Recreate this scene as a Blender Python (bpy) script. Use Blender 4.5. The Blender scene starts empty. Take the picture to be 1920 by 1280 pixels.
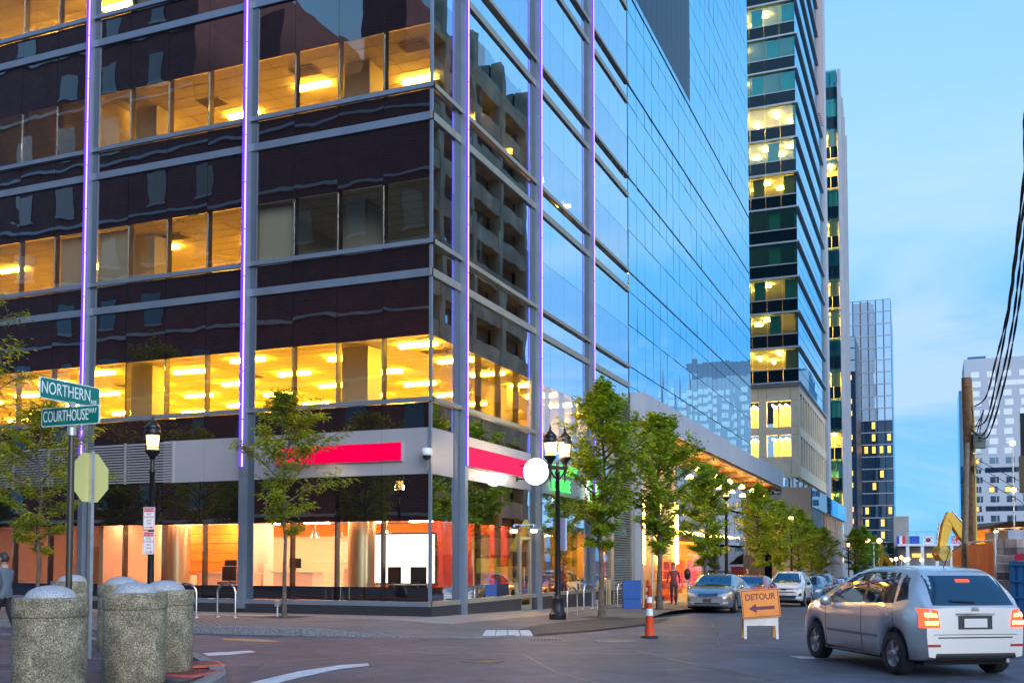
import bpy, bmesh, math, random
from mathutils import Vector, Matrix, noise as mnoise
from mathutils.bvhtree import BVHTree
R = math.radians
C = bpy.context.scene.collection
SC = bpy.context.scene
random.seed(7)

# ------------------------------------------------------------------ camera, light, exposure
F_PX, YAW, PITCH, EYE, HORIZON = 1920.0, R(22.3), R(2.6), 1.6, 1050.0
PPY = HORIZON - F_PX * math.tan(PITCH)
cam_data = bpy.data.cameras.new('camera')
cam = bpy.data.objects.new('camera', cam_data); C.objects.link(cam)
cam.location = (0, 0, EYE)
cam.rotation_euler = (R(90) + PITCH, 0, YAW)
cam_data.sensor_width = 36.0
cam_data.lens = 36.0 * F_PX / 1920.0
cam_data.shift_y = (PPY - 640.0) / 1920.0
cam_data.clip_start = 0.1
cam_data.clip_end = 3000
SC.camera = cam
SC.view_settings.view_transform = 'Standard'
SC.view_settings.look = 'None'
SC.view_settings.exposure = 0.95
SC.view_settings.gamma = 1.0
SC.view_settings.use_curve_mapping = False
cy = SC.cycles
cy.max_bounces = 10; cy.diffuse_bounces = 4; cy.glossy_bounces = 4
cy.transparent_max_bounces = 12; cy.transmission_bounces = 4
cy.sample_clamp_indirect = 6.0
cy.use_denoising = True
cy.caustics_reflective = False; cy.caustics_refractive = False

SUN_EL, SUN_AZ = R(24), R(132)
world = bpy.data.worlds.new('World'); SC.world = world; world.use_nodes = True
wn, wl = world.node_tree.nodes, world.node_tree.links
bg = wn['Background']
sky = wn.new('ShaderNodeTexSky'); sky.sky_type = 'NISHITA'; sky.sun_disc = False
sky.sun_elevation = SUN_EL; sky.sun_rotation = SUN_AZ
sky.ozone_density = 4.0; sky.air_density = 1.0; sky.dust_density = 0.3
tc = wn.new('ShaderNodeTexCoord'); sep = wn.new('ShaderNodeSeparateXYZ')
wl.new(tc.outputs['Generated'], sep.inputs[0])
ramp = wn.new('ShaderNodeValToRGB')
el = ramp.color_ramp.elements
el[0].position = 0.0; el[0].color = (0.038, 0.28, 0.62, 1)
el[1].position = 1.0; el[1].color = (0.03, 0.20, 0.56, 1)
for p_, c_ in ((0.12, (0.045, 0.26, 0.58)), (0.20, (0.075, 0.285, 0.585)), (0.28, (0.15, 0.355, 0.60)), (0.34, (0.22, 0.40, 0.61)), (0.45, (0.16, 0.365, 0.61)), (0.60, (0.055, 0.25, 0.60))):
    e_ = el.new(p_); e_.color = (*c_, 1)
wl.new(sep.outputs['Z'], ramp.inputs[0])
# the dusk gradient sits over the Nishita sky, clouds over both
tint = wn.new('ShaderNodeMix'); tint.data_type = 'RGBA'; tint.blend_type = 'MULTIPLY'
tint.inputs[0].default_value = 1.0
tint.inputs[7].default_value = (0.16, 0.16, 0.16, 1)
wl.new(sky.outputs[0], tint.inputs[6])
mx = wn.new('ShaderNodeMix'); mx.data_type = 'RGBA'; mx.inputs[0].default_value = 0.92
wl.new(tint.outputs[2], mx.inputs[6]); wl.new(ramp.outputs[0], mx.inputs[7])
mp = wn.new('ShaderNodeMapping'); mp.inputs['Scale'].default_value = (2.0, 2.0, 7.5)
mp.inputs['Rotation'].default_value = (R(7), R(-6), 0)
wl.new(tc.outputs['Generated'], mp.inputs[0])
nz = wn.new('ShaderNodeTexNoise'); nz.inputs['Scale'].default_value = 1.15
nz.inputs['Detail'].default_value = 7; nz.inputs['Roughness'].default_value = 0.56; nz.inputs['Distortion'].default_value = 0.5
wl.new(mp.outputs[0], nz.inputs['Vector'])
cr = wn.new('ShaderNodeMapRange'); cr.interpolation_type = 'SMOOTHSTEP'
cr.inputs['From Min'].default_value = 0.41; cr.inputs['From Max'].default_value = 0.62
cr.inputs['To Max'].default_value = 0.5
wl.new(nz.outputs[0], cr.inputs[0])
lowm = wn.new('ShaderNodeMapRange'); lowm.interpolation_type = 'SMOOTHSTEP'      # the clouds lie low, the upper sky is clear
lowm.inputs['From Min'].default_value = 0.20; lowm.inputs['From Max'].default_value = 0.42
lowm.inputs['To Min'].default_value = 1.0; lowm.inputs['To Max'].default_value = 0.12
wl.new(sep.outputs['Z'], lowm.inputs[0])
clm = wn.new('ShaderNodeMath'); clm.operation = 'MULTIPLY'
wl.new(cr.outputs[0], clm.inputs[0]); wl.new(lowm.outputs[0], clm.inputs[1])
cl = wn.new('ShaderNodeMix'); cl.data_type = 'RGBA'
wl.new(clm.outputs[0], cl.inputs[0]); wl.new(mx.outputs[2], cl.inputs[6]); cl.inputs[7].default_value = (0.43, 0.475, 0.575, 1)
dv = wn.new('ShaderNodeMix'); dv.data_type = 'RGBA'; dv.blend_type = 'MULTIPLY'; dv.inputs[0].default_value = 1
dv.inputs[7].default_value = (10, 10, 10, 1)      # the Background runs at strength 0.1
wl.new(cl.outputs[2], dv.inputs[6]); wl.new(dv.outputs[2], bg.inputs[0])
bg.inputs[1].default_value = 0.1

sd = bpy.data.lights.new('sun', 'SUN'); sd.energy = 1.5; sd.angle = R(50); sd.color = (0.93, 0.95, 1.0)
so = bpy.data.objects.new('sun', sd); C.objects.link(so)
sdir = Vector((math.sin(SUN_AZ) * math.cos(SUN_EL), math.cos(SUN_AZ) * math.cos(SUN_EL), math.sin(SUN_EL)))
so.rotation_euler = sdir.to_track_quat('Z', 'Y').to_euler()

# ------------------------------------------------------------------ helpers
FWD = Vector((-math.sin(YAW) * math.cos(PITCH), math.cos(YAW) * math.cos(PITCH), math.sin(PITCH)))
RGT = Vector((math.cos(YAW), math.sin(YAW), 0)); UPV = RGT.cross(FWD)
EYEV = Vector((0, 0, EYE))
def ground(y):                      # the street falls away gently beyond the crossing
    t = min(y, 115.0) - 22.0
    return -0.0205 * 0.5 * (t + math.sqrt(t * t + 16.0))
def ray(px, py):
    return FWD + RGT * ((px - 960) / F_PX) + UPV * ((PPY - py) / F_PX)
def at(px, py, d): return EYEV + ray(px, py) * d
def onX(px, py, X):
    r = ray(px, py); return EYEV + r * (X / r.x)
def onY(px, py, Y):
    r = ray(px, py); return EYEV + r * (Y / r.y)
def gp(px, py, h=0.0):
    r = ray(px, py); y = 20.0
    for _ in range(30):
        t = (ground(y) + h - EYE) / r.z; y = t * r.y
    return EYEV + r * t
def proj(v):
    v = Vector(v) - EYEV; d = v.dot(FWD)
    return 960 + F_PX * v.dot(RGT) / d, PPY - F_PX * v.dot(UPV) / d, d

class MB:
    def __init__(s): s.v = []; s.f = []; s.m = []; s.sm = []
    def add(s, vs, fs, m=0, smooth=False):
        o = len(s.v); s.v += [tuple(q) for q in vs]
        for f in fs: s.f.append([o + i for i in f]); s.m.append(m); s.sm.append(smooth)
        return s
    def box(s, x0, x1, y0, y1, z0, z1, m=0):
        v = [(x0,y0,z0),(x1,y0,z0),(x1,y1,z0),(x0,y1,z0),(x0,y0,z1),(x1,y0,z1),(x1,y1,z1),(x0,y1,z1)]
        return s.add(v, [(0,3,2,1),(4,5,6,7),(0,1,5,4),(1,2,6,5),(2,3,7,6),(3,0,4,7)], m)
    def cbox(s, c, size, m=0, rot=None):
        hx, hy, hz = size[0]/2, size[1]/2, size[2]/2
        v = [Vector((x,y,z)) for z in (-hz,hz) for x,y in ((-hx,-hy),(hx,-hy),(hx,hy),(-hx,hy))]
        if rot is not None: v = [rot @ q for q in v]
        v = [q + Vector(c) for q in v]
        return s.add(v, [(0,3,2,1),(4,5,6,7),(0,1,5,4),(1,2,6,5),(2,3,7,6),(3,0,4,7)], m)
    def quad(s, a, b, c, d, m=0): return s.add([a,b,c,d], [(0,1,2,3)], m)
    def tube(s, pts, r, n=8, m=0, cap=True, smooth=True):
        pts = [Vector(p) for p in pts]; rs = r if isinstance(r, (list, tuple)) else [r]*len(pts)
        rings = []; up = None
        for i, p in enumerate(pts):
            t = (pts[min(i+1, len(pts)-1)] - pts[max(i-1, 0)]).normalized()
            if up is None:
                up = Vector((0,0,1)) if abs(t.z) < 0.9 else Vector((1,0,0))
            a = t.cross(up)
            if a.length < 1e-5: a = t.cross(Vector((0.3,1,0.2)))
            a.normalize(); b = t.cross(a); up = -b if False else up
            rings.append([p + (a*math.cos(2*math.pi*k/n) + b*math.sin(2*math.pi*k/n))*rs[i] for k in range(n)])
        vs = [q for rg in rings for q in rg]; fs = []
        for i in range(len(pts)-1):
            for k in range(n):
                fs.append((i*n+k, i*n+(k+1)%n, (i+1)*n+(k+1)%n, (i+1)*n+k))
        s.add(vs, fs, m, smooth)
        if cap:
            s.add(rings[0], [tuple(range(n))], m); s.add(rings[-1], [tuple(range(n-1,-1,-1))], m)
        return s
    def lathe(s, prof, n=24, c=(0,0,0), m=0, smooth=True, phase=0.0, cap=True):
        vs = []; fs = []
        for (r, z) in prof:
            for k in range(n):
                a = 2*math.pi*k/n + phase
                vs.append((c[0]+r*math.cos(a), c[1]+r*math.sin(a), c[2]+z))
        for i in range(len(prof)-1):
            for k in range(n):
                fs.append((i*n+k, i*n+(k+1)%n, (i+1)*n+(k+1)%n, (i+1)*n+k))
        s.add(vs, fs, m, smooth)
        if cap: s.add(vs[:n], [tuple(range(n-1,-1,-1))], m); s.add(vs[-n:], [tuple(range(n))], m)
        return s
    def prism(s, poly, d0, d1, m=0, ax='z'):
        n = len(poly); k = {'z': lambda a,b,c: (a,b,c), 'y': lambda a,b,c: (a,c,b), 'x': lambda a,b,c: (c,a,b)}[ax]
        vs = [k(a,b,d0) for a,b in poly] + [k(a,b,d1) for a,b in poly]
        fs = [tuple(range(n-1,-1,-1)), tuple(range(n,2*n))] + [(i,(i+1)%n,n+(i+1)%n,n+i) for i in range(n)]
        return s.add(vs, fs, m)
    def mesh(s, name, mats, bevel=0):
        me = bpy.data.meshes.new(name); me.from_pydata(s.v, [], s.f)
        for mt in (mats if isinstance(mats, (list, tuple)) else [mats]): me.materials.append(mt)
        me.polygons.foreach_set('material_index', s.m); me.polygons.foreach_set('use_smooth', s.sm)
        bm = bmesh.new(); bm.from_mesh(me)
        bmesh.ops.recalc_face_normals(bm, faces=bm.faces)
        if bevel:
            bmesh.ops.remove_doubles(bm, verts=bm.verts, dist=1e-5)
            es = [e for e in bm.edges if len(e.link_faces) == 2 and e.calc_face_angle(0) > 0.6]
            bmesh.ops.bevel(bm, geom=es, offset=bevel, segments=2, affect='EDGES', profile=0.5)
        bm.to_mesh(me); bm.free(); me.update()
        return me
    def build(s, name, mats, parent=None, bevel=0, world=True):
        return link(name, s.mesh(name, mats, bevel), parent, world)
def link(name, me, parent=None, world=True):
    o = bpy.data.objects.new(name, me); C.objects.link(o)
    if parent is not None:
        o.parent = parent
        if world: o.location = -parent.location     # mesh written in world coordinates under an unrotated thing
    return o
def tag(o, label=None, cat=None, group=None, kind=None):
    if label: o['label'] = label
    if cat: o['category'] = cat
    if group: o['group'] = group
    if kind: o['kind'] = kind
    return o
def thing(name, loc, label, cat, group=None, rz=0.0):
    o = bpy.data.objects.new(name, None); C.objects.link(o); o.empty_display_size = 0.3
    o.location = loc; o.rotation_euler = (0, 0, rz)
    return tag(o, label, cat, group)
def copy_tree(o, parent=None):
    c = o.copy(); C.objects.link(c)
    if parent is not None: c.parent = parent
    for ch in [q for q in o.children]: copy_tree(ch, c)
    return c
def dup(o, loc, rz=0.0, label=None, scale=None):
    c = copy_tree(o); c.location = loc; c.rotation_euler = (0, 0, rz)
    if label: c['label'] = label
    if scale: c.scale = scale if isinstance(scale, tuple) else (scale,)*3
    return c
def text_mb(txt, size, depth=0.006, xs=1.0, align='CENTER', bold=0.0):
    cu = bpy.data.curves.new('letters', 'FONT'); cu.body = txt; cu.size = size
    cu.align_x = align; cu.align_y = 'CENTER'; cu.extrude = depth; cu.offset = bold
    ob = bpy.data.objects.new('letters', cu); C.objects.link(ob)
    dg = bpy.context.evaluated_depsgraph_get(); me = bpy.data.meshes.new_from_object(ob.evaluated_get(dg))
    bpy.data.objects.remove(ob); bpy.data.curves.remove(cu)
    for v in me.vertices: v.co.x *= xs
    return me
def lettering(name, txt, size, mat_, parent, origin, right, up, depth=0.006, xs=1.0, align='CENTER', bold=0.0):
    me = text_mb(txt, size, depth, xs, align, bold)
    right = Vector(right).normalized(); up = Vector(up).normalized(); nrm = right.cross(up)
    M = Matrix((right, up, nrm)).transposed().to_4x4(); M.translation = Vector(origin)
    me.transform(M); me.materials.clear(); me.materials.append(mat_); me.name = name
    return link(name, me, parent, False)

# ------------------------------------------------------------------ materials
def mat(name, col, rough=0.6, metal=0.0, var=0.0, vscale=3.0, bump=0.0, bscale=20.0, spec=0.5, col2=None, coat=0.0, coords='Position', detail=4):
    m = bpy.data.materials.new(name); m.use_nodes = True
    n, l = m.node_tree.nodes, m.node_tree.links; b = n['Principled BSDF']
    b.inputs['Base Color'].default_value = (*col, 1); b.inputs['Roughness'].default_value = rough
    b.inputs['Metallic'].default_value = metal; b.inputs['Specular IOR Level'].default_value = spec
    b.inputs['Coat Weight'].default_value = coat; b.inputs['Coat Roughness'].default_value = 0.04
    if var or bump or col2:
        if coords == 'Position':
            g_ = n.new('ShaderNodeNewGeometry'); vec = g_.outputs['Position']
        else:
            g_ = n.new('ShaderNodeTexCoord'); vec = g_.outputs['Object']
    if var or col2:
        t = n.new('ShaderNodeTexNoise'); t.inputs['Scale'].default_value = vscale; t.inputs['Detail'].default_value = detail
        l.new(vec, t.inputs['Vector'])
        mr = n.new('ShaderNodeMapRange'); mr.inputs['From Min'].default_value = 0.32; mr.inputs['From Max'].default_value = 0.68
        l.new(t.outputs[0], mr.inputs[0])
        mxn = n.new('ShaderNodeMix'); mxn.data_type = 'RGBA'
        l.new(mr.outputs[0], mxn.inputs[0])
        c2 = col2 or tuple(min(1, c*(1+var)) for c in col); c1 = col if col2 else tuple(c*(1-var) for c in col)
        mxn.inputs[6].default_value = (*c1, 1); mxn.inputs[7].default_value = (*c2, 1)
        l.new(mxn.outputs[2], b.inputs['Base Color'])
    if bump:
        t2 = n.new('ShaderNodeTexNoise'); t2.inputs['Scale'].default_value = bscale; t2.inputs['Detail'].default_value = 3
        l.new(vec, t2.inputs['Vector'])
        bn = n.new('ShaderNodeBump'); bn.inputs['Distance'].default_value = bump
        l.new(t2.outputs[0], bn.inputs['Height']); l.new(bn.outputs[0], b.inputs['Normal'])
    return m
def emit(name, col, s):
    m = bpy.data.materials.new(name); m.use_nodes = True
    n, l = m.node_tree.nodes, m.node_tree.links; n.remove(n['Principled BSDF'])
    e = n.new('ShaderNodeEmission'); e.inputs[0].default_value = (*col, 1); e.inputs[1].default_value = s
    l.new(e.outputs[0], n['Material Output'].inputs[0]); return m
def glass(name, base, lo, hi, clear, tintc=(0.9,0.92,0.9), wave=0.0016, wscale=0.7, refl=(1,1,1), f0=0.2, f1=0.66, wave2=0.0):
    """coated facade glass: reflects more at a grazing view; the body is clear (lets the room be seen) or opaque"""
    m = bpy.data.materials.new(name); m.use_nodes = True
    n, l = m.node_tree.nodes, m.node_tree.links; n.remove(n['Principled BSDF'])
    gl = n.new('ShaderNodeBsdfGlossy'); gl.inputs['Roughness'].default_value = 0.0; gl.inputs['Color'].default_value = (*refl, 1)
    if clear:
        bd = n.new('ShaderNodeBsdfTransparent'); bd.inputs[0].default_value = (*tintc, 1)
    else:
        bd = n.new('ShaderNodeBsdfDiffuse'); bd.inputs[0].default_value = (*base, 1)
    lw = n.new('ShaderNodeLayerWeight'); lw.inputs[0].default_value = 0.5
    mr = n.new('ShaderNodeMapRange'); mr.interpolation_type = 'SMOOTHSTEP'
    mr.inputs['From Min'].default_value = f0; mr.inputs['From Max'].default_value = f1
    mr.inputs['To Min'].default_value = lo; mr.inputs['To Max'].default_value = hi
    l.new(lw.outputs['Facing'], mr.inputs[0])
    ms = n.new('ShaderNodeMixShader'); l.new(mr.outputs[0], ms.inputs[0])
    l.new(bd.outputs[0], ms.inputs[1]); l.new(gl.outputs[0], ms.inputs[2]); l.new(ms.outputs[0], n['Material Output'].inputs[0])
    if wave:
        g_ = n.new('ShaderNodeNewGeometry')
        oi = n.new('ShaderNodeObjectInfo')
        sc = n.new('ShaderNodeVectorMath'); sc.operation = 'MULTIPLY_ADD'
        sc.inputs[1].default_value = (1,1,1); l.new(g_.outputs['Position'], sc.inputs[0])
        cm = n.new('ShaderNodeMath'); cm.operation = 'MULTIPLY'; cm.inputs[1].default_value = 37.0
        l.new(oi.outputs['Random'], cm.inputs[0]); l.new(cm.outputs[0], sc.inputs[2])
        t = n.new('ShaderNodeTexNoise'); t.inputs['Scale'].default_value = wscale; t.inputs['Detail'].default_value = 1.5
        l.new(sc.outputs[0], t.inputs['Vector'])
        bn = n.new('ShaderNodeBump'); bn.inputs['Distance'].default_value = wave; bn.inputs['Strength'].default_value = 1
        l.new(t.outputs[0], bn.inputs['Height']); l.new(bn.outputs[0], gl.inputs['Normal'])
    return m
def foliage(name, c1, c2, trans=0.35):
    m = bpy.data.materials.new(name); m.use_nodes = True
    n, l = m.node_tree.nodes, m.node_tree.links; b = n['Principled BSDF']; b.inputs['Roughness'].default_value = 0.5
    g_ = n.new('ShaderNodeNewGeometry')
    t = n.new('ShaderNodeTexNoise'); t.inputs['Scale'].default_value = 1.4; t.inputs['Detail'].default_value = 5
    l.new(g_.outputs['Position'], t.inputs['Vector'])
    mr = n.new('ShaderNodeMapRange'); mr.inputs['From Min'].default_value = 0.33; mr.inputs['From Max'].default_value = 0.67
    l.new(t.outputs[0], mr.inputs[0])
    ad = n.new('ShaderNodeMath'); ad.operation = 'MULTIPLY_ADD'; ad.inputs[1].default_value = 0.6
    rs = n.new('ShaderNodeMath'); rs.operation = 'MULTIPLY_ADD'; rs.inputs[1].default_value = 0.7; rs.inputs[2].default_value = -0.15
    l.new(g_.outputs['Random Per Island'], rs.inputs[0])
    l.new(mr.outputs[0], ad.inputs[0]); l.new(rs.outputs[0], ad.inputs[2])
    mxn = n.new('ShaderNodeMix'); mxn.data_type = 'RGBA'; l.new(ad.outputs[0], mxn.inputs[0])
    mxn.inputs[6].default_value = (*c1, 1); mxn.inputs[7].default_value = (*c2, 1)
    l.new(mxn.outputs[2], b.inputs['Base Color'])
    tr = n.new('ShaderNodeBsdfTranslucent'); l.new(mxn.outputs[2], tr.inputs[0])
    ms = n.new('ShaderNodeMixShader'); ms.inputs[0].default_value = trans
    l.new(b.outputs[0], ms.inputs[1]); l.new(tr.outputs[0], ms.inputs[2]); l.new(ms.outputs[0], n['Material Output'].inputs[0])
    return m

M_ALU = mat('aluminium', (0.25, 0.30, 0.37), 0.38, 0.5, var=0.08, vscale=1.5)
M_ALU_W = mat('warm_aluminium', (0.34, 0.33, 0.27), 0.40, 0.4, var=0.08, vscale=1.5)
M_MULL = mat('bronze_mullion', (0.05, 0.035, 0.025), 0.45, 0.3)
M_VIS = glass('vision_glass', None, 0.09, 0.72, True, (0.86, 0.86, 0.82), wave=0.0075, wscale=0.55)
M_SPAN = glass('spandrel_glass', (0.012, 0.008, 0.010), 0.20, 0.86, False, wave=0.0075, wscale=0.55)
M_VIS_E = glass('street_vision_glass', None, 0.08, 0.80, True, (0.86, 0.86, 0.82), wave=0.0030, wscale=0.55, refl=(0.66,0.86,1.0), f1=0.7)
M_VIS_L = glass('street_shop_glass', None, 0.07, 0.42, True, (0.90, 0.88, 0.84), wave=0.0025, wscale=0.55, refl=(0.7,0.9,1.0), f1=0.72)
M_SPAN_E = glass('street_spandrel_glass', (0.010, 0.014, 0.020), 0.2, 0.95, False, wave=0.0030, wscale=0.55, refl=(0.66,0.86,1.0), f1=0.62)
M_MIRROR = glass('blue_mirror_glass', (0.01, 0.03, 0.06), 0.3, 0.92, False, wave=0.0016, wscale=0.45, refl=(0.50, 0.84, 1.0), f0=0.1, f1=0.55)
M_SIGNBAND = mat('satin_grey_panel', (0.42, 0.42, 0.45), 0.28, 0.25, var=0.05, vscale=0.6)
M_GRANITE = mat('dark_granite', (0.035, 0.035, 0.04), 0.25, var=0.35, vscale=60)
M_PURPLE = emit('purple_led', (0.20, 0.07, 1.0), 0.62)
M_LILAC = emit('lilac_led_core', (0.74, 0.55, 1.0), 1.0)
M_CEIL = mat('ceiling_tile', (0.78, 0.74, 0.64), 0.9)
M_CARPET = mat('office_floor', (0.55, 0.48, 0.36), 0.9)
M_WALL = mat('office_wall', (0.70, 0.62, 0.46), 0.9)
M_TBAR = mat('ceiling_grid', (0.60, 0.53, 0.40), 0.7)
def asphalt(name):
    m = mat(name, (0.068, 0.078, 0.104), 0.6, var=0.26, vscale=0.5, bump=0.005, bscale=110, detail=9)
    n, l = m.node_tree.nodes, m.node_tree.links; b = n['Principled BSDF']
    src = b.inputs['Base Color'].links[0].from_socket
    g_ = n.new('ShaderNodeNewGeometry')
    sp = n.new('ShaderNodeTexNoise'); sp.inputs['Scale'].default_value = 140; sp.inputs['Detail'].default_value = 2; l.new(g_.outputs['Position'], sp.inputs['Vector'])
    st = n.new('ShaderNodeTexNoise'); st.inputs['Scale'].default_value = 1.7; st.inputs['Detail'].default_value = 7; st.inputs['Distortion'].default_value = 1.2; l.new(g_.outputs['Position'], st.inputs['Vector'])
    for tex, a, c in ((sp, 0.55, 1.45), (st, 0.62, 1.30)):
        mr = n.new('ShaderNodeMapRange'); mr.inputs['From Min'].default_value = 0.3; mr.inputs['From Max'].default_value = 0.7
        mr.inputs['To Min'].default_value = a; mr.inputs['To Max'].default_value = c; l.new(tex.outputs[0], mr.inputs[0])
        mu = n.new('ShaderNodeMix'); mu.data_type = 'RGBA'; mu.blend_type = 'MULTIPLY'; mu.inputs[0].default_value = 1
        l.new(src, mu.inputs[6]); l.new(mr.outputs[0], mu.inputs[7]); src = mu.outputs[2]
    vo = n.new('ShaderNodeTexVoronoi'); vo.feature = 'DISTANCE_TO_EDGE'; vo.inputs['Scale'].default_value = 0.33; vo.inputs['Randomness'].default_value = 1
    wp = n.new('ShaderNodeVectorMath'); wp.operation = 'MULTIPLY_ADD'; wp.inputs[1].default_value = (0.9, 0.9, 0); l.new(st.outputs[1], wp.inputs[0]); l.new(g_.outputs['Position'], wp.inputs[2]); l.new(wp.outputs[0], vo.inputs['Vector'])
    ck = n.new('ShaderNodeMapRange'); ck.inputs['From Max'].default_value = 0.007; ck.inputs['To Min'].default_value = 0.42; ck.inputs['To Max'].default_value = 1.0; l.new(vo.outputs['Distance'], ck.inputs[0])
    mu = n.new('ShaderNodeMix'); mu.data_type = 'RGBA'; mu.blend_type = 'MULTIPLY'; mu.inputs[0].default_value = 1
    l.new(src, mu.inputs[6]); l.new(ck.outputs[0], mu.inputs[7]); l.new(mu.outputs[2], b.inputs['Base Color'])
    return m
M_ASPH = asphalt('asphalt')
M_PATCH = mat('fresh_asphalt', (0.026, 0.028, 0.034), 0.7, var=0.25, vscale=2, bump=0.004, bscale=80)
M_STEEL = mat('stainless_steel', (0.60, 0.58, 0.55), 0.25, 1.0)
M_BLACK = mat('black_paint', (0.012, 0.012, 0.014), 0.35, 0.2, var=0.3, vscale=8)
# ------------------------------------------------------------------ ground, road, pavements
XF, YF = -12.68, 25.02            # the corner of the tower
def strip_sheet(name, xs, ys, dz, m, outline=None):
    vs = []; fs = []
    for y in ys:
        for x in xs: vs.append((x, y, ground(y) + dz))
    nx = len(xs)
    for j in range(len(ys)-1):
        for i in range(nx-1): fs.append((j*nx+i, j*nx+i+1, (j+1)*nx+i+1, (j+1)*nx+i))
    mb = MB().add(vs, fs); return mb.build(name, m)
ys_all = [-1500, -300, -60, -20, -8] + [i*1.0 for i in range(-4, 60)] + [62+4*i for i in range(14)] + [118, 140, 200, 400, 900, 2500]
tag(strip_sheet('ground', [-2500, -300, -60, -12, -4, 4, 12, 60, 300, 2500], ys_all, -0.02, M_ASPH), kind='structure')
# the worn carriageway on top of it
tag(strip_sheet('road', [-90, -40, -20, -8.4, -4, 0, 4, 8, 14, 40], [y for y in ys_all if -20 <= y <= 400], -0.004, M_ASPH), kind='structure')

def flat_poly(name, pts, dz, m, kind='structure', sub=1.0):
    """a thin sheet following the ground, cut to an outline"""
    bm = bmesh.new(); f = bm.faces.new([bm.verts.new((x, y, 0)) for x, y in pts])
    y0 = min(p[1] for p in pts); y1 = max(p[1] for p in pts); y = math.ceil(y0/sub)*sub + 0.013
    while y < y1:
        bmesh.ops.bisect_plane(bm, geom=bm.verts[:]+bm.edges[:]+bm.faces[:], plane_co=(0,y,0), plane_no=(0,1,0)); y += sub if y < 60 else 4
    bmesh.ops.triangulate(bm, faces=bm.faces)
    for v in bm.verts: v.co.z = ground(v.co.y) + dz
    bmesh.ops.recalc_face_normals(bm, faces=bm.faces)
    if bm.faces[:] and sum(q.normal.z for q in bm.faces) < 0: bmesh.ops.reverse_faces(bm, faces=bm.faces)
    me = bpy.data.meshes.new(name); bm.to_mesh(me); bm.free(); me.materials.append(m)
    return tag(link(name, me), kind=kind)

def brick_mat(name, c1, c2, mortar, sx, sy, rough=0.8, ms=0.02, rot=0.0, bumpd=0.004):
    m = bpy.data.materials.new(name); m.use_nodes = True
    n, l = m.node_tree.nodes, m.node_tree.links; b = n['Principled BSDF']; b.inputs['Roughness'].default_value = rough
    g_ = n.new('ShaderNodeNewGeometry'); mpn = n.new('ShaderNodeMapping'); mpn.inputs['Rotation'].default_value = rot if isinstance(rot, tuple) else (0,0,rot)
    l.new(g_.outputs['Position'], mpn.inputs[0])
    t = n.new('ShaderNodeTexBrick'); t.inputs['Scale'].default_value = 1.0
    t.inputs['Brick Width'].default_value = sx; t.inputs['Row Height'].default_value = sy; t.inputs['Mortar Size'].default_value = ms
    t.inputs['Color1'].default_value = (*c1,1); t.inputs['Color2'].default_value = (*c2,1); t.inputs['Mortar'].default_value = (*mortar,1)
    l.new(mpn.outputs[0], t.inputs['Vector'])
    nz_ = n.new('ShaderNodeTexNoise'); nz_.inputs['Scale'].default_value = 0.7; nz_.inputs['Detail'].default_value = 6; l.new(g_.outputs['Position'], nz_.inputs['Vector'])
    mr = n.new('ShaderNodeMapRange'); mr.inputs['To Min'].default_value = 0.6; mr.inputs['To Max'].default_value = 1.4; l.new(nz_.outputs[0], mr.inputs[0])
    mu = n.new('ShaderNodeMix'); mu.data_type = 'RGBA'; mu.blend_type = 'MULTIPLY'; mu.inputs[0].default_value = 1
    l.new(t.outputs['Color'], mu.inputs[6]); l.new(mr.outputs[0], mu.inputs[7]); l.new(mu.outputs[2], b.inputs['Base Color'])
    bn = n.new('ShaderNodeBump'); bn.inputs['Distance'].default_value = bumpd; bn.invert = True
    l.new(t.outputs['Fac'], bn.inputs['Height']); l.new(bn.outputs[0], b.inputs['Normal'])
    return m
M_COBBLE = brick_mat('grey_setts', (0.27,0.235,0.20), (0.19,0.165,0.145), (0.06,0.055,0.055), 0.24, 0.12)
M_PAVER = brick_mat('concrete_slabs', (0.32,0.27,0.225), (0.27,0.23,0.195), (0.08,0.07,0.07), 1.5, 1.5, ms=0.008)
M_KERB = mat('granite_kerb', (0.20, 0.19, 0.19), 0.75, var=0.35, vscale=24, bump=0.003, bscale=60)
M_WHITE_LINE = mat('worn_white_paint', (0.55, 0.55, 0.56), 0.75, var=0.25, vscale=5)
M_TACT_W = mat('pale_tactile', (0.62, 0.60, 0.58), 0.8, var=0.1)
M_TACT_R = mat('red_tactile', (0.50, 0.11, 0.08), 0.75, var=0.2, vscale=6)
KH = 0.14
corner_arc = [(-12.6, 18.78), (-11.6, 18.95), (-10.6, 19.15), (-9.6, 19.38), (-8.9, 19.7), (-8.45, 20.2), (-8.25, 20.9), (-8.2, 21.8)]
edge_x = -8.2
kerb_line = [(-60, 18.55), (-40, 18.55), (-30, 18.55), (-22, 18.55), (-18, 18.55), (-15.4, 18.57), (-14, 18.65)] + corner_arc
pave_outline = kerb_line + [(edge_x, y) for y in (26, 30, 36, 45, 60, 80, 100, 118)] + [(-30, 118), (-60, 118)]
def pave_h(x, y):      # dropped kerb at the corner
    t = min(1.0, max(0.0, (-10.2 - x) / 2.6)); s_ = min(1.0, max(0.0, (y - 31.0) / 3.0))
    return KH * max(t*t*(3-2*t), s_*s_*(3-2*s_)) + 0.012
pv = flat_poly('pavement', [(x, y) for x, y in pave_outline], 0.0, M_COBBLE)
bm = bmesh.new(); bm.from_mesh(pv.data)
for x_ in (-22, -18, -16, -14.5, -13.5, -12.9, -12.3, -11.7, -11.1, -10.5, -9.9, -9.3, -8.8):
    bmesh.ops.bisect_plane(bm, geom=bm.verts[:]+bm.edges[:]+bm.faces[:], plane_co=(x_,0,0), plane_no=(1,0,0))
bmesh.ops.triangulate(bm, faces=bm.faces)
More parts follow.
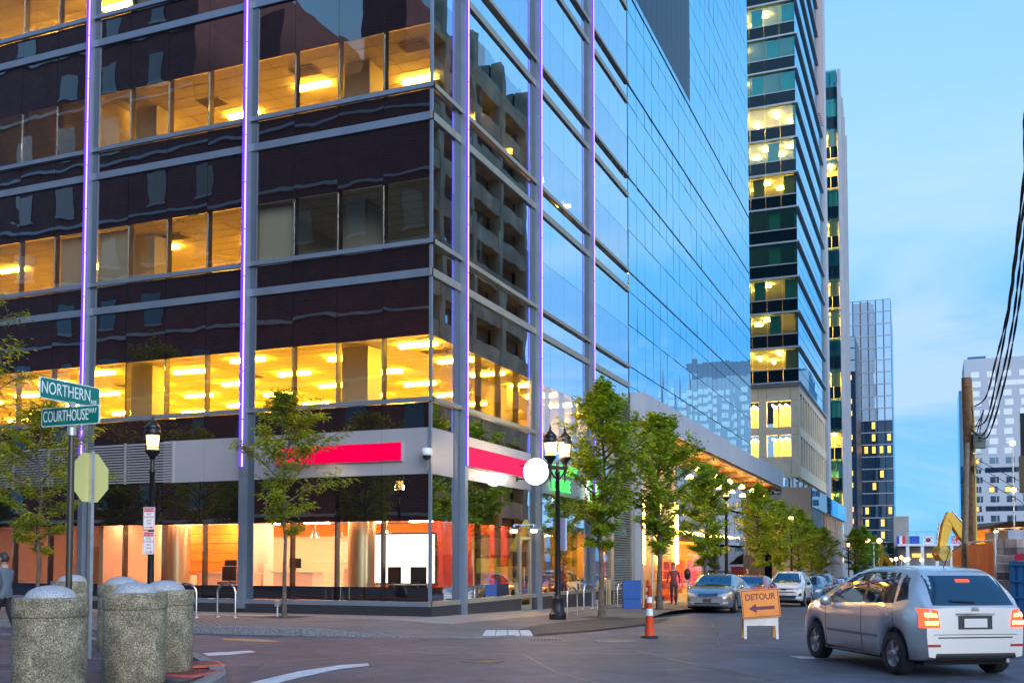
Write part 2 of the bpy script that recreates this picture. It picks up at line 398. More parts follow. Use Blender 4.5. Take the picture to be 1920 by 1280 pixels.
for v in bm.verts: v.co.z = ground(v.co.y) + pave_h(v.co.x, v.co.y)
bm.to_mesh(pv.data); bm.free()
# slab band beside the facade
slab = flat_poly('slab_band', [(-60, 22.9), (-11.6, 22.9), (-11.2, 23.4), (-11.2, 60), (-12.6, 60), (-12.6, 25.0), (-60, 25.0)], 0, M_PAVER)
bm = bmesh.new(); bm.from_mesh(slab.data)
for x_ in (-14.5, -13.5, -12.9, -12.3, -11.7):
    bmesh.ops.bisect_plane(bm, geom=bm.verts[:]+bm.edges[:]+bm.faces[:], plane_co=(x_,0,0), plane_no=(1,0,0))
bmesh.ops.triangulate(bm, faces=bm.faces)
for v in bm.verts: v.co.z = ground(v.co.y) + pave_h(v.co.x, v.co.y) + 0.006
bm.to_mesh(slab.data); bm.free()

def kerb_run(pts, parent, hfun, seg=1.7, wid=0.16, m=None, inner=1):
    """granite kerb stones laid one by one along a line"""
    P = [Vector((x, y, 0)) for x, y in pts]; dist = [0]
    for a, b in zip(P, P[1:]): dist.append(dist[-1] + (b-a).length)
    def pos(s):
        for i in range(len(P)-1):
            if s <= dist[i+1] or i == len(P)-2:
                t = (s-dist[i])/(dist[i+1]-dist[i]); return P[i].lerp(P[i+1], t), (P[i+1]-P[i]).normalized()
    s = 0.0
    while s < dist[-1]-0.2:
        e = min(dist[-1], s+seg); mb = MB(); k = 4; rows = []
        for i in range(k+1):
            q, t = pos(s + 0.008 + (e-s-0.016)*i/k); nrm = Vector((-t.y, t.x, 0))*inner
            zt = ground(q.y) + hfun(q.x, q.y) + 0.012; zb = ground(q.y) - 0.12
            a = q; b = q + nrm*wid
            rows.append([(a.x,a.y,zb), (a.x,a.y,zt-0.015), (a.x+nrm.x*0.02,a.y+nrm.y*0.02,zt), (b.x,b.y,zt), (b.x,b.y,zb)])
        vs = [v for r_ in rows for v in r_]; fs = [(i*5+j, i*5+(j+1)%5, (i+1)*5+(j+1)%5, (i+1)*5+j) for i in range(k) for j in range(5)]
        fs += [(4,3,2,1,0), tuple(k*5+j for j in range(5))]
        mb.add(vs, fs).build('kerb_stone', m or M_KERB, parent, world=False); s = e
kerb_run([p for p in kerb_line if p[0] > -34] if False else [(-33, 18.55), (-22, 18.55), (-15.4, 18.57), (-14, 18.65)] + corner_arc[:-1], pv, pave_h)
# ragged strip of fresh asphalt where the paving was dug up
rag = [(-8.1, 20.6)]; y = 20.9; i = 0
while y < 30.5:
    xx = -8.65 - 0.75*math.sin(min(1, (y-20.9)/6.0)*math.pi*0.62) ; rag += [(xx, y), (xx - 0.12*(1 if i % 2 else 0.2), y + 0.12)]; y += 0.24; i += 1
rag += [(-7.4, 30.8), (-7.0, 27), (-7.3, 23)]
flat_poly('asphalt_patch', rag, 0.024, M_PATCH)
# pale tactile squares at the dropped kerb
tp = tag(MB().build('tactile_paving', M_TACT_W), kind='structure')
for a in range(4):
    p0, p1 = gp(905 + 24*a, 1190, 0.02), gp(927 + 24*a, 1190, 0.02); q0, q1 = gp(911 + 21*a, 1181, 0.02), gp(930 + 21*a, 1181, 0.02)
    z = 0.028; MB().add([(v.x, v.y, ground(v.y)+zz) for zz in (0.0, z) for v in (p0, p1, q1, q0)], [(4,5,6,7),(0,1,5,4),(1,2,6,5),(2,3,7,6),(3,0,4,7)]).build('tactile_slab', M_TACT_W, tp, world=False)

# near island with the bollards
M_NEAR = mat('brick_paver', (0.115, 0.072, 0.075), 0.8, var=0.35, vscale=2.5, bump=0.003, bscale=40)
M_JOINT = mat('sanded_joint', (0.05, 0.04, 0.042), 0.95)
isl = [(-40, 2.0), (-6.7, 2.0)]
gpx = lambda px, py: tuple(gp(px, py, KH)[:2])
isl_kerb = [(-7.62, 2.0), (-7.62, 9.0), gpx(396, 1278), gpx(417, 1268), gpx(424, 1259), gpx(421, 1250), gpx(408, 1241), gpx(388, 1231), gpx(362, 1221), gpx(320, 1212), gpx(270, 1205), gpx(200, 1200), (-15.0, 15.3), (-40, 15.3)]
near = flat_poly('near_pavement', isl_kerb + [(-40, 2.0)], KH - 0.02, M_JOINT)
kerb_run(isl_kerb[:-1] + [(-24, 15.3)], near, lambda x, y: KH, seg=1.5, wid=0.2)
def inside_isl(x, y):
    poly = isl_kerb + [(-40, 2.0)]; c = False; j = len(poly)-1
    for i in range(len(poly)):
        (xi, yi), (xj, yj) = poly[i], poly[j]
        if (yi > y) != (yj > y) and x < (xj-xi)*(y-yi)/(yj-yi)+xi: c = not c
        j = i
    return c
pm = MB().box(-0.293, 0.293, -0.143, 0.143, -0.06, 0.02).mesh('paver', M_NEAR, bevel=0.004)
cnt = 0
for j in range(60):
    for i in range(60):
        x = -20.0 + i*0.6 + (0.3 if j % 2 else 0); y = 8.2 + j*0.3
        if not all(inside_isl(x+dx, y+dy) for dx in (-0.5, 0.5) for dy in (-0.36, 0.36)): continue
        u, v_, d = proj((x, y, KH))
        if d < 1 or not (-60 < u < 480 and 1080 < v_ < 1330) or cnt >= 298: continue
        o = link('paver', pm, near, False); o.location = (x, y, ground(y)+KH-0.02+random.uniform(-0.003, 0.003)); o.rotation_euler = (random.uniform(-.004,.004), random.uniform(-.004,.004), random.uniform(-.006,.006)); cnt += 1
# red ribbed ramp plates by the near kerb
M_RIB = mat('dark_rib', (0.16, 0.05, 0.05), 0.7)
rp = tag(MB().build('red_ramp', M_TACT_R), kind='structure')
ramp_pts = [((352, 1262), 0), ((372, 1246), 1), ((340, 1238), 2)]
ang = math.atan2(gp(408, 1241, KH).y-gp(362, 1221, KH).y, gp(408, 1241, KH).x-gp(362, 1221, KH).x)
for k, (pp, _) in enumerate(ramp_pts[:2]):
    c = gp(pp[0], pp[1], KH); rot = Matrix.Rotation(ang if k else ang-R(45), 3, 'Z')
    plate = MB().cbox((c.x, c.y, ground(c.y)+KH+0.004+0.003*k), (0.62, 0.62, 0.03), 0, rot).build('tactile_plate', M_TACT_R, rp, world=False)
    mb = MB()
    for q_ in range(7): mb.cbox(Vector((c.x, c.y, ground(c.y)+KH+0.026)) + rot @ Vector((-0.24+0.08*q_, 0, 0)), (0.03, 0.5, 0.012), 0, rot)
    mb.build('rib', M_RIB, rp, world=False)
M_GRATE = mat('worn_iron', (0.055,0.055,0.06), 0.5, 0.5, var=0.3, vscale=15)
# drain grate by the dropped kerb and a second manhole
q = gp(1022, 1198); dg_ = thing('drain_grate', (q.x, q.y, ground(q.y)), 'rectangular iron drain grate in the gutter beside the pale tactile slabs', 'drain grate', rz=0.5)
MB().box(-0.3,0.3,-0.02,0.02,-0.01,0.008).build('centre_bar', M_GRATE, dg_, 0, False)
for k_ in range(8): MB().box(-0.28+0.075*k_,-0.245+0.075*k_,-0.3,0.3,-0.01,0.006).build('grate_bar', M_GRATE, dg_, 0, False)
q = gp(905, 1238); o = MB().lathe([(0.36, 0), (0.36, 0.011), (0.33, 0.011), (0.32, 0.006), (0.05, 0.006)], 28).build('manhole_cover', M_GRATE); o.location = (q.x, q.y, ground(q.y)-0.006)
tag(o, 'dark round manhole cover in the road below the pale tactile slabs', 'manhole cover')
# sealed cracks and a cut patch in the road
M_SEAL = mat('tar_seal', (0.022,0.023,0.026), 0.4)
def seam(pts, w=0.035):
    P_ = [gp(*p) for p in pts]; out = []; rg = random.Random(len(pts)*7+int(pts[0][0]))
    fine = []
    for a, b in zip(P_, P_[1:]):
        for k in range(7): q = a.lerp(b, k/7); fine.append(Vector((q.x+rg.uniform(-.03,.03), q.y+rg.uniform(-.04,.04), 0)))
    L_ = []; R_ = []
    for i_, q in enumerate(fine):
        t = (fine[min(i_+1,len(fine)-1)]-fine[max(i_-1,0)]).normalized(); n_ = Vector((-t.y,t.x,0))*w*rg.uniform(0.35,1)
        L_.append((q+n_)[:2]); R_.append((q-n_)[:2])
    vs = [(x, y, ground(y)+0.001) for x, y in L_] + [(x, y, ground(y)+0.001) for x, y in R_]; n_ = len(L_)
    return tag(MB().add(vs, [(i_, i_+1, n_+i_+1, n_+i_) for i_ in range(n_-1)]).build('tar_seam', M_SEAL), kind='structure')
seam(((520,1240),(760,1222),(980,1226),(1190,1218),(1400,1214)), 0.03); seam(((980,1226),(1050,1262),(1160,1290)), 0.03); seam(((690,1210),(760,1222)), 0.03); seam(((1190,1218),(1330,1250),(1500,1282)), 0.035); seam(((1330,1165),(1345,1180),(1350,1215)), 0.03)
# painted lines
flat_poly('painted_line', [tuple(gp(*p)[:2]) for p in ((380,1224),(470,1219),(480,1222),(430,1227),(390,1229))], 0.004, M_WHITE_LINE)
flat_poly('painted_line', [tuple(gp(*p)[:2]) for p in ((470,1279),(560,1258),(640,1246),(690,1243),(692,1247),(630,1255),(560,1270),(500,1285))], 0.004, M_WHITE_LINE)
flat_poly('painted_line', [tuple(gp(*p)[:2]) for p in ((415,1196),(500,1199),(530,1202),(500,1203),(420,1199))], 0.004, mat('faded_yellow_paint', (0.45,0.28,0.12), 0.8))
flat_poly('painted_line', [tuple(gp(*p)[:2]) for p in ((1480,1229),(1540,1231),(1600,1233),(1600,1237),(1500,1234))], 0.004, M_WHITE_LINE)
mh = gp(1152, 1201); mhb = MB().lathe([(0.40, 0), (0.40, 0.012), (0.36, 0.012), (0.35, 0.006), (0.05, 0.006)], 28)
o = mhb.build('manhole_cover', mat('cast_iron', (0.16,0.15,0.15), 0.45, 0.5, var=0.3, vscale=20)); o.location = (mh.x, mh.y, ground(mh.y)-0.006)
tag(o, 'round iron manhole cover in the road left of the tall orange cone', 'manhole cover')

# ------------------------------------------------------------------ corner glass tower
T1 = thing('glass_office_tower', (XF, YF, ground(YF)), 'corner glass office tower with purple light strips, dark panels and yellow lit floors', 'building')
UNIT = {}
def unit(m):
    if m.name not in UNIT: UNIT[m.name] = MB().box(-.5,.5,-.5,.5,-.5,.5).mesh('panel', m)
    return UNIT[m.name]
def panel(name, m, face, u0, u1, z0, z1, off=0.0, th=0.03, parent=None, base=None, gap=0.012, tilt=0.0009, plane=None):
    """one facade pane: face 'S' looks to -Y (u = x), face 'E' looks to +X (u = y)"""
    parent = parent or T1
    o = link(name, unit(m), parent, False)
    w, h = u1-u0-gap, z1-z0-gap
    if face == 'S':
        loc = Vector(((u0+u1)/2, (plane if plane is not None else YF) - off + th/2, (z0+z1)/2)); o.scale = (w, th, h); o.rotation_euler = (random.gauss(0, tilt), 0, random.gauss(0, tilt))
    else:
        loc = Vector(((plane if plane is not None else XF) + off - th/2, (u0+u1)/2, (z0+z1)/2)); o.scale = (th, w, h); o.rotation_euler = (0, random.gauss(0, tilt), random.gauss(0, tilt))
    o.location = loc - parent.location
    return o
Z = dict(gr=0.34, sill=0.47, low=0.87, shop=2.68, drk=3.97, band=5.26, drk2=5.96)
PITCH_F = 4.395
def z0k(k): return 6.08 + PITCH_F*k
left_posts = [-18.79, -24.98, -31.17, -37.36]
right_posts = [26.93, 33.07, 39.10]
left_edges = [XF] + [-14.2, -15.7, -17.2, -18.79] + [-18.79-6.19*i/4 for i in range(1, 5)] + [-24.98-6.19*i/4 for i in range(1, 5)] + [-31.17-6.19*i/4 for i in range(1, 3)]
right_edges = [YF, 26.93] + [26.93+6.14*i/4 for i in range(1, 5)] + [33.07+6.03*i/4 for i in range(1, 5)] + [39.1+5.78*i/4 for i in range(1, 5)]
DOORS = []
def facade_rows(face, u0, u1, kmax, idx):
    a, b = min(u0, u1), max(u0, u1)
    MV, MS = (M_VIS, M_SPAN) if face == 'S' else (M_VIS_E, M_SPAN_E)
    panel('base_panel', M_SPAN, face, a, b, Z['sill'], Z['low'])
    panel('window_pane', M_VIS if face == 'S' else M_VIS_L, face, a, b, Z['low'], Z['shop'])
    panel('spandrel_panel', MS, face, a, b, Z['shop'], Z['drk'])
    if not (face == 'S' and b < -21.4) and not (face == 'E' and a > 42.0): panel('sign_band_panel', M_SIGNBAND, face, a, b, Z['drk'], Z['band'], tilt=0.0005)
    panel('spandrel_panel', MS, face, a, b, Z['band'], Z['drk2'])
    for k in range(kmax):
        z0 = z0k(k)
        panel('window_pane', M_VIS_L if face == 'E' and k == 0 else MV, face, a, b, z0, z0+1.73)
        panel('upper_panel', MS, face, a, b, z0+1.73, z0+3.36)
        panel('spandrel_panel', MS, face, a, b, z0+3.58, z0+4.26)
for i in range(len(left_edges)-1): facade_rows('S', left_edges[i], left_edges[i+1], 4, i)
for i in range(len(right_edges)-1): facade_rows('E', right_edges[i], right_edges[i+1], 6, i)
# ledges and bands
def hbar(name, face, u0, u1, z0, z1, proud, m):
    mb = MB()
    if face == 'S': mb.box(u0, u1, YF-proud, YF+0.0-0.002, z0, z1)
    else: mb.box(XF+0.002, XF+proud, u0, u1, z0, z1)
    return mb.build(name, m, T1)
segsL = [(-18.685, XF+0.0), (-24.875, -18.895), (-31.065, -25.085), (-37.3, -31.28)]
segsR = [(YF-0.10, 26.825), (27.035, 32.965), (33.175, 38.995), (39.205, 44.88)]
for n_, z0, z1, pr in [('sill', Z['gr'], Z['sill'], 0.07), ('ledge', 5.96, 6.08, 0.12)] + [('band', z0k(k)+3.36, z0k(k)+3.58, 0.075) for k in range(6)] + [('ledge', z0k(k)+4.26, z0k(k)+4.39, 0.12) for k in range(6)]:
    for s in segsL: hbar(n_, 'S', s[0], s[1] + (pr if s[1] == XF else 0), z0, z1, pr, M_ALU)
    for s in segsR: hbar(n_, 'E', s[0], s[1], z0, z1, pr, M_ALU_W)
gm = MB(); gm.box(-40, XF+0.10, YF-0.10, YF-0.003, -0.4, Z['gr']); gm.box(XF+0.003, XF+0.098, YF-0.003, 31.5, -0.6, Z['gr']-0.002); gm.box(XF+0.003, XF+0.098, 32.6, 44.8, -1.0, Z['gr']-0.002)
gm.build('granite_plinth', M_GRANITE, T1)
MB().box(XF-0.03, XF+0.05, YF-0.05, YF+0.03, Z['sill'], 32.5).build('corner_trim', M_ALU, T1)
# fins with light strips
TOP1 = 56.0
def fin(face, u):
    mb = MB(); w = 0.10
    if face == 'S':
        mb.box(u-w, u+w, YF-0.21, YF+0.2, 0.2, TOP1)
        fo = mb.build('fin', M_ALU, T1)
    else:
        mb.box(XF-0.2, XF+0.21, u-w, u+w, -0.3, TOP1)
        fo = mb.build('fin', M_ALU, T1)
    z = 4.35
    me = MB().box(-0.085, 0.085, -0.035, 0.0, 0.0, 1.40).mesh('light_strip', M_PURPLE)
    mc = MB().box(-0.022, 0.022, -0.05, -0.033, 0.0, 1.39).mesh('light_core', M_LILAC)
    while z < 31:
        o = link('light_strip', STRIP[0], fo, False); c = link('light_core', STRIP[1], o, False)
        if face == 'S': o.location = (u, YF-0.211, z)
        else: o.location = (XF+0.211, u, z); o.rotation_euler = (0, 0, R(90))
        z += 1.42
        c.location = (0.045 if face == 'S' else 0.0, 0, 0)
STRIP = (MB().box(-0.085, 0.085, -0.035, 0.0, 0.0, 1.40).mesh('light_strip', M_PURPLE), MB().box(-0.022, 0.022, -0.05, -0.033, 0.0, 1.39).mesh('light_core', M_LILAC))
for u in left_posts[:3]: fin('S', u)
for u in right_posts: fin('E', u)
# slim grey jamb beside each fin, dark mullion behind each joint
jm = MB()
for u in left_posts[:3]: jm.box(u+0.105, u+0.30, YF-0.035, YF-0.001, Z['sill'], 24)
for u in right_posts: jm.box(XF+0.001, XF+0.035, u-0.45, u-0.105, Z['sill'], 32)
jm.build('fin_jamb', mat('jamb_grey', (0.10, 0.13, 0.17), 0.4, 0.3), T1)
for u in left_edges[1:]:
    if not any(abs(u-p) < 0.01 for p in left_posts): MB().box(u-0.03, u+0.03, YF+0.032, YF+0.22, 0.4, 24).build('mullion', M_MULL, T1)
for u in right_edges[1:-1]:
    if not any(abs(u-p) < 0.01 for p in right_posts): MB().box(XF-0.22, XF-0.032, u-0.03, u+0.03, 0.3, 32).build('mullion', M_MULL, T1)
# body behind: slabs, ceilings, cores
mb = MB()
mb.box(-42, XF-0.35, 47.0, 79.0, 7.95, TOP1)                  # back block behind the flush wing
mb.box(-42, XF-0.3, YF+0.3, 47, z0k(4)+0.0, TOP1)
for k in range(5): mb.box(-42, XF-0.06, YF+0.06, 46.9, z0k(k)-1.15, z0k(k)-0.75)
mb.build('structure_core', mat('core_concrete', (0.20,0.18,0.17), 0.9), T1)
for k in range(4):
    zc = z0k(k)+2.05 if k < 3 else z0k(k)+2.0
    MB().box(-42, XF-0.07, YF+0.07, 46.8, zc, zc+0.05).build('ceiling', M_CEIL, T1)
    MB().box(-42, XF-0.07, YF+0.07, 46.8, z0k(k)-0.75+0.004, z0k(k)-0.70).build('floor_slab', M_CARPET, T1)
    MB().box(-42, -41.8, YF+0.3, 46.8, z0k(k)-0.69, zc-0.01).add([], []).box(-41.7, XF-0.5, 44.0, 44.2, z0k(k)-0.69, zc-0.01).build('inner_wall', M_WALL, T1)
    tb = MB()
    x = -41.5
    while x < XF-0.3: tb.box(x-0.012, x+0.012, YF+0.1, 43.9, zc-0.012, zc-0.002); x += 1.2
    y = YF+0.5
    while y < 43.9: tb.box(-41.6, XF-0.1, y-0.012, y+0.012, zc-0.0125, zc-0.0025); y += 0.6
    tag(tb.build('ceiling_grid', M_TBAR, T1), kind='stuff')
M_TUBE = emit('warm_fluorescent', (1.0, 0.50, 0.025), 105.0)
M_TUBE2 = emit('amber_fluorescent', (1.0, 0.49, 0.04), 50.0)
LAMP_ME = {m.name: MB().box(-0.62, 0.62, -0.09, 0.09, -0.10, 0).mesh('ceiling_light', m) for m in (M_TUBE, M_TUBE2)}
def strips(k, xr, yr, m, dx=3.0, dy=2.3):
    zc = z0k(k) + 2.03 - (0.05 if k == 3 else 0); x = xr[0]; j = 0
    while x < xr[1]:
        y = yr[0] + (0.9 if j % 2 else 0)
        while y < yr[1]:
            o = link('ceiling_light', LAMP_ME[m.name], T1, False); o.location = Vector((x, y, zc)) - T1.location; y += dy
        x += dx; j += 1
strips(0, (-39, -13.6), (27.2, 43), M_TUBE, 3.1, 2.6)
strips(1, (-39, -20), (28.0, 43), M_TUBE2, 3.6, 3.6)
strips(2, (-25, -13.6), (27.5, 42), M_TUBE2, 3.4, 3.2)
strips(3, (-40, -24), (27.5, 42), M_TUBE, 3.4, 3.2)
# partitions that keep the dim rooms dim
pt = MB()
pt.box(-18.9, -18.75, YF+0.3, 43.9, z0k(1)-0.69, z0k(1)+2.04)
pt.box(-25.3, -25.15, YF+0.3, 43.9, z0k(2)-0.69, z0k(2)+2.04)
pt.box(-23.6, -23.45, YF+0.3, 43.9, z0k(3)-0.69, z0k(3)+1.98)
pt.build('partition', M_WALL, T1)
# columns inside, set back from the glass
M_COLW = mat('painted_column', (0.62, 0.60, 0.50), 0.8)
for x in (-16.1, -24.3, -32.5):
    for k in range(4): MB().box(x-0.45, x+0.45, 26.7, 27.5, z0k(k)-0.69, z0k(k)+2.0).build('column', M_COLW, T1)
for y in (35.0, 43.0):
    for k in range(4): MB().box(-15.2, -14.4, y-0.4, y+0.4, z0k(k)-0.69, z0k(k)+2.0).build('column', M_COLW, T1)
# vertical blinds in two windows of the second and third office floor
M_BLIND = mat('blind_fabric', (0.62, 0.60, 0.50), 0.9)
for k, xa, xb in ((1, -18.6, -17.25), (1, -26.5, -25.1), (1, -24.9, -23.5)):
    x = xa
    while x < xb:
        MB().cbox((x, YF+0.35, z0k(k)+0.85), (0.10, 0.006, 1.8), 0, Matrix.Rotation(R(35), 3, 'Z')).build('blind_slat', M_BLIND, T1); x += 0.115
# ceiling vents
VENT = MB().box(-0.45, 0.45, -0.3, 0.3, -0.03, 0).mesh('ceiling_vent', M_TBAR); VSL = MB()
for q_ in range(6): VSL.box(-0.4, 0.4, -0.25+0.09*q_, -0.21+0.09*q_, -0.045, -0.031)
VSL = VSL.mesh('vent_slat', M_MULL)
for k, pts_ in ((0, ((-17.4, 28.9), (-14.2, 28.3), (-22.2, 29.8), (-27.5, 29.5))), (1, ((-23.4, 27.2), (-28.0, 27.6), (-16.8, 27.6))), (2, ((-17.9, 26.6), (-14.0, 26.5), (-22.0, 27.3)))):
    for x, y in pts_:
        o = link('ceiling_vent', VENT, T1, False); o.location = Vector((x, y, z0k(k)+2.03)) - T1.location; link('vent_slat', VSL, o, False)
# exit signs
M_EXIT = emit('green_exit', (0.05, 1.0, 0.08), 2.5)
for x, y, z in ((-23.0, 27.6, z0k(1)+0.55), (-29.6, 30.0, z0k(1)+0.95)):
    e = MB().box(x-0.2, x+0.2, y-0.03, y+0.03, z-0.14, z+0.14).build('exit_sign', mat('exit_case', (0.1, 0.5, 0.1), 0.5), T1)
    lettering('exit_letters', 'EXIT', 0.2, M_EXIT, e, (x, y-0.034, z), (1,0,0), (0,0,1))
# ---- shop at street level
M_SHOPW = mat('shop_wall_cream', (0.82, 0.66, 0.52), 0.8)
M_ORANGE = mat('orange_panel', (0.85, 0.24, 0.02), 0.6)
M_RED = mat('red_panel', (0.62, 0.05, 0.03), 0.6)
M_WHITEP = mat('white_lacquer', (0.8, 0.76, 0.72), 0.4)
M_SFLOOR = mat('shop_floor', (0.50, 0.42, 0.36), 0.5)
MB().box(-42, XF-0.07, YF+0.07, 46.8, 0.30, 0.40).build('shop_floor', M_SFLOOR, T1)
MB().box(-42, XF-0.07, YF+0.07, 46.8, 2.95, 3.05).build('shop_ceiling', mat('shop_ceiling_paint', (0.80,0.62,0.54), 0.9), T1)
sw = MB(); sw.box(-24.6, XF-2.6, 33.0, 33.15, 0.41, 2.94); sw.box(-24.75, -24.6, YF+0.4, 33.1, 0.41, 2.94); sw.box(XF-6.2, XF-6.0, 33.2, 46, 0.41, 2.94); sw.box(-40, -24.8, 29.5, 29.65, 0.41, 2.94)
sw.build('shop_wall', M_SHOPW, T1)
for i in range(7): MB().box(-24.55, -21.6, 29.2, 29.28, 0.55+0.33*i, 0.55+0.33*i+0.31).build('orange_slat', M_ORANGE, T1)
MB().box(-24.55, -21.6, 29.29, 29.4, 0.42, 2.93).box(-21.5, -20.9, 29.1, 29.4, 0.42, 2.93).build('display_wall', M_WHITEP, T1)
MB().box(-18.4, -16.4, 31.0, 31.1, 1.05, 2.35).build('orange_board', M_ORANGE, T1)
MB().box(-14.6, -14.45, 29.0, 31.6, 0.45, 2.9).box(-13.6, -12.95, 31.2, 31.35, 0.45, 2.9).build('red_partition', M_RED, T1)
for i in range(5): MB().box(-20.2+0.0*i, -19.0, 30.9-0.0*i, 31.0, 0.9+0.33*i, 0.93+0.33*i).build('wall_shelf', M_WHITEP, T1)
MB().box(-15.2, -14.75, 29.5, 29.6, 0.41, 2.5).build('red_panel', M_RED, T1)
MB().box(-23.9, -23.3, 27.9, 28.4, 0.41, 1.1).box(-20.75, -20.5, 28.3, 28.6, 0.41, 1.5).build('leaflet_stand', M_WHITEP, T1)
MB().box(-24.3, -13.0, 32.92, 32.99, 2.5, 2.93).build('wall_cove', M_ORANGE, T1)
M_SHOPL = emit('shop_downlight', (1.0, 0.62, 0.34), 70.0)
M_SHOPR = emit('shop_coral_light', (1.0, 0.36, 0.18), 48.0)
for i, (x, y) in enumerate([(-13.9+-2.1*a, 26.2+2.4*b) for a in range(6) for b in range(3)] + [(-14.3, 34.5), (-14.3, 37.0), (-14.3, 40), (-14.3, 42.5), (-17, 36), (-17, 40)]):
    MB().box(x-0.45, x+0.45, y-0.12, y+0.12, 2.90, 2.945).build('ceiling_light', M_SHOPR if i % 3 == 0 and i < 18 else M_SHOPL, T1)
for x in (-27, -30, -33): MB().box(x-0.3, x+0.3, 27.0, 27.2, 2.90, 2.945).build('ceiling_light', M_SHOPR, T1)
for x, y in ((-15.75, 26.6), (-22.8, 26.8)):
    MB().lathe([(0.42, 0.41), (0.42, 2.94)], 28, (x, y, 0)).build('round_column', mat('brushed_column', (0.72,0.62,0.42), 0.3, 0.9), T1)
MB().box(-29.3, -27.4, 29.35, 29.49, 0.45, 2.1).box(-26.6, -25.6, 29.35, 29.49, 0.45, 2.1).build('grey_door', mat('grey_door', (0.30,0.26,0.16), 0.6), T1)
MB().box(-27.0, -26.4, 29.38, 29.48, 1.25, 1.6).build('red_notice', emit('red_lit_notice', (1,0.02,0.01), 1.5), T1)
scr = MB().box(-15.05, -13.15, 26.15, 26.25, 0.95, 2.35).build('display_screen', emit('white_screen', (1.0, 0.93, 0.86), 2.0))
tag(scr, 'glowing white display screen behind the corner shop window', 'screen')
MB().box(-15.09, -13.11, 26.26, 26.32, 0.90, 2.40).box(-14.3, -13.9, 26.2, 26.3, 0.41, 0.9).build('screen_frame', M_BLACK, scr)
def counter(x0, x1, y0, y1, h, m, label):
    t = thing('service_counter', ((x0+x1)/2, (y0+y1)/2, 0.4), label, 'counter')
    MB().box(x0, x1, y0, y1, 0.41, 0.4+h-0.05).build('front_panel', m, t); MB().box(x0-0.05, x1+0.05, y0-0.05, y1+0.05, 0.4+h-0.049, 0.4+h).build('counter_top', M_WHITEP, t)
counter(-17.6, -16.0, 28.6, 29.2, 0.95, M_WHITEP, 'white shop counter under the orange board on the back wall')
counter(-19.9, -18.4, 28.0, 28.6, 0.85, M_WHITEP, 'white shop counter just right of the second purple strip')
counter(-22.4, -20.4, 27.4, 28.0, 0.8, M_SHOPW, 'peach shop counter in front of the orange slatted wall')
def chair(x, y, rz, label):
    t = thing('office_chair', (x, y, 0.4), label, 'chair', rz=rz)
    MB().box(-0.24, 0.24, -0.24, 0.24, 0.44, 0.52).build('seat', M_BLACK, t, 0.02, False); MB().box(-0.23, 0.23, 0.22, 0.28, 0.55, 1.02).build('backrest', M_BLACK, t, 0.02, False)
    MB().tube([(0,0,0.06),(0,0,0.45)], 0.03).tube([(-0.25,0,0.05),(0.25,0,0.05)], 0.025).tube([(0,-0.25,0.05),(0,0.25,0.05)], 0.025).tube([(0,0.25,0.3),(0,0.27,0.6)], 0.02).build('pedestal', M_STEEL, t, 0, False)
chair(-14.0, 25.75, R(170), 'black office chair before the white screen in the corner window')
chair(-13.45, 25.9, R(200), 'black office chair at the right end of the white screen')
chair(-20.9, 26.9, R(20), 'black office chair beside the peach shop counter')
M_SCREEN = emit('monitor_glow', (0.9, 0.75, 0.7), 0.6)
for x, y, z, lab in ((-17.2, 28.8, 1.35, 'dark monitor on the left end of the counter under the orange board'), (-16.3, 28.8, 1.35, 'dark monitor on the right end of the counter under the orange board'), (-19.2, 28.2, 1.25, 'dark monitor on the counter right of the second purple strip'), (-21.3, 27.6, 1.2, 'dark monitor on the peach counter by the orange slats')):
    t = thing('monitor', (x, y, z), lab, 'monitor', rz=R(random.uniform(-25, 25)))
    MB().box(-0.25, 0.25, 0, 0.03, 0.10, 0.42).build('screen_back', M_BLACK, t, 0.005, False); MB().box(-0.23, 0.23, 0.031, 0.034, 0.12, 0.40).build('screen_face', M_SCREEN, t, 0, False); MB().box(-0.09, 0.09, -0.06, 0.08, 0, 0.015).box(-0.02, 0.02, 0, 0.02, 0.016, 0.1).build('stand', M_BLACK, t, 0, False)
for x, w, m_ in ((-19.6, 0.8, M_ORANGE), (-20.3, 0.4, M_WHITEP), (-16.0, 0.35, M_RED), (-23.9, 0.5, M_WHITEP)): MB().box(x-w/2, x+w/2, 32.94, 32.99, 1.5, 2.3).build('wall_poster', m_, T1)
for i in range(4): MB().lathe([(0.02, 0.25), (0.10, 0.18), (0.16, 0.0)], 14, (-16.2-0.9*i, 28.9, 2.35)).tube([(-16.2-0.9*i, 28.9, 2.6), (-16.2-0.9*i, 28.9, 2.94)], 0.012).build('pendant_lamp', M_STEEL, T1)
for i in range(3): MB().box(XF-3.2, XF-2.2, 28.2+1.9*i, 28.9+1.9*i, 0.41, 1.35).build('shop_shelf', (M_ORANGE, M_WHITEP, M_RED)[i], T1)
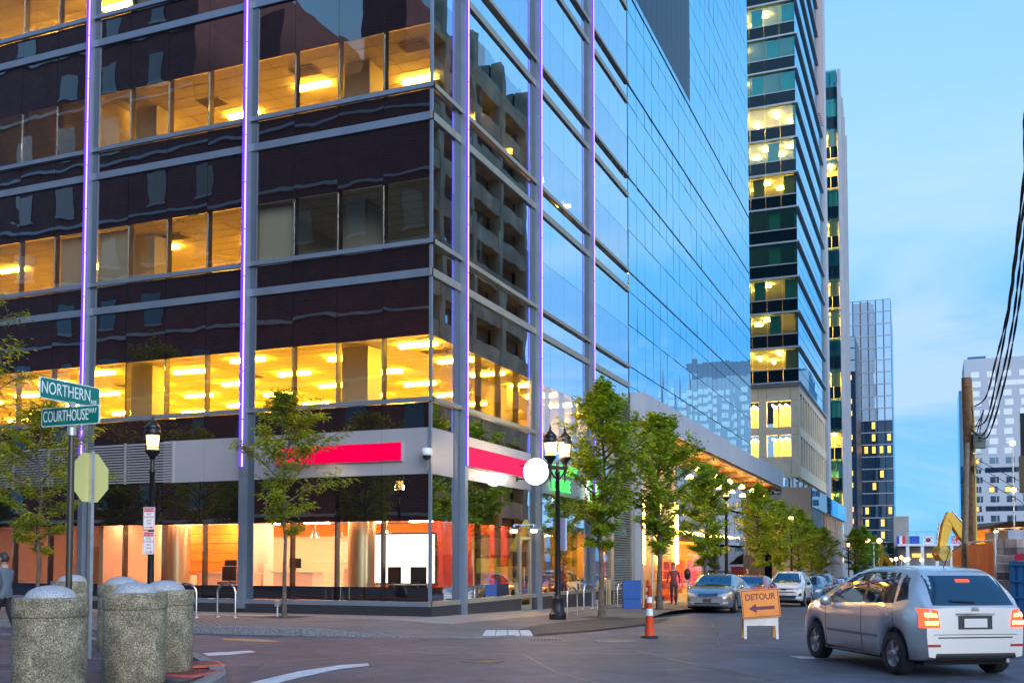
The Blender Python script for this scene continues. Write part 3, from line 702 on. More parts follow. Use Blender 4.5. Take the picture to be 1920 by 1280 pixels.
# door in the right facade with its lamp
dr = MB().box(XF+0.01, XF+0.06, 31.55, 31.63, -0.05, 2.4).box(XF+0.01, XF+0.06, 32.47, 32.55, -0.05, 2.4).box(XF+0.01, XF+0.06, 31.63, 32.47, 2.3, 2.4).box(XF+0.01, XF+0.06, 31.63, 32.47, -0.05, 0.12)
door = dr.build('door', M_ALU_W, T1); MB().tube([(XF+0.10, 31.75, 0.75), (XF+0.10, 31.75, 1.35)], 0.015).build('handle', M_STEEL, door, world=False).location = (0, 0, 0)
dl = MB().lathe([(0.30, 0), (0.06, 0.10), (0.05, 0.18)], 16, (XF+0.35, 32.0, 2.62)).tube([(XF, 32.0, 2.78), (XF+0.35, 32.0, 2.80)], 0.02)
lampo = dl.build('door_lamp', M_STEEL, T1); MB().lathe([(0.09, -0.06), (0.10, 0.02)], 12, (XF+0.35, 32.0, 2.60)).build('bulb', emit('door_bulb', (1, 0.75, 0.4), 30), lampo, world=False)
# louvre panels at the left of the sign band, slat by slat
M_LOUV = mat('louvre_grey', (0.42, 0.40, 0.40), 0.45, 0.4)
SL = MB().add([(-.5,-.06,-.02),(.5,-.06,-.02),(.5,.0,.035),(-.5,.0,.035),(-.5,-.06,-.03),(.5,-.06,-.03),(.5,.0,.025),(-.5,.0,.025)], [(0,1,2,3),(7,6,5,4),(0,4,5,1),(2,6,7,3),(0,3,7,4),(1,5,6,2)]).mesh('louvre_slat', M_LOUV)
MB().box(-31.1, -21.45, YF+0.03, YF+0.08, Z['drk'], Z['band']).build('louvre_backing', M_BLACK, T1)
for a, b in ((-23.3, -21.5), (-24.85, -23.35), (-26.5, -25.12), (-28.05, -26.55), (-29.6, -28.1), (-31.0, -29.65)):
    for i in range(15):
        o = link('louvre_slat', SL, T1, False); o.scale = (b-a-0.05, 1, 1); o.location = Vector(((a+b)/2, YF+0.02, Z['drk']+0.06+i*0.0835)) - T1.location
    MB().box(b-0.03, b+0.03, YF-0.05, YF+0.02, Z['drk'], Z['band']).build('louvre_post', M_LOUV, T1)
# tall louvre screen at the right end of the street front
MB().box(XF-0.05, XF+0.0, 42.1, 44.9, -0.6, 8.9).build('louvre_backing', M_BLACK, T1)
SR = MB().add([(0.02,-.5,-.02),(.10,-.5,-.02),(.10,.5,-.02),(0.02,.5,-.02),(0.02,-.5,.045),(.10,-.5,-.008),(.10,.5,-.008),(0.02,.5,.045)], [(0,3,2,1),(4,5,6,7),(0,1,5,4),(1,2,6,5),(2,3,7,6),(3,0,4,7)]).mesh('screen_slat', M_ALU_W)
for i in range(85):
    o = link('screen_slat', SR, T1, False); o.scale = (1, 2.8, 1); o.location = Vector((XF, 43.5, -0.4+i*0.108)) - T1.location
MB().box(XF, XF+0.13, 42.0, 42.1, -0.9, 8.95).box(XF, XF+0.13, 44.88, 45.0, -0.9, 8.0).build('screen_post', M_ALU_W, T1)
# flush mirror wing
FL0, FL1 = 45.0, 79.2
us = [FL0 + (FL1-FL0)*i/23 for i in range(24)]
rows = []
for k in range(0, 12):
    z0 = z0k(k)
    for a, b in ((0, 1.9), (1.9, 3.47), (3.47, 4.38)):
        if z0+b > 8.0: rows.append((max(8.0, z0+a), z0+b))
cand = []
DKY, DKZ = FL0+(FL1-FL0)*9/23, 28.4                    # dark louvred patch high on this wall
for i in range(23):
    for (a, b) in rows:
        if us[i+1] <= DKY+0.2:
            if a > DKZ-0.1: continue
            b = min(b, DKZ-0.005)
        p = [proj((XF, us[i+q], zz)) for q in (0, 1) for zz in (a, b)]
        area = abs(p[2][0]-p[0][0])*abs(p[1][1]-p[0][1]); vis = min(q[1] for q in p) < 1000 and max(q[1] for q in p) > -100
        cand.append((-area if vis else 0, i, a, b))
cand.sort()
for (_, i, a, b) in cand[:298]: panel('mirror_panel', M_MIRROR, 'E', us[i], us[i+1], a, b, gap=0.042, tilt=0.0055)
mb = MB()
for (_, i, a, b) in cand[298:]: mb.box(XF-0.03, XF+random.uniform(-.002,.002), us[i]+0.019, us[i+1]-0.019, a+0.019, b-0.019)
tag(mb.build('mirror_panel', M_MIRROR, T1), kind='stuff')
MB().box(XF-0.20, XF-0.045, FL0, FL1, 7.9, TOP1-0.05).build('wing_backing', mat('joint_blue', (0.02,0.06,0.10), 0.6), T1)
M_DKBLUE = mat('dark_blue_panel', (0.018, 0.035, 0.06), 0.4, 0.3)
u = FL0; w = (DKY-FL0)/12
for i in range(12):
    MB().box(XF-0.03, XF+0.0, u+0.012, u+w-0.012, DKZ, 46).build('dark_panel', M_DKBLUE, T1); u += w
for k in range(1, 10):
    MB().box(XF+0.001, XF+0.03, FL0, FL1, z0k(k)+4.35, z0k(k)+4.40).build('floor_line', mat('line_blue', (0.03,0.08,0.12), 0.4) if k == 1 else bpy.data.materials['line_blue'], T1) if z0k(k)+4.4 < DKZ else None
# canopy fascia and recessed front below it
M_FASCIA = mat('fascia_white', (0.46, 0.48, 0.52), 0.5, 0.3, var=0.05, vscale=0.5)
M_SOFFIT = mat('timber_soffit', (0.42, 0.18, 0.05), 0.55, var=0.25, vscale=3)
u = 45.1
while u < 92:
    e = min(92.0, u+2.6); MB().box(XF+0.02, -12.0, u+0.006, e-0.006, 7.95, 9.25).build('fascia_panel', M_FASCIA, T1); u = e
u = 45.1
while u < 92:
    e = min(92.0, u+3.0); MB().box(-13.9, -12.15, u+0.01, e-0.01, 7.80, 7.93).build('soffit_panel', M_SOFFIT, T1); u = e
MB().box(XF, -12.0, 79.4, 92, 9.25, 9.4).box(-20, XF, 79.4, 92, 7.95, 9.2).build('canopy_roof', M_FASCIA, T1)
MB().box(-13.2, XF+0.1, 45.02, 45.5, -1.2, 7.79).build('steel_pier', M_STEEL, T1)
MB().box(-13.6, -12.3, 45.6, 45.9, -1.2, 7.79).build('white_pier', M_FASCIA, T1)
M_STONEW = mat('warm_clad_wall', (0.60, 0.40, 0.14), 0.5, var=0.15, vscale=0.6)
M_WALLL = emit('amber_wall_light', (1.0, 0.58, 0.08), 42); M_PEND = emit('pendant_glow', (1.0, 0.55, 0.12), 32)
M_VISL = glass('shop_vision_glass', None, 0.05, 0.30, True, (0.88, 0.86, 0.82), wave=0.001)
PX_ = -13.7
zc = ground(60)
for (a, b) in ((46.2, 49.6), (49.7, 53.0), (53.1, 58.4)):
    for i in range(3): MB().box(PX_-0.2, PX_, a, b, zc+0.1+2.6*i, zc+0.1+2.6*i+2.57).build('wall_slab', M_STONEW, T1)
for y in (50.9, 54.2, 58.3):
    MB().box(PX_+0.01, PX_+0.14, y-0.09, y+0.09, zc+2.2, zc+5.6).build('wall_light', M_WALLL, T1)
MB().box(-12.66, -12.5, 45.95, 46.1, zc+2.4, zc+5.6).build('wall_light', M_WALLL, T1)
u = 58.6
while u < 91:
    e = u+2.1
    for (a, b) in ((zc-0.4, 2.6), (2.7, 5.2), (5.3, 7.78)):
        panel('shopfront_pane', M_VISL if a < 2 else M_VIS, 'E', u, e, a, b, plane=PX_, gap=0.06)
    u = e
MB().box(-19.4, -19.2, 46, 92, zc-0.6, 7.78).build('lit_back_wall', mat('restaurant_wall', (0.66,0.36,0.10), 0.8), T1)
MB().box(-19.1, PX_-0.1, 46, 92, zc-0.5, zc-0.3).build('restaurant_floor', M_SFLOOR, T1)
MB().box(-19.1, PX_-0.1, 58.6, 92, 3.6, 3.8).build('restaurant_ceiling', M_CEIL, T1)
M_RL = emit('restaurant_light', (1.0, 0.55, 0.10), 120)
for i in range(11): MB().box(-16.9, -15.4, 60+2.9*i, 60.5+2.9*i, 3.5, 3.58).build('ceiling_light', M_RL, T1)
for i in range(6): MB().lathe([(0.02,0.3),(0.2,0.15),(0.22,0.0)], 12, (-12.9, 61+5*i, 6.9)).build('pendant_lamp', M_PEND, T1)
for i in range(6): MB().box(-19.1, -18.9, 61+5*i, 63.5+5*i, zc+0.2, zc+2.4).build('red_wall_panel', M_RED, T1)
MB().box(PX_+0.005, PX_+0.1, 55.0, 57.8, zc+0.1, zc+2.3).build('red_doors', M_RED, T1)

# ---- signs on the tower
M_PINK1 = emit('pink_sign_light', (1.0, 0.0, 0.075), 0.55); M_PINK2 = emit('pink_sign_light2', (1.0, 0.03, 0.13), 0.6)
sg = thing('pink_sign', (-15.6, YF-0.1, 4.6), 'long pink red sign bar on the grey band above the shop, left of the corner', 'sign')
for a, b in ((-17.65, -17.21), (-17.2, -15.705), (-15.695, -14.205), (-14.195, -13.55)): MB().box(a, b, YF-0.12, YF-0.06, 4.37, 4.86).build('lit_panel', M_PINK1, sg, 0.012)
MB().box(-17.68, -13.52, YF-0.058, YF-0.002, 4.34, 4.89).build('backing', M_SIGNBAND, sg)
sg2 = thing('pink_sign', (XF+0.05, 29.7, 4.6), 'pink sign bar on the street side between two purple strips', 'sign')
for i in range(3): MB().box(XF+0.06, XF+0.12, 27.25+1.65*i+0.005, 28.9+1.65*i-0.005, 4.38, 4.95).build('lit_panel', M_PINK2, sg2, 0.012)
MB().box(XF+0.003, XF+0.058, 27.2, 32.25, 4.35, 4.98).build('backing', M_SIGNBAND, sg2)
rs = thing('round_blade_sign', (-11.95, 31.3, 4.5), 'round glowing white blade sign bracketed beside the door', 'sign')
mb = MB()
mb.lathe([(0.44, -0.09), (0.46, -0.08), (0.46, 0.08), (0.44, 0.09)], 40)
me = mb.mesh('rim', M_ALU); me.transform(Matrix.Rotation(R(90), 4, 'X')); link('rim', me, rs, False)
for s in (-1, 1):
    me = MB().lathe([(0.435, 0.0), (0.435, 0.012)], 40).mesh('lit_face', emit('white_sign_light', (1.0, 0.97, 0.86), 4.0) if s == -1 else bpy.data.materials['white_sign_light'])
    me.transform(Matrix.Translation((0, s*0.10, 0)) @ Matrix.Rotation(R(90), 4, 'X')); link('lit_face', me, rs, False)
MB().tube([(-0.73,0,0.22),(-0.40,0,0.22)], 0.02).tube([(-0.73,0,-0.22),(-0.40,0,-0.22)], 0.02).box(-0.72,-0.69,-0.03,0.03,-0.3,0.3).build('bracket', M_BLACK, rs, 0, False)
# green coffee sign
M_GREEN = emit('green_neon', (0.06, 1.0, 0.10), 1.4); M_DARKG = mat('sign_letter_case', (0.03,0.06,0.03), 0.5)
cs = thing('coffee_shop_sign', (XF, 36, 4.6), 'green glowing coffee shop letters behind the double street lamp', 'sign')
for txt, y0, z, s in (('STARBUCKS', 34.9, 0.32, 0.50), ('COFFEE', 34.6, -0.28, 0.62)):
    lettering('letters', txt, s, M_GREEN, cs, (0.08, y0-36, z), (0,1,0), (0,0,1), 0.02, 0.9, 'LEFT', 0.0)
mb = MB().lathe([(0.62, 0.0), (0.62, 0.10), (0.60, 0.12)], 36); me = mb.mesh('logo_disc', emit('logo_white', (0.9,1.0,0.85), 1.6)); me.transform(Matrix.Translation((0.01, 3.2, -0.2)) @ Matrix.Rotation(R(90), 4, 'Y')); link('logo_disc', me, cs, False)
mb = MB()
for i in range(36):
    a0, a1 = 2*math.pi*i/36, 2*math.pi*(i+1)/36
    mb.add([(r_*math.cos(a), r_*math.sin(a), z_) for z_ in (0.121, 0.15) for a in (a0, a1) for r_ in (0.42, 0.61)], [(0,1,3,2),(4,6,7,5),(1,5,7,3),(0,2,6,4)])
me = mb.mesh('logo_ring', M_GREEN); me.transform(Matrix.Translation((0.01, 3.2, -0.2)) @ Matrix.Rotation(R(90), 4, 'Y')); link('logo_ring', me, cs, False)
# security camera dome
sc_ = thing('security_camera', (XF+0.02, YF-0.12, 4.55), 'white dome security camera fixed to the tower corner', 'security camera')
MB().box(-0.14, 0.10, -0.14, 0.02, -0.10, 0.10).tube([(0,-0.1,0.05),(0.10,-0.34,0.06),(0.14,-0.4,0.03)], 0.035).tube([(0.0,-0.05,-0.1),(0.0,-0.06,-0.45),(-0.12,-0.06,-0.55)], 0.012).build('arm', M_WHITEP, sc_, 0.01, False)
MB().lathe([(0.10, 0.10), (0.15, 0.04), (0.15, -0.08), (0.13, -0.10)], 20, (0.15,-0.42,-0.04)).build('housing', M_WHITEP, sc_, 0, False)
MB().lathe([(0.12, 0.0), (0.11, -0.06), (0.07, -0.11), (0.02, -0.13)], 20, (0.15,-0.42,-0.14)).build('dome', mat('smoked_dome', (0.02,0.02,0.025), 0.05, coat=1), sc_, 0, False)
# ------------------------------------------------------------------ second tower (beige podium, stacked ledges)
M_GREENV = glass('green_window', None, 0.20, 0.6, True, (0.80, 0.86, 0.68), wave=0.0008, refl=(0.25,0.80,0.92))
M_TEALS = glass('dark_teal_spandrel', (0.003, 0.012, 0.018), 0.04, 0.6, False, wave=0.0008)
M_TEAL2 = mat('unlit_room_teal', (0.06, 0.42, 0.50), 0.7)  # unlit floors: teal of the dim glass painted onto room walls and blinds
M_BEIGE = mat('beige_precast', (0.86, 0.68, 0.45), 0.8, var=0.08, vscale=0.8)
M_PALE = mat('pale_stone', (0.42, 0.45, 0.49), 0.8, var=0.08, vscale=0.5)
M_LEDGE = mat('grey_ledge', (0.42, 0.46, 0.48), 0.5, 0.3)
M_LITA = emit('lit_office_ceiling', (1.0, 0.60, 0.12), 1.5)
M_LITB = emit('office_tube', (1.0, 0.72, 0.22), 45)
M_ROOMW = mat('room_wall', (0.6, 0.46, 0.22), 0.9)
def pos_x(px, X, y=900): return onX(px, y, X).y
X2 = -13.6; Y2 = 112.0
G2 = ground(112)
e0 = onY(1410, 800, Y2); e1 = onY(1499, 800, Y2); X2 = e1.x
T2 = thing('office_tower', (X2, Y2, G2), 'slim glass tower with stacked floors on a beige stone podium beyond the corner tower', 'building')
def zy(y, px=1497): return onY(px, y, Y2).z
W0 = X2 - 11.0
# ledges at these rows of the photograph -> floor heights of about four metres
zl0, zl1 = zy(715, 1500), zy(62, 1497)          # bottom edge of glass, a ledge near the top
nfl = 10
fh = (zl1 - zl0)/nfl
lit = {0: 'full', 1: 'part', 2: 'part', 5: 'amber', 6: 'part2', 7: 'full2', 8: 'one', 9: 'one', 10: 'tops'}
Y2b = pos_x(1546, X2, 400)
for k in range(0, 15):
    za = zl0 + fh*k
    sp = fh*0.38
    if k == 0: rowsk = [(za, za+sp, False)]
    xs = [X2 - 1.62*i for i in range(7)]
    for i in range(6):
        panel('spandrel_panel', M_TEALS, 'S', xs[i+1], xs[i], za+0.06, za+sp, parent=T2, plane=Y2, gap=0.05)
        panel('window_pane', M_GREENV, 'S', xs[i+1], xs[i], za+sp, za+fh-0.02, parent=T2, plane=Y2, gap=0.05)
    MB().box(xs[-1], X2+0.25, Y2-0.30, Y2-0.03, za-0.12, za+0.06).box(X2+0.0, X2+0.25, Y2-0.03, Y2b-3, za-0.12, za+0.06).build('ledge', M_LEDGE, T2)
    MB().box(xs[-1], X2+0.06, Y2-0.09, Y2-0.032, za+sp-0.06, za+sp+0.04).build('window_rail', M_LEDGE, T2)
    # the long street side: three strips per floor
    for (a, b, m_) in ((0.07, sp, M_MIRROR), (sp+0.05, fh*0.72, M_MIRROR), (fh*0.72+0.05, fh-0.14, M_MIRROR)):
        nb = 6; wd = (Y2b-3-Y2)/nb
        for j in range(nb): panel('side_panel', m_, 'E', Y2+wd*j, Y2+wd*(j+1), za+a, za+b, parent=T2, plane=X2, gap=0.03)
    # the room behind
    MB().box(W0, X2-0.1, Y2+0.06, Y2+9, za-0.1, za+0.05).build('floor_slab', M_WALL, T2)
    MB().box(W0, X2-0.1, Y2+8.8, Y2+9, za+0.05, za+fh-0.1).box(X2-0.3, X2-0.1, Y2+0.3, Y2+8.8, za+0.05, za+fh-0.1).build('room_wall', M_ROOMW if lit.get(k) in ('full', 'full2', 'amber', 'part2', 'part') else M_TEAL2, T2)
    st = lit.get(k)
    if st in ('full', 'full2'):
        for i in range(8): MB().box(X2-9.6+1.2*i, X2-9.35+1.2*i, Y2+1.2+(i%3)*2.2, Y2+2.6+(i%3)*2.2, za+fh-0.4, za+fh-0.32).build('ceiling_light', M_LITB, T2)
    elif st in ('part', 'one', 'part2', 'amber', 'tops'):
        for i in range(5 if st in ('part2', 'amber') else 1 if st == 'one' else 3): MB().box(X2-6.4+1.3*i, X2-5.6+1.3*i, Y2+1.5+(i % 2)*2, Y2+1.9+(i % 2)*2, za+fh-0.4, za+fh-0.32).build('ceiling_light', M_LITB, T2)
    for i in range(6):
        if (k*7+i*5) % 11 < (1 if st in ('full', 'full2') else 5):
            MB().box(xs[i+1]+0.25, xs[i]-0.2, Y2+0.35, Y2+0.4, za+sp, za+fh-0.2).build('window_blind', M_ROOMW if lit.get(k) in ('full', 'full2', 'amber', 'part2') else M_TEAL2, T2)
MB().box(W0-6, X2-0.15, Y2+9.1, Y2b-3.0, zl0+0.1, zl0+fh*15).build('core', M_PALE, T2)
# stone end bay with fins on the street side
bay = MB(); bay.box(X2-3, X2+0.35, Y2b-2.9, Y2b+0.5, G2-0.5, 92); bay.build('stone_bay', M_PALE, T2)
for j in range(6): MB().box(X2-0.02, X2+0.35, Y2b-8+0.8*j, Y2b-7.75+0.8*j, zl0+fh*10.3, 90).build('stone_fin', mat('pink_stone', (0.5,0.40,0.42), 0.8) if j == 0 else bpy.data.materials['pink_stone'], T2)
# podium of beige precast slabs
zp0, zp1 = zy(893, 1503), zl0 - 0.15
rowz = [zp0, zp0+0.9, zp0+3.0, zp0+4.3, (zp1-3.4), zp1-0.2]
xs = [X2-0.05, X2-0.95, X2-3.45, X2-4.35, X2-6.85, X2-7.7, X2-12.6]
rz_ = [zp0, zy(853, 1503), zy(812, 1503), zy(797, 1503), zy(748, 1503), zp1]
for ri in range(5):
    za, zb = rz_[ri], rz_[ri+1]; winrow = ri in (1, 3)
    for i in range(6):
        if winrow and i in (1, 3):
            MB().box(xs[i+1]+0.05, xs[i]-0.05, Y2+0.5, Y2+0.54, za, zb).build('window_pane', M_VISL, T2)
            MB().box((xs[i]+xs[i+1])/2-0.05, (xs[i]+xs[i+1])/2+0.05, Y2+0.40, Y2+0.49, za, zb).build('window_mullion', M_MULL, T2)
            MB().box(xs[i+1]+0.2, xs[i]-0.2, Y2+4, Y2+4.1, za, zb).box(xs[i+1], xs[i], Y2+0.9, Y2+4, za-0.1, za).build('room_wall', M_ROOMW, T2)
            for q in range(3): MB().box(xs[i+1]+0.4+0.7*q, xs[i+1]+0.6+0.7*q, Y2+1.2, Y2+3.6, zb-0.35, zb-0.25).build('ceiling_light', M_LITB, T2)
        else:
            MB().box(xs[i+1]+0.02, xs[i]-0.02, Y2+0.3, Y2+0.9, za, zb-0.03).build('precast_slab', M_BEIGE, T2)
n = 12; wd = (Y2b-1.2-Y2-1.0)/n
MB().box(X2-0.9, X2-0.5, Y2+0.9, Y2b-1.0, zp0, zp1).build('podium_glass', M_TEALS, T2)
for j in range(n+1): MB().box(X2-0.5, X2-0.05, Y2+1.0+wd*j-0.4, Y2+1.0+wd*j+0.4, zp0+1.32, zp1-0.9).build('stone_pier', M_BEIGE, T2)
for z_a, z_b in ((zp0, zp0+1.3), (rz_[2]-0.1, rz_[3]+0.1), (zp1-0.88, zp1)): MB().box(X2-0.48, X2-0.04, Y2+0.92, Y2b-1.0, z_a, z_b-0.02).build('stone_band', M_BEIGE, T2)
MB().box(W0-3, X2+0.0, Y2-0.05, Y2b-1, zl0-0.32, zl0-0.13).build('soffit', M_LEDGE, T2)
for j in range(6):
    MB().lathe([(0.6, 0), (0.6, zp0-G2-4.0)], 16, (X2-1.2-(4.5 if j == 0 else 0), Y2+1.5+5.4*max(0, j-1)+(0.2 if j else 0), G2+4.0)).build('silver_column', M_STEEL, T2)
MB().box(W0-4, X2-3.5, Y2+3, Y2b-1.1, G2-1, zp0-0.02).build('recessed_base', M_TEALS, T2)
# low wing in front of the podium along the street, with its slanted glass
M_GREYW = mat('grey_clad_wall', (0.33, 0.31, 0.28), 0.7, var=0.1, vscale=0.5)
WG = thing('street_pavilion', (X2, 100, ground(100)), 'low grey and glass street pavilion below the beige podium', 'building')
g0 = ground(100); xw = onY(1523, 950, 100).x; zt = onY(1523, 912, 100).z
MB().box(onY(1466, 950, 100).x, xw-0.1, 100, 110, g0-0.2, zt).build('end_wall', M_GREYW, WG)
for j in range(14): 
    a = 100.05+2.9*j; panel('glass_pane', M_MIRROR, 'E', a, a+2.85, zt-1.9, zt-0.02-0.0*j, parent=WG, plane=xw)
    MB().box(xw-0.5, xw-0.25, a, a+0.5, g0-1, zt-1.92).build('pier', M_PALE, WG); panel('shop_pane', M_VIS, 'E', a+0.5, a+2.9, g0-0.5, zt-1.95, parent=WG, plane=xw-0.35)
MB().box(xw-6.4, xw-0.05, 110.02, 141, zt-1.9, zt-0.05).build('roof_block', M_GREYW, WG)
MB().box(xw-5.2, xw-5.0, 110.1, 141, g0-1, zt-1.95).build('lit_wall', M_ROOMW, WG)
for j in range(8): MB().box(xw-3, xw-2, 111+3.6*j, 111.4+3.6*j, zt-2.05, zt-1.97).build('ceiling_light', M_RL, WG)
aw = MB(); a0 = onX(1530, 1040, xw).y
aw.add([(xw, a0, g0+4.2), (xw, a0+7, g0+4.2), (xw+1.7, a0+7, g0+2.9), (xw+1.7, a0, g0+2.9), (xw, a0, g0+4.1), (xw, a0+7, g0+4.1), (xw+1.7, a0+7, g0+2.8), (xw+1.7, a0, g0+2.8)], [(0,1,2,3),(7,6,5,4),(0,4,5,1),(2,6,7,3),(0,3,7,4),(1,5,6,2)])
aw.build('awning', mat('rust_awning', (0.35,0.16,0.09), 0.8), WG)

# ------------------------------------------------------------------ third tower, narrow dark glass front and white ribbed side
Y3 = 172.0; g3 = ground(172); X3 = onY(1574, 500, Y3).x; xl = onY(1546, 500, Y3).x
T3 = thing('dark_glass_tower', (X3, Y3, g3), 'narrow dark teal glass tower with white ribs on its right edge', 'building')
ztop = onY(1560, 130, Y3).z; nf = 17; fh3 = (ztop-g3)/nf
xa = xl-3.5
for k in range(nf):
    za = g3+fh3*k
    xs = [X3-0.02, X3-(X3-xl)/2, xl, xa]
    for i in range(3):
        panel('spandrel_panel', M_TEALS, 'S', xs[i+1], xs[i], za, za+fh3*0.4, parent=T3, plane=Y3, gap=0.10)
        panel('window_pane', M_GREENV, 'S', xs[i+1], xs[i], za+fh3*0.4, za+fh3, parent=T3, plane=Y3, gap=0.10)
    litk = k in (1, 2, 4, 6, 8, 9, 11, 13, 14)
    MB().box(xa, X3-0.1, Y3+0.1, Y3+5, za+fh3*0.9, za+fh3*0.95).box(xa, X3-0.1, Y3+4, Y3+4.2, za+0.1, za+fh3*0.9).build('room', M_ROOMW if litk else M_TEAL2, T3)
    if litk: MB().box(X3-3.4, X3-2.6, Y3+1, Y3+2.8, za+fh3*0.86, za+fh3*0.89).box(X3-1.6, X3-1.1, Y3+1.5, Y3+3.4, za+fh3*0.86, za+fh3*0.89).build('ceiling_light', M_LITB, T3)
    if k % 3 != 1: MB().box(X3-1.5, X3-0.2, Y3+0.3, Y3+0.36, za+fh3*0.4, za+fh3*0.9).build('window_blind', M_ROOMW if litk else M_TEAL2, T3)
MB().box(xa, X3-0.1, Y3+5.1, onX(1590, 600, X3).y, g3, ztop).build('core', M_PALE, T3)
nrib = max(3, int((onX(1591, 600, X3).y - Y3)/4.2))
for j in range(nrib):
    h = ztop - (0 if j < 1 else 1.5 + 1.6*j)
    yy = Y3+0.2+4.2*j; MB().box(X3+0.0, X3+0.55, yy, yy+0.5, g3, h).build('white_rib', M_PALE, T3)
    panel('side_pane', M_MIRROR, 'E', yy+0.5, yy+4.2, g3, h-1, parent=T3, plane=X3+0.1)

# ------------------------------------------------------------------ fourth tower, square mirror grid
Y4 = 262.0; g4 = ground(262); x4a = onY(1588, 800, Y4).x; x4b = onY(1674, 800, Y4).x; z4 = onY(1665, 560, Y4).z
M_MIR4 = glass('painted_cloud_mirror_glass', (0.55,0.64,0.72), 0.5, 0.9, False, wave=0.001, refl=(0.9,0.97,1.0))  # pale diffuse body paints in the look of reflected clouds
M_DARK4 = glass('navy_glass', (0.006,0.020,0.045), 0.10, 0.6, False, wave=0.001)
T4 = thing('mirror_grid_tower', (x4b, Y4, g4), 'square gridded mirror tower with painted cloud tone at the end of the street', 'building')
nr = 22; rh = (z4-g4-2)/nr; ncol = 6; cw = (x4b-x4a)/ncol
M_LITW = emit('lit_window_amber', (1.0, 0.55, 0.12), 1.1)
for r_ in range(nr):
    za = g4+2+rh*r_
    for c_ in range(ncol):
        lo_ = r_ < 12
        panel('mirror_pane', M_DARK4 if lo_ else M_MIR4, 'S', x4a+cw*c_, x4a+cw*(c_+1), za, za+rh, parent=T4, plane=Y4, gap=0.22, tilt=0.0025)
    if r_ in (2, 3, 4, 6, 7, 9, 10, 11):
        for c_ in range(ncol):
            if r_ == 9 or (c_ + r_*2) % 5 in (0, 3):
                MB().box(x4a+cw*c_+0.5, x4a+cw*(c_+1)-0.5, Y4-0.09, Y4-0.03, za+rh*0.30, za+rh*0.85).build('lit_window', M_LITW, T4)
    MB().box(x4a, x4b, Y4-0.10, Y4-0.04, za-0.10, za+0.08).build('floor_line', M_LEDGE, T4)
    wd = (onX(1683, 800, x4b).y - Y4)/4
    for j in range(4): panel('side_pane', M_MIRROR, 'E', Y4+wd*j, Y4+wd*(j+1), za, za+rh, parent=T4, plane=x4b, gap=0.25)
MB().box(x4a+0.1, x4b-0.06, Y4+0.06, onX(1683, 800, x4b).y, g4, z4).build('core', M_DKBLUE, T4)
MB().box(x4b-0.2, x4b+3.2, Y4-1.0, Y4+4, g4, onY(1670, 968, Y4).z).build('stair_pylon', M_GREYW, T4)
T4.rotation_euler = (0, 0, R(1.2))
T5 = thing('blue_glass_block', (onY(1606, 800, 240).x, 240, ground(240)), 'slender blue glass block with a mirrored crown left of the grid tower', 'building')
xb0, xb1 = onY(1575, 800, 240).x, onY(1606, 800, 240).x; z5 = onY(1600, 630, 240).z; zs = onY(1600, 718, 240).z; g5 = ground(240)
for r_ in range(20):
    za = g5+(z5-g5)*r_/20; zb = g5+(z5-g5)*(r_+1)/20
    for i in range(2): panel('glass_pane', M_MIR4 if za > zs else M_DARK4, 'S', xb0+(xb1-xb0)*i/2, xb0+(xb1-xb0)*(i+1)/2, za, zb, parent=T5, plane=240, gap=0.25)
    if r_ % 3 and za < zs: MB().box(xb0+2.2, xb1-0.9, 239.9, 239.96, za+0.9, zb-0.7).build('lit_window', M_LITW, T5)
MB().box(xb0, xb1-0.06, 240.06, 258, g5, z5).build('core', M_DKBLUE, T5)

# ------------------------------------------------------------------ white hotel on the right
Y6 = 335.0; g6 = ground(335)
x6 = onY(1812, 900, Y6).x; z6 = onY(1812, 674, Y6).z
M_HOTEL = mat('hotel_white', (0.50, 0.52, 0.56), 0.7, var=0.03, vscale=0.1)
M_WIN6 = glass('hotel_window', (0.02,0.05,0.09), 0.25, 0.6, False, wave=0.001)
M_WIN6B = glass('painted_sky_window', (0.95,0.93,0.86), 0.12, 0.8, False, wave=0.0, refl=(1,1,1))  # cream diffuse colour paints in the bright sky mirrored by the upper panes
T6 = thing('white_hotel', (x6, Y6, g6), 'tall white hotel block with rows of small windows right of the utility pole', 'building')
W6 = 41.0
MB().box(x6, x6+W6, Y6, Y6+24, g6, z6).build('wall', M_HOTEL, T6)
MB().box(x6-1.6, x6-0.03, Y6+2, Y6+22, g6, z6-9).box(x6+1, x6+6, Y6+1, Y6+6, z6, z6+0.9).build('side_glass', M_MIRROR, T6)
MB().box(x6+19, x6+40, Y6+3, Y6+20, z6+0.02, z6+5.5).build('roof_plant', mat('roof_plant_grey', (0.22,0.25,0.30), 0.7), T6)
MB().lathe([(0.9,0),(0.5,9),(0.05,14)], 8, (x6+43.5, Y6+6, z6-9)).lathe([(0.9,0),(0.5,9),(0.05,14)], 8, (x6+46.5, Y6+6, z6-9)).box(x6+41.02, x6+49, Y6+1, Y6+20, g6, z6-9.02).build('spire_wing', M_HOTEL, T6)
rh6 = 17.95*proj((x6, Y6, 30))[2]/1920.0
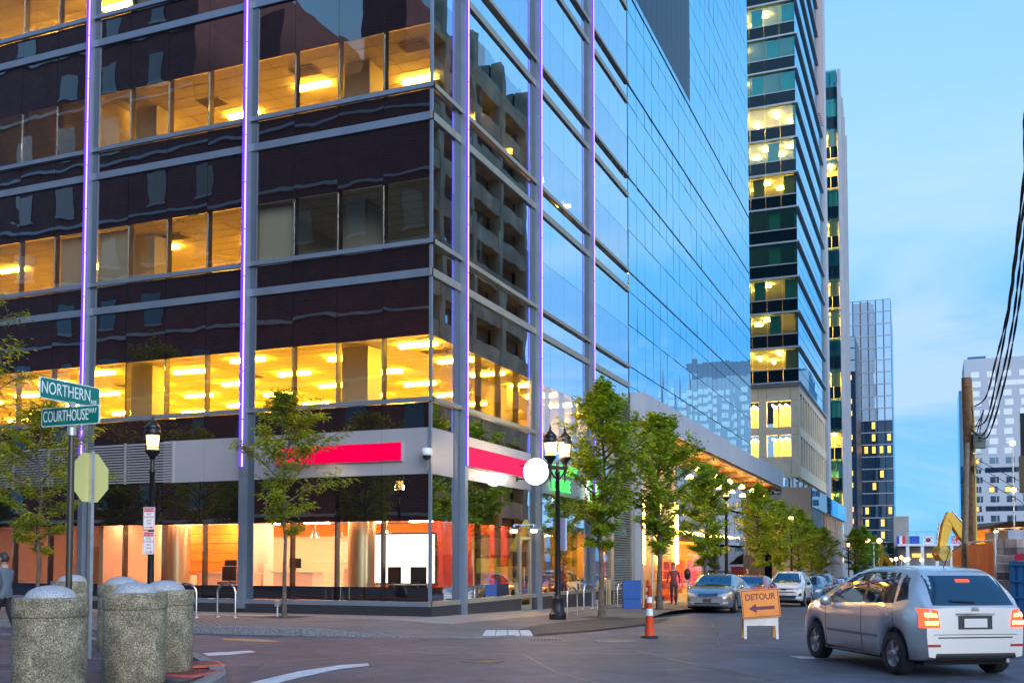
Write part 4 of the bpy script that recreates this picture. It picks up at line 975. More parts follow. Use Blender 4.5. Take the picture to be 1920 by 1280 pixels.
for r_ in range(20):
    zc = z6 - 4.8 - rh6*r_
    if zc < 4: break
    for c_ in range(12):
        xc = x6 + 2.9 + c_*4.35 + (0.4 if r_ % 2 else 0)
        if r_ in (9+1, 9+5) and c_ in (1, 2, 3) or (r_ in (4,) and c_ == 1) or (r_ == 1 and c_ in (2, 3)):
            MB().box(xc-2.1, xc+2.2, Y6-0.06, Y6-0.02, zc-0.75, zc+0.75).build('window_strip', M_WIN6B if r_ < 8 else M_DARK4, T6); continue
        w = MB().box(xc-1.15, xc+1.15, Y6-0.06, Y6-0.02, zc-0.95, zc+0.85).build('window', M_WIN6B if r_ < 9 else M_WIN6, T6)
        if r_ >= 9: 
            MB().box(xc+0.30, xc+0.48, Y6-0.10, Y6-0.061, zc-0.95, zc+0.85).build('mullion', M_HOTEL, w, world=False).location = (0,0,0)
            if (r_*5+c_*3) % 7 in (0, 3): MB().box(xc-1.1, xc+0.2, Y6-0.09, Y6-0.062, zc-0.8, zc+0.6).build('lit_blind', M_LITW, w, world=False).location = (0,0,0)

# ------------------------------------------------------------------ footbridge building with flags
Y7 = 255.0; g7 = ground(255)
fx0, fx1 = onY(1683, 1015, Y7).x, onY(1830, 1015, Y7).x
zb = onY(1740, 1019, Y7).z; zr = onY(1740, 998, Y7).z
T7 = thing('low_terminal', (fx0, Y7, g7), 'low white terminal with slim columns and a railed roof deck of flags', 'building')
M_WST = mat('white_steel', (0.75,0.77,0.80), 0.5)
MB().box(fx0, fx1, Y7-1, Y7+8, zb-0.5, zb).build('roof_beam', M_WST, T7)
MB().box(fx0, fx1, Y7+2, Y7+8, g7, zb-0.52).build('wall', M_GREYW, T7)
nn = 6
for i in range(nn): 
    xx = onY(1702+27.5*i, 1030, Y7).x; MB().box(xx-0.35, xx+0.35, Y7-0.9, Y7-0.3, g7, zb-0.51).build('column', M_WST, T7)
    MB().box(xx+0.9, xx+3.4, Y7+1.9, Y7+1.98, onY(1740, 1044, Y7).z, onY(1740, 1037, Y7).z).build('lit_window', M_LITW, T7)
for i in range(9):
    xx = fx0+(fx1-fx0)*i/8; MB().tube([(xx, Y7, zb), (xx, Y7, zr+0.4)], 0.06, 5).build('rail_post', M_LEDGE, T7)
MB().tube([(fx0, Y7, zr), (fx1, Y7, zr)], 0.05, 5).tube([(fx0, Y7, (zb+zr)/2), (fx1, Y7, (zb+zr)/2)], 0.03, 5).tube([(fx0, Y7, zr+0.35), (fx1, Y7, zr+0.35)], 0.04, 5).build('roof_rail', M_LEDGE, T7)
fm = {n_: mat('flag_'+n_, c_, 0.8) for n_, c_ in dict(white=(0.8,0.8,0.82), red=(0.7,0.03,0.06), blue=(0.02,0.09,0.5), navy=(0.02,0.04,0.3), black=(0.02,0.02,0.02), gold=(0.8,0.5,0.02)).items()}
def flag(px0, px1, label):
    a, b = onY(px0, 1011, Y7-0.3), onY(px1, 1011, Y7-0.3); t = thing('flag', ((a.x+b.x)/2, Y7-0.3, zb+0.05), label, 'flag', 'flags hung along the terminal roof rail')
    w = b.x-a.x; h = onY(px0, 1004.5, Y7-0.3).z - zb - 0.05
    return t, w, h
def frect(t, name, m, x0, x1, z0, z1, p=0): return MB().box(x0, x1, -0.02-p, 0.02, z0, z1).build(name, fm[m], t, world=False)
t, w, h = flag(1681, 1697, 'flag with vertical white and red bands at the left end of the rail')
frect(t, 'blue_band', 'blue', -w/2, -w/6, 0, h); frect(t, 'white_band', 'white', -w/6+0.01, w/6, 0, h); frect(t, 'red_band', 'red', w/6+0.01, w/2, 0, h)
t, w, h = flag(1705, 1724, 'plain blue flag with a faint ring of stars on the roof rail')
frect(t, 'cloth', 'blue', -w/2, w/2, 0, h)
for i in range(12): 
    a_ = i*math.pi/6; frect(t, 'star', 'gold', 0.5*math.cos(a_)-0.04, 0.5*math.cos(a_)+0.04, h/2+0.5*math.sin(a_)-0.04, h/2+0.5*math.sin(a_)+0.04, 0.01)
t, w, h = flag(1731, 1750, 'white flag with a red and blue disc on the roof rail')
frect(t, 'cloth', 'white', -w/2, w/2, 0, h)
for nm, m_, a0 in (('red_half', 'red', 0), ('blue_half', 'navy', math.pi)):
    MB().prism([(0.55*math.cos(a0+math.pi*i/12), h/2+0.55*math.sin(a0+math.pi*i/12)) for i in range(13)], -0.05, -0.021, 0, 'y').build(nm, fm[m_], t, world=False)
for sx in (-1, 1):
    for sz in (-1, 1):
        for k in range(3): frect(t, 'bar', 'black', sx*w*0.33-0.16, sx*w*0.33+0.16, h/2+sz*h*0.28+(k-1)*0.12-0.03, h/2+sz*h*0.28+(k-1)*0.12+0.03, 0.01)
t, w, h = flag(1758, 1777, 'black, red and gold flag partly behind the yellow digger arm')
frect(t, 'black_band', 'black', -w/2, w/2, 2*h/3+0.01, h); frect(t, 'red_band', 'red', -w/2, w/2, h/3+0.01, 2*h/3); frect(t, 'gold_band', 'gold', -w/2, w/2, 0, h/3)
t, w, h = flag(1784, 1803, 'blue flag with red and white crosses beside the wooden pole')
frect(t, 'cloth', 'navy', -w/2, w/2, 0, h)
for s in (-1, 1):
    an = math.atan2(h, w)*s; MB().cbox((0, -0.03, h/2), (math.hypot(w, h)*0.92, 0.012, 0.26), 0, Matrix.Rotation(-an, 3, 'Y')).build('white_diagonal', fm['white'], t, world=False)
    MB().cbox((0, -0.04-0.001*s, h/2), (math.hypot(w, h)*0.92, 0.008, 0.09), 0, Matrix.Rotation(-an, 3, 'Y')).build('red_diagonal', fm['red'], t, world=False)
frect(t, 'white_cross', 'white', -w/2, w/2, h/2-0.3, h/2+0.3, 0.031); frect(t, 'white_cross', 'white', -0.3, 0.3, 0, h, 0.033); frect(t, 'red_cross', 'red', -w/2, w/2, h/2-0.17, h/2+0.17, 0.038); frect(t, 'red_cross', 'red', -0.17, 0.17, 0, h, 0.040)

# ------------------------------------------------------------------ buildings across the streets, seen in the glass
M_BRICK = brick_mat('dark_red_brick', (0.26,0.075,0.062), (0.20,0.055,0.05), (0.22,0.13,0.12), 0.42, 0.15, rot=(R(90),0,0))
M_STRING = mat('pale_stringcourse', (0.62,0.60,0.58), 0.7)
M_BWIN = glass('brick_building_window', (0.01,0.02,0.03), 0.12, 0.5, False, wave=0.001)
TB = thing('brick_courthouse', (-60, -10, 0), 'dark red brick building with pale bands behind the camera, seen only as a reflection', 'building')
MB().box(-120, -50, -40, -10, -0.5, 50).box(-49.98, -24, -40, -10, -0.5, 35.5).box(-23.98, -19, -38, -11, -0.5, 30).build('brick_wall', M_BRICK, TB)
MB().box(-36, -32.5, -20, -10.3, 35.52, 41).box(-45.5, -42.5, -20, -10.3, 35.52, 41.5).build('chimney_block', M_BRICK, TB)
for k in range(9):
    z = 4.5 + 4.6*k
    if z > 33: rngs = [(-120, -50)]
    else: rngs = [(-120, -24)]
    for a, b in rngs: MB().box(a, b, -9.99, -9.82, z, z+0.22).build('stringcourse', M_STRING, TB)
    for j in range(22):
        xx = -116 + 4.4*j
        if xx > -52 and z > 28: continue
        if xx > -50 and k not in (1, 4): continue
        if (j*3+k) % 4 == 0: continue
        w = MB().box(xx, xx+1.6, -9.985, -9.93, z+1.0, z+3.2).build('window', M_BWIN, TB)
        MB().box(xx-0.1, xx+1.7, -9.98, -9.84, z+0.82, z+0.99).build('sill', M_STRING, w, world=False).location = (0,0,0)
TR = thing('balcony_tower', (12, 80, ground(80)), 'brown stepped tower with dark window bands, off to the right and seen reflected', 'building')
M_BROWN = mat('brown_precast', (0.60, 0.36, 0.20), 0.8, var=0.3, vscale=0.4)
M_MIR5 = glass('bluish_tower_glass', (0.05,0.08,0.10), 0.35, 0.7, False, wave=0.002)
MB().box(13.2, 40, 62, 96, ground(80), 50).build('glass_core', M_MIR5, TR)
for k in range(13):
    z = ground(80)+3.3+3.55*k; st_ = 0.9*(k % 3)
    MB().box(12.0-0.0*st_, 40, 62-(k % 2)*0.8, 95+st_, z, z+1.55).build('parapet_band', M_BROWN, TR)
for j in range(6): MB().box(11.9, 13.1, 62.5+6.4*j, 63.3+6.4*j, ground(80), 49).build('brown_pier', M_BROWN, TR)
# ------------------------------------------------------------------ trees
M_BARK = mat('bark', (0.11, 0.085, 0.065), 0.9, var=0.35, vscale=9, bump=0.01, bscale=25, coords='Object')
M_LEAF = foliage('street_tree_leaf', (0.10, 0.21, 0.010), (0.50, 0.62, 0.025), 0.5)
M_LEAF2 = foliage('locust_leaf', (0.14, 0.21, 0.012), (0.52, 0.53, 0.025), 0.5)
M_LEAF3 = foliage('dark_leaf', (0.04, 0.085, 0.018), (0.13, 0.18, 0.03), 0.4)
def leaf_quad(mb, p, d, nrm, ln, wd, bend=0.25):
    d = d.normalized(); s = d.cross(nrm)
    if s.length < 1e-4: s = d.orthogonal()
    s.normalize(); up = s.cross(d)
    a = p; b = p + d*ln*0.45 + s*wd*0.5 - up*0.02*ln; c = p + d*ln - up*bend*ln; e = p + d*ln*0.45 - s*wd*0.5 - up*0.02*ln
    mb.add([a, b, c, e], [(0,1,2),(0,2,3)])
def make_tree(seed, height, trunk_h, spread, nlimb, leaves, leaf_len, leaf_w, trunk_r, flat=0.6, shape=0.45, droop=0.25, locust=False):
    """returns meshes for trunk-with-limbs and crown"""
    rg = random.Random(seed); wood = MB(); lf = MB()
    pts = []; n = 9
    for i in range(n+1):
        t = i/n; pts.append(Vector((rg.uniform(-1,1)*0.05*height*0.12*t*4, rg.uniform(-1,1)*0.05*height*0.12*t*4, height*0.97*t)))
    rad = [trunk_r*(1.25 if i == 0 else 1.0)*(1-0.93*(i/n)**0.9)+0.008 for i in range(n+1)]
    wood.tube(pts, rad, 8)
    def trunk_at(z):
        t = max(0, min(0.999, z/(height*0.97)))*n; i = int(t); return pts[i].lerp(pts[i+1], t-i)
    tips = []
    for k in range(nlimb):
        f = (k+0.5)/nlimb; z = trunk_h + (height*0.93-trunk_h)*f**0.92; az = k*2.39996 + rg.uniform(-.5,.5)
        env = (f/shape)**0.55 if f < shape else ((1-f)/(1-shape))**0.75
        L = spread*max(0.16, env)*rg.uniform(0.62, 1.18)
        el = R(rg.uniform(18, 42)) + 0.35*f
        d = Vector((math.cos(az)*math.cos(el), math.sin(az)*math.cos(el), math.sin(el)))
        p = trunk_at(z); bp = [p]; m = 5
        for i in range(m):
            d = (d + Vector((rg.uniform(-.22,.22), rg.uniform(-.22,.22), rg.uniform(-.16,.10)))).normalized()
            bp.append(bp[-1] + d*L/m)
        r0 = trunk_r*0.34*(1-0.6*f)+0.006
        wood.tube(bp, [r0*(1-0.85*i/m)+0.003 for i in range(m+1)], 5)
        for i in range(2, m+1):
            for q in range(3):
                a2 = rg.uniform(0, 2*math.pi); dd = (bp[i]-bp[i-1]).normalized()*0.6 + Vector((math.cos(a2), math.sin(a2), rg.uniform(-.2,.4)))*0.6
                l2 = L*rg.uniform(0.16, 0.34)+0.12; tp = bp[i-1].lerp(bp[i], rg.random()) ; te = tp + dd.normalized()*l2
                wood.tube([tp, (tp+te)/2 + Vector((0,0,0.03)), te], [0.007, 0.005, 0.003], 4, cap=False); tips.append((tp, te))
    tips.append((trunk_at(height*0.88), trunk_at(height*0.97)+Vector((0,0,height*0.03))))
    tips.append((trunk_at(height*0.8), trunk_at(height*0.9)+Vector((.1,0.1,height*0.04))))
    per = max(1, leaves//len(tips))
    for (a, b) in tips:
        ax = (b-a).normalized()
        wgt = rg.choice([0.35, 0.8, 1.0, 1.3, 1.6])
        for q in range(int(per*wgt)):
            t = rg.random()*1.12
            p = a.lerp(b, t) + Vector((rg.gauss(0,.07), rg.gauss(0,.07), rg.gauss(0,.045)))
            az = rg.uniform(0, 2*math.pi)
            d = ax*0.7 + Vector((math.cos(az), math.sin(az), rg.uniform(-.55,.25)))*0.9
            nn = Vector((rg.gauss(0,flat), rg.gauss(0,flat), 1))
            s_ = rg.uniform(0.65, 1.25)
            leaf_quad(lf, p, d, nn.normalized(), leaf_len*s_, leaf_w*s_, droop)
    return wood, lf
def tree_thing(name, loc, label, group, wood, lf, leafm, rz=0.0, scale=1.0):
    t = thing(name, loc, label, 'tree', group, rz); t.scale = (scale,)*3
    wood_me = wood.mesh('trunk', M_BARK) if isinstance(wood, MB) else wood
    lf_me = lf.mesh('crown', leafm) if isinstance(lf, MB) else lf
    link('trunk', wood_me, t, False); tag(link('crown', lf_me, t, False), kind='stuff')
    return t
GS = 'trees along the street pavement'
wa, la = make_tree(3, 6.95, 1.9, 1.75, 46, 13500, 0.135, 0.085, 0.085, flat=0.5, shape=0.38)
wb, lb = make_tree(8, 6.6, 1.8, 1.9, 44, 13000, 0.145, 0.09, 0.095, flat=0.5, shape=0.42)
wc, lc = make_tree(21, 6.3, 1.7, 1.8, 40, 11500, 0.15, 0.095, 0.09, flat=0.5, shape=0.40)
mesh_a = (wa.mesh('trunk', M_BARK), la.mesh('crown', M_LEAF)); mesh_b = (wb.mesh('trunk', M_BARK), lb.mesh('crown', M_LEAF)); mesh_c = (wc.mesh('trunk', M_BARK), lc.mesh('crown', M_LEAF))
def street_tree(px, Y, mesh, label, rz, sc=1.0):
    x = -8.95 if px is None else onX_px(px, Y); return tree_thing('street_tree', (x, Y, ground(Y)+pave_h(x, Y)), label, GS, mesh[0], mesh[1], None, rz, sc)
M_SOIL = mat('tree_pit_soil', (0.045,0.032,0.022), 0.95, var=0.4, vscale=12)
def pit(x, y, s_=0.55):
    tag(MB().add([(x-s_, y-s_, ground(y-s_)+pave_h(x-s_,y-s_)+0.012), (x+s_, y-s_, ground(y-s_)+pave_h(x+s_,y-s_)+0.012), (x+s_, y+s_, ground(y+s_)+pave_h(x+s_,y+s_)+0.012), (x-s_, y+s_, ground(y+s_)+pave_h(x-s_,y+s_)+0.012)], [(0,1,2,3)]).build('tree_pit', M_SOIL), kind='structure')
def onX_px(px, Y):
    r = ray(px, 1050); return r.x/r.y*Y
for px, Y, me_, lab, rz, sc in (
    (1128, 30.6, mesh_a, 'leafy street tree right of the double lantern, nearest of the row', 0.4, 1.1),
    (1236, 36.0, mesh_b, 'leafy street tree behind the thin metal sign post and blue news box', 1.9, 1.09),
    (1322, 45.5, mesh_c, 'leafy street tree behind the silver sedan', 2.7, 1.02),
    (1424, 56.0, mesh_a, 'leafy street tree above the red car roof', 3.6, 0.93),
    (1462, 63.5, mesh_b, 'leafy street tree behind the white car, left of its street lamp', 5.0, 0.92),
    (1497, 73.0, mesh_c, 'leafy street tree just right of the lamp behind the white car', 0.9, 0.98),
    (1520, 82.0, mesh_a, 'leafy street tree above the black car', 2.2, 0.86),
    (1541, 93.0, mesh_b, 'leafy street tree beside the rust awning', 4.1, 0.9),
    (1603, 122.0, mesh_c, 'bushy street tree around the farthest lit lamp post', 1.0, 1.15),
    (1622, 150.0, mesh_a, 'bushy street tree in front of the mirror grid tower', 3.0, 1.2),
    (1640, 190.0, mesh_b, 'small street tree beside the grey stair pylon', 5.2, 1.2)):
    tt = street_tree(px, Y, me_, lab, rz, sc)
    if Y < 60: pit(tt.location.x, Y)
# young locust before the shop, and the ones at the left edge
wl_, ll_ = make_tree(14, 6.3, 2.1, 1.75, 26, 7600, 0.125, 0.042, 0.055, flat=0.45, shape=0.35, droop=0.45)
wl2, ll2 = make_tree(31, 6.4, 1.7, 2.3, 27, 8200, 0.125, 0.045, 0.06, flat=0.45, shape=0.40, droop=0.45)
p = gp(533, 1157, KH); pit(p.x, p.y, 0.6); tree_thing('young_tree', (p.x, p.y, p.z), 'young light green tree in front of the pink sign and shop windows', 'young trees before the shop', wl_, ll_, M_LEAF2, 1.1)
lx = onX_px(72, 21.6)
tree_thing('young_tree', (lx, 21.6, ground(21.6)+KH), 'young tree at the left edge behind the green street signs', 'young trees before the shop', wl2, ll2, M_LEAF2, 2.2, 0.95)
lx = onX_px(-95, 20.8); wl3, ll3 = make_tree(44, 6.4, 1.7, 2.3, 24, 4300, 0.10, 0.04, 0.06, flat=0.45, shape=0.40, droop=0.45)
tree_thing('young_tree', (lx, 20.8, ground(20.8)+KH), 'taller tree reaching in from the left edge above the street signs', 'young trees before the shop', wl3, ll3, M_LEAF2, 4.4, 1.5)
# trees behind the camera that show in the dark glass
for i, (x, y, me_, lab) in enumerate(((-24, -3, mesh_b, 'dark'), (-32, -4, mesh_a, 'dark'), (-41, -3, mesh_c, 'dark'), (-51, -4, mesh_b, 'dark'), (-62, -3, mesh_a, 'dark'))):
    tree_thing('plaza_tree', (x, y, 0), 'leafy plaza tree seen only in reflection, %s from the left' % ('fifth','fourth','third','second','first')[i], 'plaza trees seen in reflection', me_[0], me_[1], None, i*1.3, 1.15)

# ------------------------------------------------------------------ street lamps
M_LGLASS = emit('lantern_glow', (1.0, 0.60, 0.17), 3.4)
def lantern_parts(parent, cx, cz, s=1.0):
    c = (cx, 0, cz)
    MB().lathe([(0.03*s, 0), (0.07*s, 0.05*s), (0.10*s, 0.12*s), (0.17*s, 0.20*s), (0.19*s, 0.24*s), (0.185*s, 0.27*s)], 12, c).build('lantern_base', M_BLACK, parent, 0, False)
    MB().lathe([(0.13*s, 0.27*s), (0.165*s, 0.66*s)], 16, c).build('lantern_glass', M_LGLASS, parent, 0, False)
    mb = MB()
    for k in range(8):
        a = 2*math.pi*k/8; mb.tube([(cx+0.155*s*math.cos(a), 0.155*s*math.sin(a), cz+0.26*s), (cx+0.185*s*math.cos(a), 0.185*s*math.sin(a), cz+0.68*s)], 0.009*s, 4)
    for z in (0.33, 0.64): mb.lathe([(0.172*s, z*s), (0.192*s, z*s+0.004), (0.192*s, z*s+0.018*s), (0.172*s, z*s+0.022*s)], 16, c)
    mb.build('lantern_cage', M_BLACK, parent, 0, False)
    MB().lathe([(0.21*s, 0.67*s), (0.23*s, 0.70*s), (0.20*s, 0.74*s), (0.19*s, 0.82*s), (0.21*s, 0.84*s), (0.13*s, 0.93*s), (0.06*s, 1.0*s), (0.035*s, 1.05*s), (0.045*s, 1.08*s), (0.02*s, 1.12*s), (0.008*s, 1.2*s)], 12, c).build('lantern_roof', M_BLACK, parent, 0, False)
def lamp_light(parent, z, e=120):
    L = bpy.data.lights.new('lamp_light', 'POINT'); L.energy = e; L.color = (1.0, 0.68, 0.34); L.shadow_soft_size = 0.2
    o = bpy.data.objects.new('lamp_light', L); C.objects.link(o); o.parent = parent; o.location = (0, 0, z)
def street_lamp(loc, h, label, double=False, rz=0.0, light=0, group='street lamps with lanterns'):
    t = thing('street_lamp', loc, label, 'street lamp', group, rz)
    MB().lathe([(0.27,0),(0.27,0.16),(0.24,0.20),(0.21,0.24),(0.17,0.55),(0.19,0.60),(0.12,0.66),(0.10,0.75)], 8, phase=R(22.5)).build('base', M_BLACK, t, 0.006, False)
    MB().lathe([(0.085,0.7),(0.062,h-0.35),(0.08,h-0.33),(0.08,h-0.28),(0.055,h-0.25),(0.05,h)], 14).build('post', M_BLACK, t, 0, False)
    if double:
        ht = h - 0.1
        MB().box(-0.36, 0.36, -0.05, 0.05, ht-0.12, ht-0.02).tube([(-0.3,0,ht-0.12),(-0.18,0,ht-0.3),(-0.05,0,ht-0.4)], 0.025).tube([(0.3,0,ht-0.12),(0.18,0,ht-0.3),(0.05,0,ht-0.4)], 0.025).build('crossarm', M_BLACK, t, 0, False)
        for sx in (-1, 1):
            MB().tube([(sx*0.29,0,ht-0.5),(sx*0.29,0,ht+0.05)], [0.02,0.055], 8).build('finial', M_BLACK, t, 0, False); lantern_parts(t, sx*0.29, ht)
    else: lantern_parts(t, 0, h-0.02)
    if light: lamp_light(t, h+0.35, light)
    return t
p = gp(1046, 1160, KH*0.2); DL = street_lamp((p.x, p.y, p.z), 4.60, 'black street lamp with two lit lanterns before the round white sign', True, R(62), 420, 'double lantern street lamps')
MB().box(0.10, 0.16, -0.22, 0.22, 2.0, 2.95).build('banner', mat('pale_banner', (0.42,0.46,0.66), 0.7), DL, 0, False)
Yl = 20.6; xl_ = onX_px(283, Yl)
LL = street_lamp((xl_, Yl, ground(Yl)+KH), 4.05, 'black street lamp with one lit lantern and two parking signs on its post', False, 0.3, 150)
for px, Y, lab in ((1362, 46.5, 'black street lamp half hidden in the trees behind the silver sedan'), (1484, 68.0, 'lit street lamp among the trees behind the white car'), (1591, 117.0, 'lit street lamp standing clear at the far end of the tree row')):
    x = onX_px(px, Y); street_lamp((x, Y, ground(Y)+KH), 4.6, lab, False, 0.0, 420)
street_lamp((-20.0, 13.2, ground(13)+KH), 4.05, 'black street lamp out of frame, its lantern mirrored in the dark glass', False, 0.0, 150)
street_lamp((8.6, 7.0, 0.0), 4.3, 'black street lamp out of frame on the right side of the crossing', False, 0.0, 130)
M_GLOBE = emit('far_globe_light', (1.0, 0.60, 0.18), 4)
for i, (px, py, d) in enumerate(((1638, 1017, 150), (1680, 1050, 210), (1690, 1047, 215), (1697, 1052, 190), (1670, 1053, 180), (1728, 1052, 200), (1703, 1050, 220))):
    q = at(px, py, d); gz = ground(q.y); t = thing('globe_lamp', (q.x, q.y, gz), ('white twin globe lamp at the end of the tree row', 'tiny lit globe lamp just right of the grid tower foot', 'tiny lit globe lamp third from the left of the far cluster', 'tiny lit globe lamp nearest the terminal columns, low in the cluster', 'tiny lit globe lamp leftmost of the far cluster', 'tiny lit globe lamp by the red skip, apart from the cluster', 'tiny lit globe lamp at the right end of the far cluster')[i], 'street lamp', 'far globe lamps' if i else None)
    MB().tube([(0,0,0),(0,0,q.z-gz)], 0.07, 6).build('post', M_WST, t, 0, False)
    for a in ((-0.8,0.8) if i == 0 else (0,)): 
        MB().lathe([(0.05,-0.4),(0.32,-0.2),(0.4,0),(0.32,0.2),(0.05,0.4)], 10, (a,0,q.z-gz+0.3)).build('globe', M_GLOBE, t, 0, False)
    if i == 0: MB().tube([(-0.8,0,q.z-gz),(0.8,0,q.z-gz)], 0.06, 6).build('crossarm', M_WST, t, 0, False)

# ------------------------------------------------------------------ signs on posts
M_SIGNW = mat('sign_white', (0.82,0.82,0.80), 0.5); M_SIGNR = mat('sign_red', (0.55,0.03,0.06), 0.5); M_SIGNG = mat('street_sign_green', (0.0,0.17,0.13), 0.4); M_GALV = mat('galvanised_steel', (0.52,0.53,0.52), 0.42, 0.75, var=0.12, vscale=6)
for zc, lines in ((2.55, ('TOW ZONE', 'NO', 'PARKING', 'ANY', 'TIME')), (1.93, ('TOW ZONE', 'NO', 'STOPPING', 'FIRE', 'LANE'))):
    t = thing('parking_sign', (xl_, Yl-0.09, ground(Yl)+KH+zc), 'upper red and white no parking sign on the left street lamp post' if zc > 2 else 'lower red and white no parking sign on the left street lamp post', 'sign', rz=R(14))
    MB().box(-0.155, 0.155, -0.004, 0.008, -0.285, 0.285).build('plate', M_SIGNW, t, 0, False)
    fr = MB(); 
    for a in ((-0.145,0.145,0.265,0.272),(-0.145,0.145,-0.272,-0.265),(-0.145,-0.138,-0.264,0.264),(0.138,0.145,-0.264,0.264)): fr.box(a[0],a[1],-0.007,-0.0042,a[2],a[3])
    fr.build('border', M_SIGNR, t, 0, False)
    MB().box(-0.13, 0.13, -0.008, -0.0045, 0.17, 0.26).build('red_header', M_SIGNR, t, 0, False)
    lettering('header_letters', lines[0], 0.062, M_SIGNW, t, (0,-0.009,0.213), (1,0,0), (0,0,1), 0.001, 0.85)
    for i, (l_, s_) in enumerate(zip(lines[1:], (0.095, 0.07, 0.07, 0.07))): lettering('letters', l_, s_, M_SIGNR, t, (0,-0.006,0.115-0.082*i), (1,0,0), (0,0,1), 0.001, 0.9)
    MB().box(-0.10, 0.06, -0.008, -0.0045, -0.232, -0.218).prism([(0.05,-0.25),(0.11,-0.225),(0.05,-0.20)], -0.008, -0.0046, 0, 'y').build('arrow', M_SIGNR, t, 0, False)
# street name signs on their pole
sp = at(129, 1098, 14.2); spx, spy = sp.x, sp.y; spg = ground(spy)+KH
sn = thing('street_sign_post', (spx, spy, spg), 'dark pole carrying two green street name signs above the round bollards', 'sign post')
hz = at(129, 812, 14.2).z - spg
MB().tube([(0,0,0),(0,0,hz)], 0.045, 14).build('pole', mat('dark_bronze_pole', (0.07,0.062,0.05), 0.35, 0.5), sn, 0, False)
MB().lathe([(0.062,hz-0.02),(0.062,hz+0.09)], 14).box(-0.06,0.06,-0.02,0.02,hz+0.09,hz+0.12).box(-0.02,0.02,-0.05,0.05,hz+0.38,hz+0.45).build('cap_bracket', M_GALV, sn, 0, False)
def name_blade(label, z, L, h, along, words, off):
    t = thing('street_name_sign', (spx+off[0], spy+off[1], spg+z), label, 'street sign', rz=0 if along == 'x' else R(90))
    def rrect(w, hh, r, d0, d1):
        pts = []
        for cx, cz, a0 in ((w/2-r, hh/2-r, 0), (-w/2+r, hh/2-r, 90), (-w/2+r, -hh/2+r, 180), (w/2-r, -hh/2+r, 270)):
            for k in range(5): a = R(a0+22.5*k); pts.append((cx+r*math.cos(a), cz+r*math.sin(a)))
        return MB().prism(pts, d0, d1, 0, 'y')
    rrect(L, h, 0.04, -0.008, 0.008).build('white_edge', M_SIGNW, t, 0, False)
    for s in (-1, 1): rrect(L-0.025, h-0.025, 0.032, s*0.0085, s*0.0105).build('green_face', M_SIGNG, t, 0, False)
    for (w, size, x, zz, xs) in words:
        lettering('letters', w, size, M_SIGNW, t, (x, -0.012, zz), (1,0,0), (0,0,1), 0.0015, xs, 'LEFT', 0.0)
    return t
HB = 0.265
name_blade('green street name sign reading COURTHOUSE WAY, lower of the two', hz+0.12+HB/2, 1.06, HB, 'x', [('COURTHOUSE', 0.225, -0.50, 0.0, 0.56), ('WAY', 0.10, 0.33, 0.05, 0.68)], (-0.01, -0.02))
name_blade('green street name sign reading NORTHERN AVE, upper of the two', hz+0.45+HB/2, 1.08, HB+0.03, 'y', [('NORTHERN', 0.24, -0.52, 0.0, 0.68), ('AVE', 0.09, 0.36, -0.08, 0.75)], (-0.04, 0.0))
# back of a stop sign
st = at(168, 1100, 15.4); stg = ground(st.y)+KH
so_ = thing('stop_sign', (st.x, st.y, stg), 'pale metal back of an octagonal stop sign on a steel post', 'sign')
zc = at(168, 894, 15.4).z - stg
oc = [(0.40*math.cos(R(22.5+45*k)), zc+0.40*math.sin(R(22.5+45*k))) for k in range(8)]
MB().prism(oc, -0.035, -0.029, 0, 'x').build('octagon', mat('lamplit_sign_back', (0.82,0.72,0.24), 0.4, 0.25), so_, 0, False)  # yellow lamplight is painted into the base colour of the metal back
MB().prism([(a*0.985, zc+(b-zc)*0.985) for a, b in oc], -0.039, -0.0355, 0, 'x').build('red_face', M_SIGNR, so_, 0, False)
MB().box(-0.028, 0.028, -0.03, 0.03, 0, zc+0.40).tube([(0.03,0,zc+0.33),(0.045,0,zc+0.33)], 0.012).tube([(0.03,0,zc-0.3),(0.045,0,zc-0.3)], 0.012).build('post', M_GALV, so_, 0, False)
# thin sign post on the right pavement
q = gp(1224, 1142, 0.03); t = thing('sign_post', (q.x, q.y, q.z), 'thin metal post with a small sign seen edge on, beside the tall orange cone', 'sign post', rz=R(50))
h_ = (1142-975)*proj(q)[2]/1920
MB().tube([(0,0,0),(0,0,h_)], 0.03, 8).build('post', M_GALV, t, 0, False); MB().box(-0.16, 0.16, -0.04, -0.032, h_-0.5, h_).build('sign_plate', M_SIGNW, t, 0, False)

